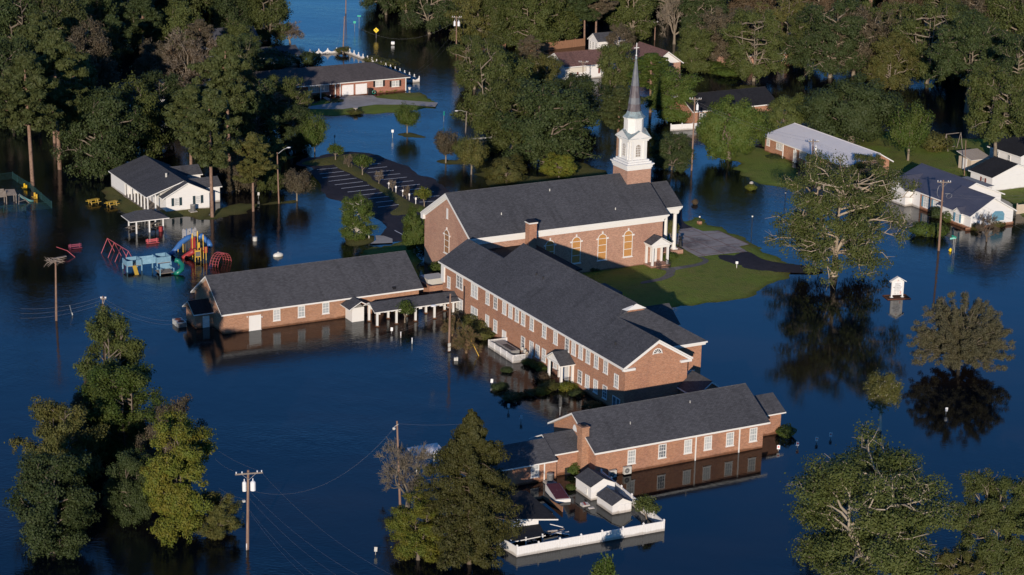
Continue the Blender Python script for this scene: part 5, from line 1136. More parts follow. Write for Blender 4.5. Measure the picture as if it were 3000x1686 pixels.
part(cs, 'face', SIGNW, lambda g: g.box(-.85, .85, -.05, .05, .45, 2.9))
part(cs, 'arch', WHITE, lambda g: (g.poly([(.55*math.cos(PI*i/12), -.07, 2.55+.55*math.sin(PI*i/12)) for i in range(13)]), g.poly([(-1.0, -.055, 2.7), (1.0, -.055, 2.7), (0, -.055, 3.45)]), g.box(-1.1, 1.1, -.1, .1, 2.55, 2.74)))
part(cs, 'roof', WHITE, lambda g: (g.slab([(-1.45, -.35, 2.72), (0, -.35, 3.5), (0, .35, 3.5), (-1.45, .35, 2.72)], .1, 0, 0), g.slab([(0, -.35, 3.5), (1.45, -.35, 2.72), (1.45, .35, 2.72), (0, .35, 3.5)], .1, 0, 0)))
INK = mat('sign_lettering', (.06, .06, .07), .7)
fc_ = part(cs, 'panel', WHITE, lambda g: g.box(-.8, .8, -.075, -.05, .5, 1.25))
text_obj('TRINITY\nUNITED\nMETHODIST\nCHURCH', .29, INK, cs, (0, -.08, 2.16))
text_obj('WORSHIP SERVICE', .15, INK, cs, (-.02, -.085, 1.1)); text_obj('SUN   11:00', .17, INK, cs, (-.2, -.085, .88)); text_obj('WEEK   6:00', .17, INK, cs, (-.2, -.085, .6))
part(cs, 'red_panel', mat('faint_red_print', (.55, .22, .2), .7), lambda g: (g.box(.45, .72, -.082, -.076, .62, .78), g.box(.45, .72, -.082, -.076, .84, 1.0)))
part(cs, 'emblem_cross', INK, lambda g: (g.box(.10, .13, -.085, -.072, 2.52, 2.98), g.box(.02, .21, -.085, -.072, 2.78, 2.81)))
part(cs, 'emblem_flame', LEAD, lambda g: (g.poly([(-.02, -.08, 2.48), (-.12, -.08, 2.62), (-.08, -.08, 2.82), (0.0, -.08, 3.0), (-.02, -.08, 2.85), (.02, -.08, 2.7)]), g.poly([(.0, -.08, 2.46), (.04, -.08, 2.6), (.02, -.08, 2.72), (-.04, -.08, 2.6)])))
part(cs, 'planting_bed', MULCH, lambda g: g.poly([(-1.9, -1.0, .06), (1.8, -1.0, .06), (2.0, 1.1, .06), (-1.8, 1.1, .06)]))
part(cs, 'brick_edging', BRICKR, lambda g: (g.box(-2.1, 2.1, -1.25, -1.02, -.5, .12), g.box(-2.1, 2.1, 1.1, 1.32, -.5, .12), g.box(-2.1, -1.9, -1.01, 1.09, -.5, .12), g.box(1.9, 2.1, -1.01, 1.09, -.5, .12)))
def post_sign(name, label, px, py, h, w, hh, m, post=.04, tilt=0., rz=-CT, group=None, z=0., mark=None, cat='sign', pm=GREY, low=-.7):
    o = obj(name, label, cat, px, py, z, group, rz); o.rotation_euler = (0, tilt, CT+rz)
    part(o, 'post', pm, lambda g: g.tube([(0, 0, low), (0, 0, h)], post, 6)); f = part(o, 'panel', m, lambda g: g.box(-w/2, w/2, -post-.03, -post, h-hh, h))
    if mark: part(o, 'symbol', mark, lambda g: (g.box(-w*.25, w*.25, -post-.036, -post-.031, h-hh*.6, h-hh*.25)))
    return o
for i, (x, y, l) in enumerate(((2280, 1322, 'parking sign nearest the front building corner'), (2336, 1312, 'second parking sign out from the front building corner'), (2392, 1298, 'third parking sign out from the front building corner'), (2433, 1285, 'parking sign farthest from the front building, just above the oak'))):
    post_sign('parking_sign', 'white and red '+l, x, y, .72, .33, .48, SIGNW, mark=LEAD, group='parking signs in the water by the front building')
for x, y, l in ((1440, 1130, 'leaning white sign left of the round shrubs'), (1489, 1203, 'white double sign in water below the round shrubs'), (1526, 1236, 'white sign in water above the front building roof'), (1596, 1290, 'white sign hidden partly behind the annex roof'), (712, 1524, 'small grey sign just left of the tall wooden pole'), (1100, 1626, 'grey sign in open water left of the big cypress'), (2771, 1214, 'white sign in the dark reflection of the round bare tree'), (757, 582, 'small white sign behind the cobra head lamp pole'), (980, 412, 'small white sign below the round tree left of the park'), (1147, 978, 'white stub post left of the pole')):
    post_sign('small_sign', l, x, y, .85 if y > 600 else 1.0, .3, .48, SIGNW if y > 600 and 'grey' not in l else GREYL, tilt=.05)
for x, y, l in ((1147, 976, 'first'), (1174, 990, 'second'), (1207, 1008, 'third')):
    if l == 'first': continue
    o = obj('marker_post', l+' thin white marker post in the water below the covered walk', 'post', x, y); part(o, 'shaft', VINYL, lambda g: g.box(-.05, .05, -.05, .05, -.6, .75)); part(o, 'cap', VINYL, lambda g: g.box(-.07, .07, -.07, .07, .75, .8))
for i, (x, y) in enumerate(((1139, 552), (1160, 563), (1180, 574), (1199, 585), (1218, 597))):
    post_sign('parking_sign', ('first', 'second', 'third', 'fourth', 'fifth')[i]+' slim white sign post along the grass median from its far end', x, y, .98, .24, .34, VINYL, post=.06, z=.2, group='slim sign posts on the grass median', pm=VINYL)
post_sign('parking_sign', 'slim white sign on the round grass island beside the birch', 1081, 698, 1.0, .26, .36, VINYL, post=.06, z=.15, pm=VINYL)
post_sign('yard_sign', 'white sign on the lawn beside the dark curved driveway', 2158, 786, 1.0, .36, .36, SIGNW, z=.15, pm=VINYL)
post_sign('white_sign', 'white sign in the street left of the round ornamental tree', 1150, 405, 1.5, .4, .5, SIGNW, pm=GREYL)
post_sign('street_sign', 'tall green sign on a post in the flooded street', 1300, 357, 1.9, .25, .75, SIGNG, rz=-CT+.9)
post_sign('street_sign', 'green street name sign at the crossing, the farther one', 1052, 84, 2.9, .8, .3, SIGNG)
post_sign('street_sign', 'green street name sign at the crossing, nearer the leaning pole', 1039, 93, 2.3, .55, .5, SIGNG)
o = obj('street_sign', 'pair of street name blades on grey posts by the tall pole', 'sign', 2791, 743)
part(o, 'post', GREY, lambda g: g.tube([(0, 0, -.5), (0, 0, 2.4)], .04, 6)); part(o, 'post', GREY, lambda g: g.tube([(.45, .2, -.5), (.45, .2, 2.2)], .04, 6))
part(o, 'name_blade', mat('pale_green_sign', (.25, .62, .52), .4), lambda g: g.box(-.7, .4, -.02, .02, 2.2, 2.45)); part(o, 'cross_blade', SIGNG, lambda g: g.box(-.03, .03, -.5, .5, 2.46, 2.66))
o = obj('warning_sign', 'yellow diamond warning sign with black arrow over the water', 'sign', 1102, 112, 0, None, -CT)
part(o, 'post', GREY, lambda g: g.tube([(0, 0, -.5), (0, 0, 1.6)], .04, 6)); part(o, 'diamond', SIGNY, lambda g: g.hull8([(-.6, -.08, 1.7), (0, -.08, 1.1), (0, -.05, 1.1), (-.6, -.05, 1.7)], [(0, -.08, 2.3), (.6, -.08, 1.7), (.6, -.05, 1.7), (0, -.05, 2.3)]))
part(o, 'arrow', BLACK, lambda g: (g.hull8([(-.06, -.095, 1.4), (.06, -.095, 1.4), (.06, -.085, 1.4), (-.06, -.085, 1.4)], [(-.06, -.095, 1.75), (.06, -.095, 1.75), (.06, -.085, 1.75), (-.06, -.085, 1.75)]), g.poly([(-.25, -.09, 1.72), (.1, -.09, 1.72), (-.08, -.09, 2.0)])))
o = obj('mailbox', 'white mailbox barely above the flooded street', 'mailbox', 1151, 132, 0, None, -CT)
part(o, 'box', SIGNW, lambda g: g.box(-.35, .35, -.3, .3, .15, .7)); part(o, 'post', GREY, lambda g: g.box(-.06, .06, -.06, .06, -.5, .14))
o = obj('fire_hydrant', 'yellow fire hydrant top above water by the street name posts', 'hydrant', 2784, 737)
part(o, 'barrel', SIGNY, lambda g: g.tube([(0, 0, -.4), (0, 0, .4), (0, 0, .5)], [.16, .16, .08], 10)); part(o, 'outlet', SIGNY, lambda g: g.tube([(-.3, 0, .2), (.3, 0, .2)], .09, 8))
o = obj('junction_box', 'pair of pale utility boxes floating beside the lamp pole foot', 'box', 1336, 1057, 0, None, -CT)
part(o, 'box', GREYL, lambda g: g.box(-.25, .0, -.15, .15, -.3, .4)); part(o, 'box', GREYL, lambda g: g.box(.03, .25, -.15, .15, -.3, .45))
for x, y, h, l in ((2201, 694, 3.0, 'tall black lamp post at the water edge of the lawn'), (2049, 657, 1.0, 'short brick pier lamp on the front lawn'), (2300, 590, 1.2, 'black lamp head just above water by the big oak'), (968, 302, 1.3, 'black lawn lamp by the ranch house path')):
    o = obj('lamp_post', l, 'lamp post', x, y, .1)
    part(o, 'post', BLACK, lambda g: g.tube([(0, 0, -.3), (0, 0, h)], .05, 6)); part(o, 'globe', GLASSL, lambda g: g.ell((0, 0, h+.15), (.14, .14, .16), 8, 6)); part(o, 'cap', BLACK, lambda g: g.tube([(0, 0, h+.28), (0, 0, h+.42)], [.17, .02], 8))
    if 'brick' in l: part(o, 'pier', BRICK, lambda g: g.box(-.28, .28, -.28, .28, -.2, .45))
# planters of the church front
o = obj('bell', 'dark bell on a stand beside the front column of the church', 'bell', 1993, 722, .6)
part(o, 'stand', BLACK, lambda g: g.tube([(0, 0, 0), (0, 0, .5), (0, 0, .9)], [.35, .22, .14], 10)); part(o, 'cup', BLACK, lambda g: g.tube([(0, 0, .9), (0, 0, 1.05), (0, 0, 1.1), (0, 0, 1.35)], [.3, .3, .16, .18], 10)); part(o, 'finial', BLACK, lambda g: g.tube([(0, 0, 1.35), (0, 0, 1.55)], [.28, .3], 10))

# ------------------------------------------------------------------ poles and wires
def foot_top(px, py, tx, ty):
    """lean and height so that the pole's top stands where it stands"""
    return None
def pole(label, bx, by, tx, ty, h, arm=None, arm_rz=0., trans=0, r=.14, z=0., m=WOOD, name='utility_pole', cat='utility pole', low=-1):
    o = obj(name, label, cat, bx, by, z); t = loc(o, tx, ty, z+h); t = (t[0], t[1], h)
    if math.hypot(t[0], t[1]) > 1.2: k = 1.2/math.hypot(t[0], t[1]); t = (t[0]*k, t[1]*k, h)
    part(o, 'pole', m, lambda g: g.tube([(-t[0]*.08, -t[1]*.08, low), (0, 0, 0), (t[0]*.5, t[1]*.5, h*.5), (t[0], t[1], h)], [r, r, r*.85, r*.7], 8))
    c, s = math.cos(arm_rz), math.sin(arm_rz)
    if arm:
        zc = h-.35; part(o, 'crossarm', WOODG, lambda g: g.hull8([(t[0]-c*arm-s*.06, t[1]-s*arm+c*.06-.2, zc), (t[0]+c*arm-s*.06, t[1]+s*arm+c*.06-.2, zc), (t[0]+c*arm+s*.06, t[1]+s*arm-c*.06-.2, zc), (t[0]-c*arm+s*.06, t[1]-s*arm-c*.06-.2, zc)][::-1], [(t[0]-c*arm-s*.06, t[1]-s*arm+c*.06-.2, zc+.14), (t[0]+c*arm-s*.06, t[1]+s*arm+c*.06-.2, zc+.14), (t[0]+c*arm+s*.06, t[1]+s*arm-c*.06-.2, zc+.14), (t[0]-c*arm+s*.06, t[1]-s*arm-c*.06-.2, zc+.14)][::-1]))
        for k in (-.92, -.5, .6, .92): part(o, 'insulator', SIGNW, lambda g: g.tube([(t[0]+c*arm*k, t[1]+s*arm*k-.2, zc+.14), (t[0]+c*arm*k, t[1]+s*arm*k-.2, zc+.32)], [.05, .07], 6))
        part(o, 'arm_brace', GREY, lambda g: (g.tube([(t[0], t[1]-.2, zc-.6), (t[0]+c*arm*.5, t[1]+s*arm*.5-.2, zc)], .025, 4), g.tube([(t[0], t[1]-.2, zc-.6), (t[0]-c*arm*.5, t[1]-s*arm*.5-.2, zc)], .025, 4)))
    for i in range(trans):
        sx = (-.42, .42)[i % 2] if trans > 1 else .4; q = (t[0]*.85+c*sx, t[1]*.85+s*sx-.15)
        part(o, 'transformer', SIGNW, lambda g: (g.tube([(q[0], q[1], h-2.1), (q[0], q[1], h-1.25), (q[0], q[1], h-1.12)], [.27-.06*(1-i), .27-.06*(1-i), .14], 12), g.tube([(q[0], q[1], h-1.12), (q[0], q[1], h-.85)], .05, 6)))
    return o
def ptop(px, py, h, z=0.):                       # the world point at height h seen at this place
    return at(px, py, h)
P3 = pole('tall wooden pole with crossarm and two grey transformers in the foreground water', 725, 1610, 727, 1378, 8.4, 1.35, -CT+.25, 2, .16)
part(P3, 'conduit', VINYL, lambda g: g.tube([(-.14, -.14, -.5), (-.14, -.14, .7)], .05, 6))
part(P3, 'bracket', GREYL, lambda g: g.box(-.45, -.2, -.15, .1, 5.1, 5.3))
P4 = pole('slim wooden pole with small lamp rising from the bare tree', 1172, 1480, 1163, 1234, 9.2, None, 0, 0, .13)
part(P4, 'lamp', GREYL, lambda g: (g.ell((-.75, 0, 8.6), (.18, .18, .16), 8, 5), g.tube([(-.25, 0, 9.0), (-.7, 0, 8.8)], .03, 5)))
P5 = pole('weathered pole with street lamp arm in water before the hall', 1315, 1030, 1319.5, 861, 7.6, None, 0, 0, .15)
part(P5, 'lamp_arm', GREYL, lambda g: g.tube([(.1, .0, 5.7), (-.9, .5, 6.05), (-1.4, .77, 6.0)], .04, 6)); part(P5, 'lamp_head', SIGNW, lambda g: g.ell((-1.75, .95, 5.95), (.42, .3, .15), 10, 6))
part(P5, 'meter_box', GREYL, lambda g: (g.box(-.22, .12, -.3, -.14, .7, 1.15), g.box(-.2, .1, -.3, -.14, .15, .6)))
P1 = pole('pole topped by a tangle of broken limbs and wire in open water', 165, 940, 163, 768, 8.2, None, 0, 0, .15)
random.seed(3)
def mess(g):
    for i in range(34):
        a = random.uniform(0, 2*PI); p = Vector((random.uniform(-.5, .5), random.uniform(-.4, .4), 7.8+random.uniform(0, .5))); d = Vector((math.cos(a), math.sin(a), random.uniform(-.4, .35)))
        g.tube([p, p+d*random.uniform(.4, .8), p+d*random.uniform(.8, 1.2)+Vector((0, 0, random.uniform(-.2, .2)))], [.035, .028, .012], 4)
part(P1, 'tangled_limbs', mat('dry_limbs', (.33, .27, .22), .9), mess)
P2 = pole('short pole with many insulators rising behind the oak top', 303, 1010, 301, 868, 6.4, .35, -CT, 0, .13)
P6 = pole('tall pole with crossarm and wire coils in front of the blue roofed house', 2750, 735, 2764, 528, 10.6, 1.0, -CT, 0, .17)
part(P6, 'wire_coil', GREY, lambda g: (g.tube([(-.9+.5*math.cos(PI*i/8), -.3, 9.2+.9*math.sin(PI*i/8)) for i in range(13)], .02, 4), g.tube([(.9+.5*math.cos(PI*i/8), -.3, 8.3+.35*math.sin(PI*i/8)) for i in range(17)], .02, 4), g.tube([(.2, -.2, 8.7), (1.1, -.2, 8.6)], .05, 5)))
P7 = pole('pole with crossarm and two grey transformers beyond the ranch house', 1337, 165, 1337, 47, 8.6, 1.0, -CT, 2, .14)
P8 = pole('leaning pole with red base at the scalloped fence corner', 1005, 152, 1010, 48, 7.2, None, 0, 0, .14); part(P8, 'base_wrap', RED, lambda g: g.tube([(0, 0, 0), (0, 0, .6)], .17, 8))
P9 = pole('pole at the top edge reflected in the flooded crossing', 1013, 40, 1019, -40, 7.2, None, 0, 0, .14)
P10 = pole('pole with transformer beside the bright green tree', 2026, 500, 2036, 285, 12.2, 1.0, -CT, 1, .15)
P11 = pole('thin pole with crossarm in front of the brown roof', 1708, 290, 1708, 178, 7.4, .9, -CT, 0, .1)
P12 = pole('pole with transformer in front of the silver metal roof', 2378, 545, 2381, 411, 8.0, .85, -CT, 1, .13)
P13 = pole('slim brown pole in front of the cream shed', 2825, 516, 2830, 412, 5.9, None, 0, 0, .08, .1)
P14 = pole('bare pole among the woods right of the steeple', 1918, 118, 1920, 62, 4.2, .5, -CT, 0, .13)
for (l, x, y, tx, ty, h, dx, dy, m_) in (('white street lamp on a pole beyond the parking area', 1363, 412, 1367, 327, 5.3, -1.9, -.6, WOODG), ('cobra head street lamp on a wooden pole by the pear tree', 817, 597, 812, 447, 8.2, 1.9, .9, WOOD)):
    o = pole(l, x, y, tx, ty, h, None, 0, 0, .12, 0, m_, 'street_lamp', 'street lamp')
    part(o, 'lamp_arm', GREYL, lambda g: g.tube([(0, 0, h-.2), (dx*.6, dy*.6, h+.25), (dx, dy, h+.3)], .04, 6)); part(o, 'lamp_head', SIGNW, lambda g: g.ell((dx*1.12, dy*1.12, h+.3), (.35, .2, .1), 10, 6))
def wire(label, a, c, sag, r=.014, m=WIRE, n=14, group=None, up=0, name='power_line'):
    a, c = Vector(a), Vector(c); g = MB(); pts = [a.lerp(c, t/n)-Vector((0, 0, sag*4*(t/n)*(1-t/n))) for t in range(n+1)]; mid = pts[0]
    g.tube([p-mid for p in pts], min(r, .05)*(.35 if r < .04 else 1), 4); o = g.build(name, m, None, uv=False); o.location = mid; tag(o, label, 'power line', group)
def tp(o, z, dx=0, dy=0): return o.matrix_world @ Vector((dx, dy, z)) if False else o.location+Vector((dx, dy, z))
A3 = P3.location; G = 'overhead wires in the foreground'
for i, (dx, z, ex, ey, sg) in enumerate(((1.3, 8.4, 1180, 1700, 1.2), (.3, 6.2, 1120, 1720, 1.0), (.1, 5.6, 1060, 1730, .9), (.1, 4.4, 990, 1735, .8), (.1, 4.2, 960, 1740, .8))):
    wire('wire running down right from the transformer pole, '+('highest', 'second', 'third', 'fourth', 'lowest')[i]+' of five', A3+Vector((dx, 0, z)), at(ex, ey, z-.5), sg, group=G)
for i, (dx, z, ex, ey) in enumerate(((1.2, 8.4, 640, 1322), (-1.2, 8.3, 630, 1345), (0, 5.3, 640, 1430))):
    wire('short faint wire left of the transformer pole, '+('top', 'middle', 'bottom')[i]+' one', A3+Vector((dx, 0, z)), at(ex, ey, z), .2, group=G)
wire('dashed looking cable sagging from the transformer pole to the lamp pole', A3+Vector((.2, 0, 6.3)), P4.location+Vector((-.3, .2, 8.9)), 3.0, .02)
wire('cable from the small lamp pole to the front building gable', P4.location+Vector((-.2, 0, 9.0)), W3(115.6, 199.6, 6.2), 1.0, .02)
b_ = obj('service_mast', 'thin grey service mast above the front building gable', 'mast', 1640, 1226, 3.5); part(b_, 'pipe', GREY, lambda g: g.tube([(0, 0, -1.5), (0, 0, 1.2)], .04, 6)); part(b_, 'weatherhead', GREY, lambda g: g.ell((0, 0, 1.25), (.1, .1, .1), 6, 4))
for i in range(3):
    wire('light cable running left from the insulator pole, '+('upper', 'middle', 'lower')[i]+' of three', P2.location+Vector((-.2, 0, 6.2-.45*i)), at(60, 905+i*14, 4.8-.4*i), .5, .022, group='cables at the insulator pole')
for i in range(2):
    wire('light cable sagging right from the insulator pole, '+('upper', 'lower')[i]+' of two', P2.location+Vector((.2, 0, 6.1-.5*i)), W3(95.5, 258.6, 1.6-.5*i), 1.6, .022, group='cables at the insulator pole')
for i in range(2):
    wire('cable along the left wing wall just above water, '+('upper', 'lower')[i]+' one', W3(95.0, 258.3, 1.3-.3*i), P5.location+Vector((0, 0, 5.8-.4*i)), 4.4-.2*i, .02, group='cables at the left wing')
wire('yellow sleeved guy wire of the lamp pole', P5.location+Vector((0, 0, 7.2)), at(1403, 1044, 0), .1, .015)
wire('yellow guy guard at the foot of the guy wire', P5.location.lerp(at(1403, 1044, 0), .72)+Vector((0, 0, 2.0)), at(1403, 1044, 0), .0, .05, YEL, name='guy_guard')
wire('thin cable crossing low over the water before the entrance porch', P5.location+Vector((0, 0, 1.5)), b_.location+Vector((0, 0, .9)), .4, .015)
A6 = P6.location
for i, (z, ex, ey, h2) in enumerate(((10.4, 2380, 418, 7.7), (10.3, 2381, 412, 7.9), (10.2, 3100, 700, 9.5), (10.0, 3100, 720, 9.0), (8.6, 3060, 565, 7.5), (8.3, 3060, 575, 7.3), (6.2, 3060, 625, 5.5), (5.6, 3060, 650, 5.2), (5.6, 2440, 660, 6.0))):
    wire('wire at the tall right pole, number '+('one', 'two', 'three', 'four', 'five', 'six', 'seven', 'eight', 'nine')[i]+' from the top', A6+Vector((0, 0, z)), at(ex, ey, h2), .5, .02, group='wires at the tall right pole')
for i, (dz) in enumerate((0, .5)):
    wire(('upper', 'lower')[i]+' wire from the bright tree pole to the silver roof pole', P10.location+Vector((0, 0, 11.9-dz)), P12.location+Vector((0, 0, 7.8-dz)), .8, .02, group='wires over the silver roof')
    wire(('upper', 'lower')[i]+' wire crossing the brown roof to the crossarm pole', P11.location+Vector((0, 0, 7.1-dz)), P7.location+Vector((0, 0, 8.3-dz)), 1.2, .02, group='wires over the brown roof')
    wire(('upper', 'lower')[i]+' wire low over the water right of the ranch house', P7.location+Vector((0, 0, 6-dz*3)), W3(183, 379, 2.7-dz), 1.0, .02, group='wires by the ranch house')
wire('sagging cable across the street from the leaning pole', P8.location+Vector((0, 0, 7.1)), P7.location+Vector((0, 0, 7.5)), 4.2, .025)
wire('guy wire left of the leaning pole at the fence corner', P8.location+Vector((0, 0, 7)), at(985, 148, 0), 0, .02)
o = obj('guy_anchor', 'thin leaning stake in water right of the messy pole', 'stake', 213, 925); part(o, 'rod', GREY, lambda g: g.tube([(0, 0, -.3), (-.3, .2, 1.4)], .03, 5)); part(o, 'sleeve', GREYL, lambda g: g.tube([(0, 0, .05), (-.06, .04, .4)], .05, 5))
# culvert pipe, yard swings
o = obj('culvert_pipe', 'long pale pipe lying at the water edge behind the grey street lamp', 'pipe', 1405, 408, .1); part(o, 'pipe', GREYL, lambda g: g.tube([(-2.4, 0, .15), (1.9, -.6, .2)], .16, 8)); part(o, 'end_collar', CONC, lambda g: g.tube([(1.9, -.6, .2), (2.5, -.7, .2)], .25, 8))
for l, x, y, s in (('wooden swing frame in the yard behind the silver roof', 2500, 415, 1.0), ('wooden playhouse and swing in the far right yard', 2790, 440, 1.1)):
    o = obj('yard_swing', l, 'swing set', x, y, .1)
    for dx in (-1.6, 1.6):
        for dy in (-.8, .8): part(o, 'leg', WOODG, lambda g: g.tube([(dx, 0, 2.7*s), (dx, dy, 0)], .07, 5))
    part(o, 'beam', WOODG, lambda g: g.tube([(-1.7, 0, 2.7*s), (1.7, 0, 2.7*s)], .07, 5))
    part(o, 'seat', WOODG, lambda g: g.box(-.5, .5, -.15, .15, .6, .68))
# ------------------------------------------------------------------ trees
def leaf_mesh(name, C, N, size, rng, asp=1.5, curl=True):
    """one diamond per leaf clump: C centres, N preferred normals"""
    n = len(C); r = rng.normal(size=(n, 3)); nn = N*1.1+r*.55; nn /= np.linalg.norm(nn, axis=1)[:, None]+1e-9
    t = np.cross(nn, rng.normal(size=(n, 3))); t /= np.linalg.norm(t, axis=1)[:, None]+1e-9; b = np.cross(nn, t)
    s = size*rng.uniform(.6, 1.35, n)[:, None]
    V = np.stack([C-t*s*asp*.5, C-b*s*.5+nn*s*.12, C+t*s*asp*.5, C+b*s*.5-nn*s*.1], 1).reshape(-1, 3)
    me = bpy.data.meshes.new(name); me.vertices.add(4*n); me.vertices.foreach_set('co', V.astype(np.float32).ravel())
    me.loops.add(4*n); me.loops.foreach_set('vertex_index', np.arange(4*n, dtype=np.int32))
    me.polygons.add(n); me.polygons.foreach_set('loop_start', np.arange(0, 4*n, 4, dtype=np.int32)); me.polygons.foreach_set('loop_total', np.full(n, 4, dtype=np.int32))
    me.materials.append(L_OAK); me.update(calc_edges=True); return me
def unit(v): return v/(np.linalg.norm(v)+1e-9)
def skeleton(rng, h, r, kind):
    """returns (limbs [(points, radii)], tips [(point, weight)])"""
    limbs, tips = [], []
    def grow(p, d, L, rad, depth, gn, up, k, spread, seg=4):
        P = [p.copy()]; R = [rad]
        for i in range(seg):
            d = unit(d+rng.normal(size=3)*gn+np.array([0, 0, up])); p = p+d*L/seg; P.append(p.copy()); R.append(rad*(1-.5*(i+1)/seg) if depth else rad*(1-.85*(i+1)/seg))
        limbs.append((P, R))
        if depth == 0: tips.append(p); tips.append((P[-2]+P[-3])/2); return
        if depth <= 1: tips.append(P[-1])
        for j in range(k):
            i = min(seg, max(1, int(rng.integers(max(1, seg//2), seg+1)))); q = P[i]
            a = unit(np.cross(d, rng.normal(size=3))); nd = unit(d*math.cos(spread)+a*math.sin(spread)*rng.uniform(.7, 1.3))
            grow(q, nd, L*rng.uniform(.5, .72), R[i]*.62, depth-1, gn, up, k, spread, seg)
    if kind in ('oak', 'sparse', 'bare', 'small'):
        t0 = {'oak': .22, 'sparse': .22, 'bare': .16, 'small': .28}[kind]*h; tr = r*.055+.06 if kind != 'small' else .09
        P = [np.array([0, 0, -1.0]), np.zeros(3), np.array([.05*r*rng.normal()*.3, 0, t0*.5]), np.array([.04*r*rng.normal(), .04*r*rng.normal(), t0])]; limbs.append((P, [tr*1.5, tr*1.35, tr, tr*.95]))
        n = {'oak': 7, 'sparse': 8, 'bare': 8, 'small': 5}[kind]
        for j in range(n):
            az = 2*PI*(j+rng.uniform(-.3, .3))/n; el = rng.uniform(.35, 1.25) if j < n-2 else 1.35
            d = np.array([math.cos(az)*math.cos(el), math.sin(az)*math.cos(el), math.sin(el)])
            Lm = .55*(r*math.cos(el)+ (h-t0)*math.sin(el)*.75)
            grow(P[-1]*rng.uniform(.8, 1), d, Lm*rng.uniform(.8, 1.1), tr*.55, 2 if kind != 'bare' else 3, .22 if kind != 'small' else .1, .05, 3, .75, 4)
    return limbs, tips
def fit(limbs, tips, h, r):
    T = np.array(tips); top = T[:, 2].max(); rr = np.percentile(np.hypot(T[:, 0], T[:, 1]), 95); sz = h*.97/top; sx = r*.92/rr
    f = lambda P: [np.array([p[0]*sx, p[1]*sx, p[2]*sz if p[2] > 0 else p[2]]) for p in P]
    return [(f(P), R) for P, R in limbs], np.array(f(tips))
def spread(rng, h, r, kind):
    """a wide crown: a few leaders, limbs at every height reaching to an uneven envelope, twigs and leaf clumps along them"""
    limbs, T, D = [], [], []; t0 = h*{'oak': .10, 'sparse': .2 if r > 9.5 else .17, 'maple': .08, 'umb': .5, 'high': .34}[kind]; tr = .12+r*.033; nl = (4 if kind in ('sparse', 'high') else 3) if r > 3.4 else 2
    fork = np.array([rng.normal()*.15, rng.normal()*.15, t0]); limbs.append(([np.array([0, 0, -1.2]), np.array([0, 0, 0.]), fork*.5, fork], [tr*1.7, tr*1.35, tr, tr*.9]))
    ph = rng.uniform(0, 6.28, 6); a0 = rng.uniform(0, 6.28)
    env = lambda az, t: r*(1+.16*math.sin(2*az+ph[0])+.12*math.sin(3*az+ph[1]+4*t)+.10*math.sin(5*az+ph[2]-7*t))*max(.12, 1-abs((t-.48)/.56)**3.0)**.5
    lead = []
    for i in range(nl):
        az = a0+2*PI*i/nl; sp_ = r*(.44 if kind == 'sparse' and r > 6 else .30)*rng.uniform(.6, 1.1); top = np.array([math.cos(az)*sp_, math.sin(az)*sp_, h*rng.uniform(.80, .93)])
        P = [fork+(top-fork)*u+np.array([math.cos(az), math.sin(az), 0])*r*.12*math.sin(PI*u)+rng.normal(size=3)*.12*(u > 0) for u in (0, .25, .5, .75, 1)]; limbs.append((P, [tr*.58, tr*.46, tr*.34, tr*.2, .03])); lead.append((P, az))
    nb = 46 if kind == 'oak' else (62 if r > 8.5 else 44)
    for j in range(nb):
        t = (j+.5)/nb; P, la = lead[j % nl]; t = t if kind not in ('umb', 'high') else (.55+.45*t if kind == 'umb' else .36+.63*t); u = max(0, min(.999, (t-.16)*1.12)); i = int(u*4); s0 = P[i]+(P[i+1]-P[i])*(u*4-i)
        if t < .22: s0 = fork
        az = la+rng.uniform(-1.25, 1.25)*(1 if t < .7 else 2); R = env(az, t)*rng.uniform(.72, 1.05); zt = h*min(.98, max({'sparse': .16, 'umb': .56, 'high': .36}.get(kind, .10), t+rng.normal()*.03))
        e = np.array([math.cos(az)*R, math.sin(az)*R, zt]); v = e-s0; L = np.linalg.norm(v)
        side = unit(np.cross(v, [0, 0, 1.]))*rng.normal()*.1*L; bow = np.array([0, 0, (.10 if t < .5 else .04)*L])
        Q = [s0+v*q+(side+bow)*math.sin(PI*q)+rng.normal(size=3)*.025*L*(0 < q < 1) for q in (0, .2, .4, .6, .8, 1)]; r0 = .019*L+.035; limbs.append((Q, [r0, r0*.8, r0*.62, r0*.45, r0*.28, .02]))
        ns = 5 if L > r*.55 else 3
        for k in range(ns):
            q = .38+.6*(k+rng.random()*.6)/ns; ii = min(4, int(q*5)); b0 = Q[ii]+(Q[ii+1]-Q[ii])*(q*5-ii); dr = unit(unit(v)+rng.normal(size=3)*.75+[0, 0, .15]); l2 = L*rng.uniform(.16, .34); m1 = b0+dr*l2*.5+rng.normal(size=3)*.06*l2; e2 = b0+unit(dr+rng.normal(size=3)*.3)*l2
            limbs.append(([b0, m1, e2], [r0*.42, r0*.3, .012])); dd = unit(e2-np.array([0, 0, h*.4])); T.append(e2); D.append(dd)
            if rng.random() < .6: T.append(m1+rng.normal(size=3)*.04*r); D.append(dd)
            if kind in ('sparse', 'high'):
                for _ in range(2): x = e2+unit(dr+rng.normal(size=3)*.7)*l2*.5; limbs.append(([m1*.4+e2*.6, x], [.03, .008])); 
        T.append(Q[-1]); D.append(unit(v))
    T, D = np.array(T), np.array(D); sx = r*(.93 if kind == 'sparse' else .86)/np.percentile(np.hypot(T[:, 0], T[:, 1]), 94); sz = h*.96/T[:, 2].max(); M_ = np.array([sx, sx, sz]); T = T*M_
    limbs = [([q*M_ if q[2] > 0 else q for q in P], R) for P, R in limbs]
    keep = rng.random(len(T)) < {'oak': 1, 'sparse': .72, 'maple': 1, 'umb': 1, 'high': .85}[kind]
    return limbs, T[keep], D[keep]
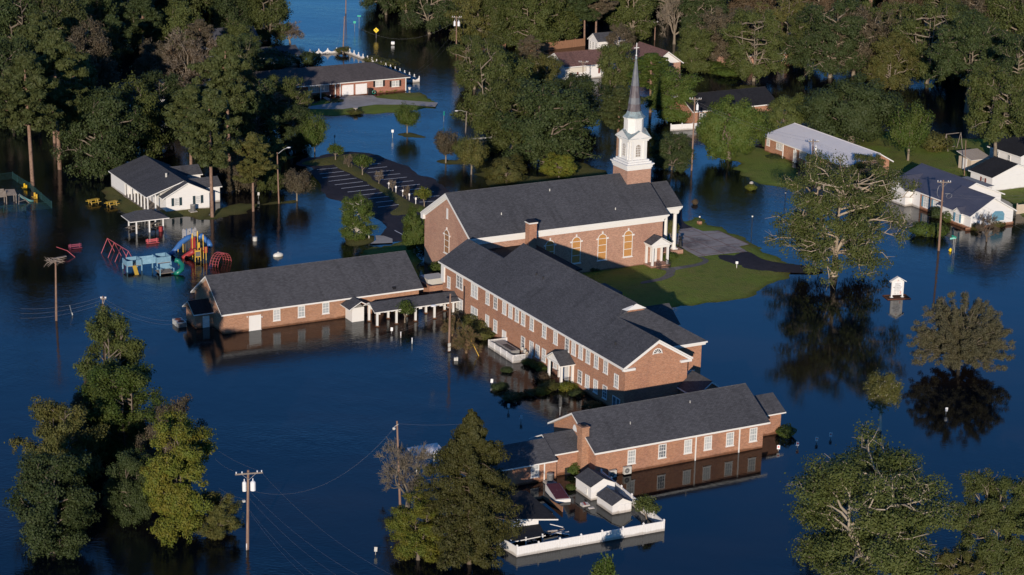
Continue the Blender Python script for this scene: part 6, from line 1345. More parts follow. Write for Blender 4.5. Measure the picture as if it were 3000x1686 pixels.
def limb_mesh(name, limbs, m, minr=.0, n=5):
    g = MB()
    for P, R in limbs:
        if R[0] >= minr: g.tube(P, [max(x, .012) for x in R], n if R[0] > .1 else 4, cap=False)
    me = bpy.data.meshes.new(name); me.from_pydata(g.v, [], g.f); me.materials.append(m); me.polygons.foreach_set('use_smooth', [True]*len(g.f)); me.update(); return me
def ell_pts(rng, n, c, ax, shell=.55):
    d = rng.normal(size=(n, 3)); d /= np.linalg.norm(d, axis=1)[:, None]; rr = rng.uniform(shell**3, 1, n)**(1/3); return c+d*rr[:, None]*ax, d
def proto(kind, h, r, n, size, seed, clump=1.0, minr=.0):
    rng = np.random.default_rng(seed); C, N = [], []; bark = BARK
    if kind in ('oak', 'sparse', 'small', 'maple', 'umb', 'high'):
        if kind == 'small':
            limbs, tips = skeleton(rng, h, r, kind); limbs, T = fit(limbs, tips, h, r); D = T*0
        else:
            limbs, T, D = spread(rng, h, r, kind)
        per = max(4, n//len(T)); cr = r*{'oak': .155, 'sparse': .125, 'small': .34, 'maple': .15, 'umb': .15, 'high': .125}[kind]*clump
        for p, dd in zip(T, D):
            w = rng.uniform(.6, 1.4); c, d = ell_pts(rng, int(per*w*w), p+rng.normal(size=3)*cr*.2, np.array([cr*w, cr*w, cr*w*.55])*1.08, .3); st = rng.random(len(c)) < .3; c = c+rng.normal(size=c.shape)*(st[:, None]*cr*.30); C.append(c); N.append(d*.8+dd*.5+[0, 0, .3])
            if rng.random() < .45 and kind != 'small': c, d = ell_pts(rng, per//4, p+[0, 0, -cr*.8], np.array([cr*.45, cr*.45, cr*.9])); C.append(c); N.append(d)
    elif kind == 'round':      # dense ornamental crown with upright streaks
        limbs = [([np.array([0, 0, -1.]), np.zeros(3), np.array([0, 0, h*.3])], [.16, .14, .11])]; z0 = h*.2
        for j in range(26):
            az, sp = rng.uniform(0, 2*PI), rng.uniform(.1, 1)**.6; e = np.array([math.cos(az)*r*.85*sp, math.sin(az)*r*.85*sp, z0+(h-z0)*(1-.55*sp*sp)*rng.uniform(.75, .98)])
            s = np.array([0, 0, h*.24]); mid = (s+e)/2+[0, 0, -.05*h]+[e[0]*.15, e[1]*.15, 0]; limbs.append(([s, mid, e], [.06, .035, .012]))
            for q in range(5):
                t = .35+.16*q; p = s*(1-t)**2+2*t*(1-t)*mid+t*t*e; cr = r*.22*rng.uniform(.7, 1.25); c, d = ell_pts(rng, n//130, p+rng.normal(size=3)*r*.05, np.array([cr, cr, cr*1.25]), .3); C.append(c); N.append(d+unit(p-[0, 0, h*.45])*.7)
    elif kind == 'dome':       # broad heavy crown, clumps on an ellipsoid
        limbs, tips = skeleton(rng, h, r, 'oak'); limbs, T = fit(limbs, tips, h*.8, r*.75); cz = h*.5
        for j in range(150):
            d = rng.normal(size=3); d /= np.linalg.norm(d); d[2] = abs(d[2])*1.0 if rng.random() < .66 else -abs(d[2])*.7
            wv = 1+.16*math.sin(3*math.atan2(d[1], d[0])+seed)+.10*math.sin(5*math.atan2(d[1], d[0])+4*d[2]); p = np.array([0, 0, h*.42])+d*np.array([r, r, h*.52])*rng.uniform(.62, .93)*wv; cr = r*.17*rng.uniform(.7, 1.4); c, e = ell_pts(rng, n//150, p, np.array([cr, cr, cr*.75]), .5); C.append(c); N.append(e+d)
    elif kind == 'pine':
        tr = .26; x, y = rng.normal()*.3, rng.normal()*.3
        P = [np.array([0, 0, -1.]), np.zeros(3), np.array([x*.5, y*.5, h*.5]), np.array([x, y, h*.8]), np.array([x, y, h*.97])]; limbs = [(P, [tr*1.4, tr*1.2, tr, tr*.6, .05])]
        nb = 44
        for j in range(nb):
            t = j/(nb-1); z = h*(.44+.54*t); R = r*(math.sin(PI*min(1, (t*.83+.2)))**.7)*rng.uniform(.55, 1.05); az = rng.uniform(0, 2*PI)
            s = np.array([x*t, y*t, z]); e = s+np.array([math.cos(az)*R, math.sin(az)*R, R*rng.uniform(.0, .38)]); mid = (s+e)/2+[0, 0, -.06*R]; limbs.append(([s, mid, e], [.075, .05, .02]))
            for q in range(4):
                u = (.35, .6, .85, 1.0)[q]; p = s*(1-u)**2+2*u*(1-u)*mid+u*u*e+rng.normal(size=3)*.3; cr = r*.19*rng.uniform(.6, 1.25); c, d = ell_pts(rng, n//(nb*4), p+[0, 0, .1], np.array([cr, cr, cr*.6]), .3); C.append(c); N.append(d+[0, 0, .5])
        bark = BARKP
    elif kind == 'cypress':
        P = [np.array([0, 0, -1.]), np.zeros(3), np.array([.1, 0, h*.5]), np.array([0, .1, h*.98])]; limbs = [(P, [.5, .38, .22, .04])]; nb = 150
        for j in range(nb):
            t = (j+.5)/nb; z = h*(.03+.95*t**1.05); az = j*2.39996+rng.normal()*.25; R = r*min(1, (1-t)*2.5)**.75*rng.uniform(.66, 1.06)*(1+.13*math.sin(2*az+5*t)+.10*math.sin(3*az-9*t+1))*(1 if t > .08 else .85)
            s = np.array([0, 0, z]); e = s+np.array([math.cos(az)*R, math.sin(az)*R, R*rng.uniform(-.12, .22)]); mid = (s+e)/2+[0, 0, .07*R]; limbs.append(([s, mid, e], [.07, .045, .015]))
            K = 6
            for q in range(K):
                u = .3+.7*q/(K-1); p = s*(1-u)**2+2*u*(1-u)*mid+u*u*e; cr = (.34+.10*R)*rng.uniform(.7, 1.2); c, d = ell_pts(rng, max(3, int(n/(nb*K)*1.0)), p+rng.normal(size=3)*.15+[0, 0, -cr*.3], np.array([cr, cr, cr*.75]), .2); C.append(c); N.append(d+np.array([math.cos(az), math.sin(az), .5])*.5)
        bark = BARKD
    elif kind == 'greyball':
        limbs = [([np.array([0, 0, -1.]), np.zeros(3), np.array([0, 0, h*.13])], [.34, .28, .24])]
        for j in range(130):
            az = j*2.39996+rng.normal()*.2; t = (j+.5)/130; R = r*(1-abs((t-.28)/.76)**2.2)**.5*rng.uniform(.86, 1.06)*(1+.08*math.sin(3*az)); e = np.array([math.cos(az)*R, math.sin(az)*R, h*(.14+.84*t)])
            s0 = np.array([0, 0, h*.13]); mid = s0*.5+e*.5+np.array([-math.cos(az)*R*.10, -math.sin(az)*R*.10, h*.07]); limbs.append(([s0, mid*.5+s0*.5+[0, 0, .1], mid, mid*.5+e*.5+[0, 0, .12], e], [.11, .075, .05, .03, .012]))
            for q in range(9):
                u = rng.uniform(.45, 1); p = s0*(1-u)**2+2*u*(1-u)*mid+u*u*e; x = p+unit(unit(e-s0)+rng.normal(size=3)*.6)*rng.uniform(.5, 1.3); limbs.append(([p, (p+x)/2+rng.normal(size=3)*.06, x], [.022, .016, .006]))
                c, d = ell_pts(rng, n//(130*9), (p+x)/2, np.array([.45, .45, .4]), .1); C.append(c); N.append(d)
    elif kind in ('bare', 'vase'):
        limbs, tips = skeleton(rng, h, r, 'bare'); limbs, T = fit(limbs, tips, h, r); ex = []
        for p in T:
            o0 = unit(p-[0, 0, h*.35])
            for q in range(6): e = p+unit(o0+rng.normal(size=3)*.55)*r*rng.uniform(.08, .2); ex.append(([p, (p+e)/2+rng.normal(size=3)*.05, e], [.022, .016, .006]))
        limbs = limbs+ex
        if n: 
            per = max(2, n//len(T))
            for p in T: c, d = ell_pts(rng, per, p, np.array([r*.16]*3), .1); C.append(c); N.append(d)
    elif kind == 'bush':
        limbs = [([np.array([0, 0, -.8]), np.array([0, 0, h*.4])], [.08, .05])]
        c, d = ell_pts(rng, n, np.array([0, 0, h*.45]), np.array([r, r, h*.55]), .72); k = 1+.2*np.sin(c[:, 0]*7/r)*np.cos(c[:, 1]*6/r)+.16*np.sin(c[:, 2]*9/h+c[:, 0]*4/r); c = np.array([0, 0, h*.45])+(c-[0, 0, h*.45])*k[:, None]; C.append(c); N.append(d*1.5)
    lm = None
    if C: lm = leaf_mesh(kind+'_crown', np.concatenate(C), np.concatenate(N), size, rng, 1.0 if kind in ('bush', 'round') else (2.2 if kind in ('pine', 'cypress') else 1.35))
    tm = limb_mesh(kind+'_trunk', limbs, bark, minr)
    return dict(h=h, r=r, leaf=lm, trunk=tm)
PR = {
 'oak': [proto('oak', 15, 7, 26000, .27, 11), proto('oak', 15, 7, 26000, .27, 12), proto('oak', 15, 7, 26000, .27, 13), proto('oak', 15, 7, 26000, .27, 14)],
 'sparse': [proto('sparse', 16, 8, 26000, .25, 21), proto('sparse', 16, 8, 26000, .25, 22), proto('sparse', 16, 8, 26000, .25, 25)],
 'big1': [proto('sparse', 18, 9.8, 42000, .185, 31, .85)], 'big2': [proto('sparse', 16, 9, 66000, .16, 36, 1.0)], 'big3': [proto('sparse', 13, 5, 42000, .14, 37, 1.1), proto('sparse', 13, 5, 42000, .14, 38, 1.1)],
 'high': [proto('high', 19, 7, 30000, .24, 26), proto('high', 19, 7, 30000, .24, 27)],
 'umb': [proto('umb', 6, 2.7, 15000, .11, 39, 1.1)],
 'tall': [proto('oak', 15, 4, 46000, .155, 41, 1.05), proto('oak', 12, 4.2, 46000, .15, 42, 1.1)],
 'near': [proto('oak', 10, 4.2, 44000, .145, 45, 1.0), proto('oak', 10, 4.2, 44000, .145, 46, 1.0), proto('oak', 10, 4.2, 44000, .145, 47, 1.0)],
 'bright': [proto('maple', 13, 4.4, 70000, .145, 43, 1.05)],
 'round': [proto('round', 6, 2.9, 13000, .15, 51), proto('round', 6, 2.9, 13000, .15, 52)],
 'dome': [proto('dome', 12, 8, 32000, .26, 61), proto('dome', 10, 5, 26000, .2, 62)],
 'pine': [proto('pine', 20, 5, 24000, .27, 71), proto('pine', 20, 5, 24000, .27, 72), proto('pine', 20, 5, 24000, .27, 73)],
 'cypress': [proto('cypress', 16, 5.3, 120000, .125, 81)],
 'bare': [proto('bare', 8, 4, 0, .1, 91), proto('bare', 8, 4, 5000, .14, 92)],
 'greyball': [proto('greyball', 9.5, 6.2, 150000, .10, 93)],
 'small': [proto('small', 3, 1.4, 2600, .15, 95), proto('small', 3, 1.4, 2600, .15, 96)],
 'bush': [proto('bush', 1.2, .9, 2600, .10, 97), proto('bush', 1.2, .9, 2600, .10, 98)],
}
TN = {'maple': 'maple_tree', 'oak': 'oak_tree', 'sparse': 'oak_tree', 'big1': 'oak_tree', 'big2': 'oak_tree', 'big3': 'oak_tree', 'near': 'broadleaf_tree', 'high': 'oak_tree', 'umb': 'young_tree', 'tall': 'broadleaf_tree', 'bright': 'maple_tree', 'round': 'ornamental_tree', 'dome': 'broadleaf_tree', 'pine': 'pine_tree', 'cypress': 'cypress_tree', 'bare': 'bare_tree', 'greyball': 'bare_tree', 'small': 'young_tree', 'bush': 'shrub'}
TR = random.Random(77); CNT = {}
def tree(kind, px, py, h, r, leaf, label, group=None, z=0.0, bark=None, rot=None, var=None, world=None):
    L = PR[kind]; k = CNT.get(kind, 0); CNT[kind] = k+1; q = L[(k if var is None else var) % len(L)]
    o = bpy.data.objects.new(TN[kind], None); COL.objects.link(o); o.location = at(px, py, z) if world is None else world
    o.rotation_euler = (0, 0, TR.uniform(0, 6.28) if rot is None else rot); sx = r/q['r']; o.scale = (sx, sx, h/q['h']); o.empty_display_size = .3
    tag(o, label, 'shrub' if kind == 'bush' else 'tree', group)
    nm = ('trunk', 'crown') if kind != 'bush' else ('stem', 'foliage')
    for nme, me, m in ((nm[0], q['trunk'], bark), (nm[1], q['leaf'], leaf)):
        if me is None: continue
        c = bpy.data.objects.new(nme, me); COL.objects.link(c); c.parent = o
        if m is None and nme == 'trunk' and kind in ('oak', 'dome', 'near', 'tall', 'bright'): m = BARKM
        if m is not None: c.material_slots[0].link = 'OBJECT'; c.material_slots[0].material = m
    return o
BARKM = mat('brown_grey_bark', (.13, .105, .08), .95, .1, noise=[((.19, .16, .125), 2, .4, .7, 'Object')])
T = tree
# foreground
T('tall', 335, 1280, 15.2, 4.0, L_OAK, 'tall mossy tree rising highest in the lower left cluster', var=0, rot=.4)
T('tall', 362, 1345, 11.2, 4.4, L_GRN, 'dark green tree directly below the tallest of the lower left cluster', var=1, rot=2)
T('near', 185, 1440, 10.4, 4.2, L_OLV, 'olive brown tree with pale limbs at the left of the lower left cluster')
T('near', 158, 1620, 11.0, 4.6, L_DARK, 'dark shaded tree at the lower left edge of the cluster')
T('bright', 515, 1580, 13.0, 4.2, L_BRT, 'bright yellow green tree lit by sun in the lower left cluster', rot=1.0)
T('near', 500, 1440, 10.8, 3.2, L_GRY, 'brownish thin tree behind the bright yellow green one')
T('near', 640, 1572, 5.0, 2.3, L_OLV, 'small tree low at the right side of the lower left cluster')
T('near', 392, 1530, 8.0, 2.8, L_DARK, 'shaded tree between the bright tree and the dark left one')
T('near', 258, 1330, 8.6, 2.1, L_GRY, 'thin grey leaved tree at the left flank of the tallest cluster tree')
T('cypress', 1375, 1652, 16.0, 4.1, L_CYP, 'big conical cypress tree standing in water at the front centre')
T('near', 1225, 1640, 7.0, 3.1, L_BRT, 'bright green leafy tree at the left foot of the big cypress')
T('bare', 1195, 1485, 7.4, 3.5, L_GRY, 'leafless grey tree around the slim lamp pole', var=0, bark=TWIG)
T('small', 1762, 1765, 4.6, 1.3, L_GRN, 'tip of a small tree at the bottom edge below the fence')
T('small', 1893, 1532, 2.9, 1.2, L_OAK, 'slender young tree by the right side of the vinyl fence')
T('big2', 2525, 1722, 15.6, 9.4, L_OAK, 'large oak with pale limbs filling the lower right foreground', bark=mat('cream_bark', (.33, .28, .21), .9), rot=.7)
T('big3', 2895, 1735, 12.6, 4.0, L_OAK, 'pale limbed oak at the lower right edge, the left trunk', bark=BARK)
T('big3', 3025, 1740, 13.2, 4.4, L_OAK, 'oak partly cut by the right edge beside the lower right oaks', bark=BARK)
T('big3', 2795, 1790, 6.4, 2.6, L_OLV, 'low half bare tree between the two lower right oaks', bark=BARK)
T('umb', 2577, 1262, 7.0, 2.5, L_OLV, 'small umbrella shaped tree with white trunk above the big front oak', bark=mat('white_bark', (.5, .46, .40), .8))
T('greyball', 2808, 1082, 9.2, 5.9, L_GOL, 'round grey brown almost leafless tree below the church sign', bark=TWIG)
T('big1', 2442, 808, 18.4, 10.2, L_OAK, 'huge spreading oak with pale limbs at the end of the church lawn', bark=mat('pale_tan_bark', (.33, .27, .20), .9), z=.05)  # even pale tan bark for the limbs of this oak
T('bare', 2890, 708, 4.4, 1.7, L_GRY, 'small bare tree in water before the blue roofed gable', var=0, bark=BARKD)
# round the church and the car park
T('dome', 1215, 742, 7.2, 2.2, L_GRN, 'upright bushy tree against the left corner of the church', var=1)
T('oak', 1046, 697, 6.6, 2.9, L_GRN, 'leafy birch like tree on the round grass island in the car park', bark=mat('birch_bark', (.45, .42, .36), .8), z=.1)
for x, y, h, r, l, m, k in ((983, 469, 2.7, 1.35, 'small bushy tree at the far end of the parking median', L_GRN, 'small'), (1062, 513, 3.4, 1.5, 'second small tree along the parking median', L_GRN, 'small'), (1110, 538, 2.3, .8, 'bare reddish shrub along the parking median', L_BRN, 'bare'), (1243, 604, 3.0, 1.35, 'round small tree at the near end of the parking median', L_BRT, 'small'), (1022, 491, 2.2, .9, 'bare young tree near the far end of the parking median', L_BRN, 'bare'), (1150, 560, 1.9, .8, 'dark thin shrub by the first slim white sign post', L_BRN, 'bare'), (1192, 582, 2.1, .7, 'leafless shrub between the slim white sign posts', L_BRN, 'bare')):
    T(k, x, y, h, r, m, l, z=.15)
T('round', 870, 588, 5.4, 3.0, L_GRY, 'round brownish pear tree beside the cobra head street lamp', z=.1)
T('round', 1193, 391, 5.6, 2.9, L_GRN, 'round ornamental tree on a tiny island in the blue water', z=.05)
T('round', 1306, 478, 6.2, 2.9, L_GRY, 'greyish round tree on the strip island, the left one', z=.05)
T('round', 1381, 511, 6.6, 3.1, L_OLV, 'olive round tree at the tip of the lawn behind the church', z=.05)
T('round', 1359, 482, 5.0, 2.4, L_OAK, 'half hidden round tree between the two round trees behind the church', z=.05)
T('dome', 1485, 540, 4.9, 3.6, L_OLV, 'broad olive tree just behind the church roof ridge', var=1, z=.05)
T('dome', 1638, 522, 4.4, 3.2, L_BRT, 'bright bushy tree behind the church roof, left of the tower', var=1, z=.05)
T('round', 922, 462, 8.0, 3.0, L_GRN, 'dark round headed tree standing in water below the ranch house lawn')
T('small', 1965, 716, 3.6, 1.1, L_OLV, 'tall thin shrub tree against the church wall by the front column', z=.2)
T('sparse', 1445, 408, 17.0, 6.8, L_OAK, 'tall oak with pale trunk at the pipe end behind the parking area')
T('oak', 1590, 478, 14.5, 8.0, L_DARK, 'big dark oak left of the steeple behind the church')
T('oak', 1500, 440, 12.5, 6.0, L_OAK, 'oak between the pale trunked tree and the steeple')
T('oak', 1680, 380, 10.0, 6.0, L_DARK, 'dark oak left of the spire below the brown roof')
T('pine', 1808, 470, 12.5, 4.6, L_PIN, 'pine immediately left of the white belfry')
T('pine', 1905, 330, 11.0, 4.6, L_GRN, 'sunlit pine right of the spire with the long steeple shadow')
T('oak', 1970, 350, 9.8, 5.6, L_GRN, 'sunny oak right of the spire reaching over the dark water')
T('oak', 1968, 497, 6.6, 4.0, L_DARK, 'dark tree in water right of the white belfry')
T('oak', 1800, 300, 11.5, 4.2, L_OAK, 'oak just left of the spire tip covering the brown roof')
T('dome', 2135, 466, 11.2, 6.3, L_GRN, 'bright green spreading tree in front of the silver roofed house', var=0, z=.1)
T('dome', 2300, 405, 8.2, 5.0, L_OAK, 'dense dark round tree behind the silver roof, left one', var=1)
T('dome', 2495, 420, 12.5, 9.2, L_DARK, 'very broad dark oak behind the silver roof', var=0)
T('round', 2660, 472, 10.6, 4.9, L_GRN, 'tall rounded sunlit tree in the yard right of the silver roof', var=1, z=.1)
T('bush', 2735, 440, 3.0, 3.0, L_OLV, 'reddish hedge shrub by the far right playhouse', z=.1)
T('high', 2915, 505, 19.0, 6.6, L_OAK, 'tall oak with thick trunk behind the cream shed')
T('high', 2830, 330, 19.0, 7.5, L_DARK, 'large oak at the right beyond the yard swing')
T('high', 2985, 400, 20.0, 7.0, L_DARK, 'tall dark oak at the right edge above the white house')
T('sparse', 2540, 560, 6.5, 3.0, L_OAK, 'thin limbed tree between silver roof and blue roof')
T('sparse', 1815, 172, 7.5, 2.8, L_GRY, 'thin tree half hiding the small white gabled outbuilding')
# left pines and woods
T('pine', 96, 545, 21.0, 5.6, L_PIN, 'tall pine with bare trunk at the left edge by the green fence', rot=1)
T('pine', 175, 497, 22.5, 5.6, L_PIN, 'tall pine with bare trunk, second from the left edge', rot=2)
T('pine', 160, 420, 16.0, 4.5, L_PIN, 'third tall pine just behind the second left pine')
T('oak', 300, 520, 14.5, 6.2, L_DARK, 'dark oak left of the white bungalow roof')
T('oak', 395, 470, 14.0, 5.6, L_OAK, 'oak directly behind the white bungalow ridge')
T('pine', 622, 638, 19.5, 4.8, L_PIN, 'tall pine at the right corner of the white bungalow')
T('pine', 742, 620, 12.0, 3.6, L_OLV, 'pine with greyish crown between bungalow and cobra head lamp')
T('oak', 700, 560, 9.0, 3.6, L_GRY, 'greyish leafy tree between the two pines by the bungalow')
T('oak', 795, 560, 9.0, 3.0, L_OAK, 'leafy tree left of the cobra head lamp pole')
T('pine', 560, 520, 15.0, 4.6, L_PIN, 'pine behind the bungalow rear wings')
T('oak', 470, 430, 13.0, 5.2, L_DARK, 'dark tree above the bungalow between pines')
T('pine', 672, 475, 21.0, 4.8, L_PIN, 'tall pine with visible reddish trunk left of the ranch house')
T('oak', 610, 430, 11.0, 5.0, L_OAK, 'leafy oak left of the reddish trunk pine')
T('oak', 745, 450, 13.0, 5.5, L_DARK, 'dark oak below the left end of the ranch house')
T('sparse', 828, 402, 11.5, 4.8, L_OAK, 'oak with forked pale limbs at the left end of the ranch house')
T('oak', 860, 440, 8.0, 4.0, L_DARK, 'dark tree below the ranch house driveway end')
T('bare', 548, 300, 13.5, 6.0, L_BRN, 'brown half leafless tree with spreading limbs among the left trees', var=1, bark=BARK)
T('sparse', 455, 290, 11.0, 4.6, L_GRY, 'grey leafed tree beside the brown half leafless one')
T('pine', 720, 290, 12.0, 4.6, L_DARK, 'dark pine behind the ranch house left end')
T('sparse', 700, 330, 14.0, 4.2, L_PIN, 'green tree with pale limbs behind the reddish trunk pine')
T('oak', 788, 118, 13.5, 6.0, L_OAK, 'sunlit tree left of the flooded street near the top')
T('bare', 850, 128, 4.6, 3.2, L_BRN, 'brown bare bush like tree in water at the left of the street', var=1, bark=BARK)
T('oak', 680, 120, 13.0, 5.5, L_DARK, 'dark tree left of the sunlit tree near the street top')
T('bush', 790, 205, 4.0, 4.5, L_DARK, 'dark bushes left of the scalloped fence start', z=0)
T('bush', 900, 190, 2.6, 3.2, L_DARK, 'low dark bush under the left half of the scalloped fence', z=0)
T('small', 1005, 158, 1.5, 1.6, L_OLV, 'little yellowish shrub at the scalloped fence corner post')
T('bush', 1130, 196, 1.4, 2.6, L_OLV, 'yellow green shrub row end along the scalloped fence')
T('bush', 1095, 182, 1.2, 2.0, L_OLV, 'small shrub against the middle of the scalloped fence')
rowA = [(40, 380, 17), (115, 330, 18), (215, 400, 15), (255, 330, 17), (60, 250, 19), (330, 280, 15), (180, 250, 18), (20, 160, 19), (110, 150, 20), (420, 200, 15), (270, 190, 17), (360, 150, 17), (520, 190, 13), (590, 240, 12), (240, 90, 18), (340, 60, 18), (440, 90, 17), (540, 70, 17), (50, 60, 19), (150, 40, 19), (640, 40, 15), (740, 30, 14), (700, 200, 10)]
for i, (x, y, h) in enumerate(rowA):
    k = ('oak', 'pine', 'oak', 'sparse')[i % 4]; m = (L_DARK, L_PIN, L_OAK, L_GRY, L_DARK)[i % 5]
    T(k, x, y, h, h*.36 if k != 'pine' else h*.27, m, {'oak': 'dense', 'pine': 'tall', 'sparse': 'pale limbed'}[k]+' tree of the upper left woods, '+['first', 'second', 'third', 'fourth', 'fifth', 'sixth', 'seventh', 'eighth', 'ninth', 'tenth', 'eleventh', 'twelfth', 'thirteenth', 'fourteenth', 'fifteenth', 'sixteenth', 'seventeenth', 'eighteenth', 'nineteenth', 'twentieth', 'twenty first', 'twenty second', 'twenty third'][i]+' counting up from the bungalow', 'trees of the upper left woods')
rowB = [(1258, 100, 14, 'sparse'), (1190, 40, 12, 'sparse'), (1330, 75, 15, 'oak'), (1400, 128, 15, 'sparse'), (1470, 132, 14, 'oak'), (1560, 140, 15, 'oak'), (1640, 118, 15, 'oak'), (1712, 134, 13, 'pine'), (1745, 128, 14, 'pine'), (1850, 110, 14, 'oak'), (1590, 290, 9, 'oak'), (1975, 130, 13, 'bare'), (2060, 140, 14, 'oak'), (2130, 195, 13, 'sparse'), (2208, 238, 15, 'sparse'), (2290, 175, 13, 'sparse'), (2432, 228, 17, 'sparse'), (2500, 222, 15, 'sparse'), (2560, 190, 14, 'sparse'), (2716, 245, 17, 'sparse'), (2360, 205, 12, 'sparse'), (2610, 260, 11, 'oak'), (2790, 230, 15, 'oak'), (2880, 215, 18, 'sparse'), (2960, 230, 18, 'oak'), (1390, 262, 11, 'sparse'), (1480, 330, 12, 'oak'), (1550, 240, 9, 'pine'), (2030, 210, 10, 'oak')]
NW = ['one', 'two', 'three', 'four', 'five', 'six', 'seven', 'eight', 'nine', 'ten', 'eleven', 'twelve', 'thirteen', 'fourteen', 'fifteen', 'sixteen', 'seventeen', 'eighteen', 'nineteen', 'twenty', 'twenty one', 'twenty two', 'twenty three', 'twenty four', 'twenty five', 'twenty six', 'twenty seven', 'twenty eight', 'twenty nine', 'thirty']
def near(x, y):
    L = ((1337, 100, 'the twin transformer pole'), (1500, 160, 'the brown privacy fence'), (1700, 160, 'the brown roof left half'), (1860, 140, 'the steeple cross'), (1930, 150, 'the brown gable right of the spire'), (2060, 100, 'the woods right of the cross'), (2208, 200, 'the brick house beyond the dark water'), (2432, 160, 'the small pale gabled house'), (2660, 180, 'the dark roofed house behind the oaks'), (2830, 90, 'the farthest brick house'), (2960, 200, 'the upper right corner'), (1440, 300, 'the pale trunked oak'), (1600, 330, 'the dark oak left of the steeple'))
    return min(L, key=lambda q: (q[0]-x)**2+(q[1]-y)**2)[2]
used = {}
def ulabel(s):
    used[s] = used.get(s, 0)+1; k = used[s]; return s if k == 1 else s+', '+('', '', 'second', 'third', 'fourth', 'fifth', 'sixth', 'seventh', 'eighth', 'ninth', 'tenth')[k]+' from the left'
DESC = {'oak': 'leafy oak', 'sparse': 'oak with pale limbs', 'pine': 'pine', 'bare': 'brown bare limbed tree'}
for i, (x, y, h, k) in enumerate(sorted(rowB)):
    m = (L_OAK, L_DARK, L_GRY, L_OAK, L_OLV)[i % 5]
    T(k, x, y, h, h*(.46 if k == 'sparse' else .42 if k == 'oak' else .3), m, ulabel(DESC[k]+' by '+near(x, y)), 'trees of the upper right woods', bark=BARK if k != 'pine' else None)
for j, (yy, hh, zz) in enumerate(((48, 17, 0), (5, 19, 1), (-42, 20, 2), (-85, 22, 3))):
    xs = [x for x in range(-60+j*37, 3080, 118)]
    xs = [x+TR.uniform(-22, 22) for x in xs]
    xs = [x for x in xs if not (800 < x < 1130)]
    for i, x in enumerate(xs):
        k = TR.choice(['oak', 'oak', 'sparse', 'pine']); h = hh*TR.uniform(.78, 1.1); m = TR.choice([L_DARK, L_OAK, L_GRY, L_PIN, L_BRN] if x > 1200 else [L_DARK, L_DARK, L_PIN, L_OAK])
        side = 'left' if x < 1000 else 'right'; n = i if x < 1000 else i-len([q for q in xs if q < 1000])
        T(k, x, yy+TR.uniform(-9, 9), h, h*(.40 if k != 'pine' else .27), m, ('nearest', 'second', 'third', 'farthest')[j]+' row, top '+side+' woods, '+DESC[k]+', number '+NW[n]+' from left', 'far woods along the top')
for j in range(3):      # woods behind the left cluster of houses and the right houses, closing gaps of view beyond the frame
    pass
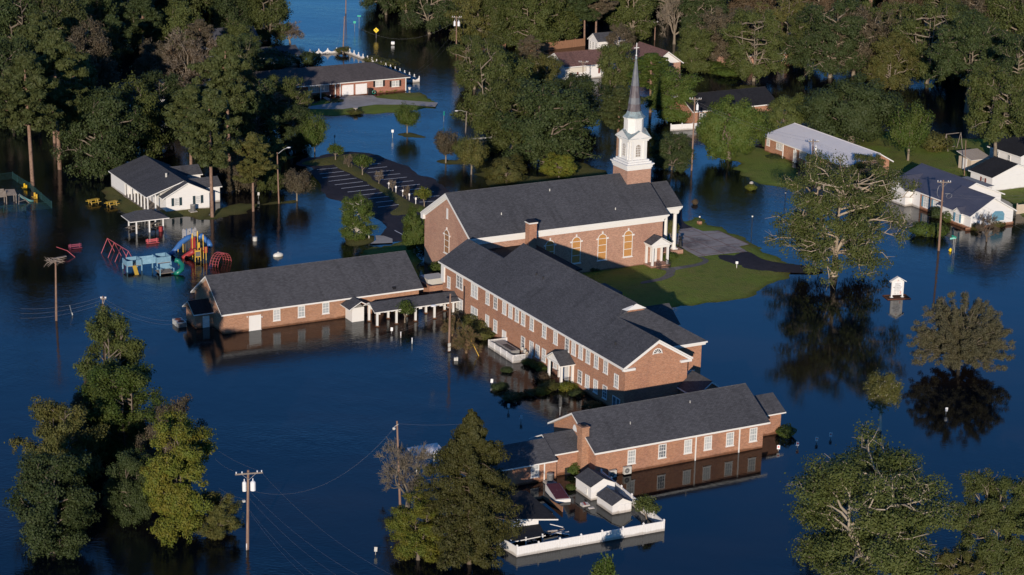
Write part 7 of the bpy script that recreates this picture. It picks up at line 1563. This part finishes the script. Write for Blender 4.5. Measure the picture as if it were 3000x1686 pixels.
# ------------------------------------------------------------------ shrubs
sh = [(1361, 934, 1.1, 1.3, L_GRY, 'first clump of the grey green hedge below the hall windows'), (1385, 955, 1.5, 1.6, L_OLV, 'second clump of the hedge below the hall windows'), (1405, 975, 1.5, 1.6, L_OLV, 'third and biggest clump of the hedge below the hall windows'), (1420, 992, 1.2, 1.3, L_OLV, 'last clump of the hedge before the lattice'), (1340, 925, .9, 1.0, L_GRY, 'small hedge clump beside the weathered lamp pole'),
      (1460, 1143, .8, .95, L_DARK, 'dark round shrub in water, the left of a row'), (1473, 1140, .8, .8, L_DARK, 'dark round shrub touching the left one of the row'), (1497, 1172, 1.0, 1.25, L_DARK, 'largest dark round shrub standing in the water'), (1528, 1164, .6, .6, L_DARK, 'small dark shrub right of the largest round one'), (1554, 1160, .8, .8, L_DARK, 'dark shrub between small shrub and bright shrub'), (1586, 1155, .7, 1.1, L_BRT, 'bright green low shrub before the entrance porch'), (1610, 1140, .9, 1.35, L_OLV, 'brownish shrub left of the porch column foot'), (1590, 1115, 1.0, 1.2, L_BRN, 'brown shrub behind the bright green low shrub'), (1660, 1143, .9, 1.2, L_BRT, 'yellow green shrub at the right porch column foot'), (1575, 1080, .8, .9, L_GRN, 'green shrub by the hall wall left of the porch'), (1590, 1092, .8, .9, L_GRN, 'green shrub touching the porch left column'), (1550, 1070, .8, .9, L_GRN, 'dark green shrub below the lattice end window'), (1690, 1160, .7, 1.0, L_DARK, 'dark shrub along the hall wall right of the porch'), (1735, 1195, .7, 1.3, L_DARK, 'dark shrub at the foot of the double glass door'),
      (1735, 795, .9, 1.1, L_DARK, 'clipped dark shrub at the church wall under the third window'), (1808, 780, .9, 1.0, L_DARK, 'clipped dark shrub at the church wall under the fourth window'), (1860, 775, .7, .8, L_DARK, 'small dark shrub left of the side portico'), (1963, 757, .9, 1.1, L_GRN, 'yellow green shrub right of the side portico'), (2303, 1278, 1.3, 1.1, L_GRN, 'round green shrub at the right end of the front building'),
      (1368, 965, 1.2, .9, L_OLV, 'sparse shrub in water right of the pole foot'), (1485, 1090, .6, .8, L_DARK, 'floating dark leaves at the lattice corner'), (2700, 690, 2.0, 1.9, L_GRN, 'large green shrub in water left of the tall right pole'), (2745, 695, 2.1, 1.5, L_GRN, 'large green shrub just behind the tall right pole'), (2780, 650, 1.7, 1.3, L_GRN, 'green shrub below the dormer of the blue roofed house'), (2748, 640, 1.8, 1.4, L_DARK, 'dark shrub behind the tall right pole by the brick front'), (2858, 675, 1.1, 1.0, L_OLV, 'yellowish shrub at the corner of the blue roofed house'), (2920, 665, .9, 1.2, L_OLV, 'low shrub under the blue awning wall'), (2201, 557, .9, .95, L_BRT, 'yellow green shrub around the pale rock'), (526, 616, .8, .6, L_GRN, 'small shrub left of the air conditioner at the white gable'),
      (1115, 272, .7, .8, L_BRT, 'first yellow green shrub under the ranch windows'), (1130, 271, .6, .7, L_BRT, 'second yellow green shrub under the ranch windows'), (1142, 270, .6, .6, L_BRT, 'third yellow green shrub under the ranch windows'), (1154, 269, .8, .7, L_BRT, 'fourth yellow green shrub under the ranch windows'), (1183, 266, .9, .5, L_DARK, 'dark shrub by the ranch house corner'), (1042, 334, .8, 1.4, L_OLV, 'shrub ring around the birdbath'), (935, 284, .8, 1.6, L_DARK, 'dark shrub bed below the ranch porch'), (985, 300, .6, 1.4, L_DARK, 'dark shrub bed between path and driveway'), (2270, 465, .7, 1.6, L_DARK, 'dark shrubs at the porch of the silver roofed house'), (1680, 1385, 1.2, 1.1, L_GRN, 'green vine growth by the annex garage opening'), (1672, 1435, .6, .6, L_GRN, 'grass tuft in water left of the larger shed'), (1260, 735, 1.0, 2.0, L_DARK, 'dark hedge in shade by the church left wall foot'), (2036, 600, .9, .5, L_BRN, 'thin dark sapling top in water right of the church front')]
for x, y, h, r, m, l in sh: T('bush', x, y, h, r, m, l, z=-.05)
T('small', 1186, 946, 3.0, 1.3, L_GRN, 'small crape myrtle in water before the covered walk')
T('bare', 1366, 1035, 3.4, 2.0, L_OLV, 'twiggy fan shaped bush in water right of the pole', var=1, bark=mat('brown_twigs', (.17, .11, .06), .9))
T('bare', 1325, 985, 2.6, 1.6, L_OLV, 'twiggy bush behind the weathered pole', var=1, bark=MATS['brown_twigs'])
for x, y, l in ((1190, 880, 'green shrub behind the covered walk columns'), (1290, 800, 'dark green hedge beside the utility yard')): T('bush', x, y, 1.6, 1.6, L_GRN, l)
# hedges seen through trees at the right of the dark water
T('bush', 2195, 262, .5, 2.2, L_OLV, 'flat pale green tuft floating on the dark water')
for x, y, r, l in ((2020, 196, 3.5, 'long low green shrub on the bank by the brown gable'), (2130, 222, 3.0, 'green bank shrub left of the buttressed trunk'), (2090, 205, 3.0, 'middle green shrub of the bank beyond the spire')): T('bush', x, y, 1.6, r, L_GRN, l)
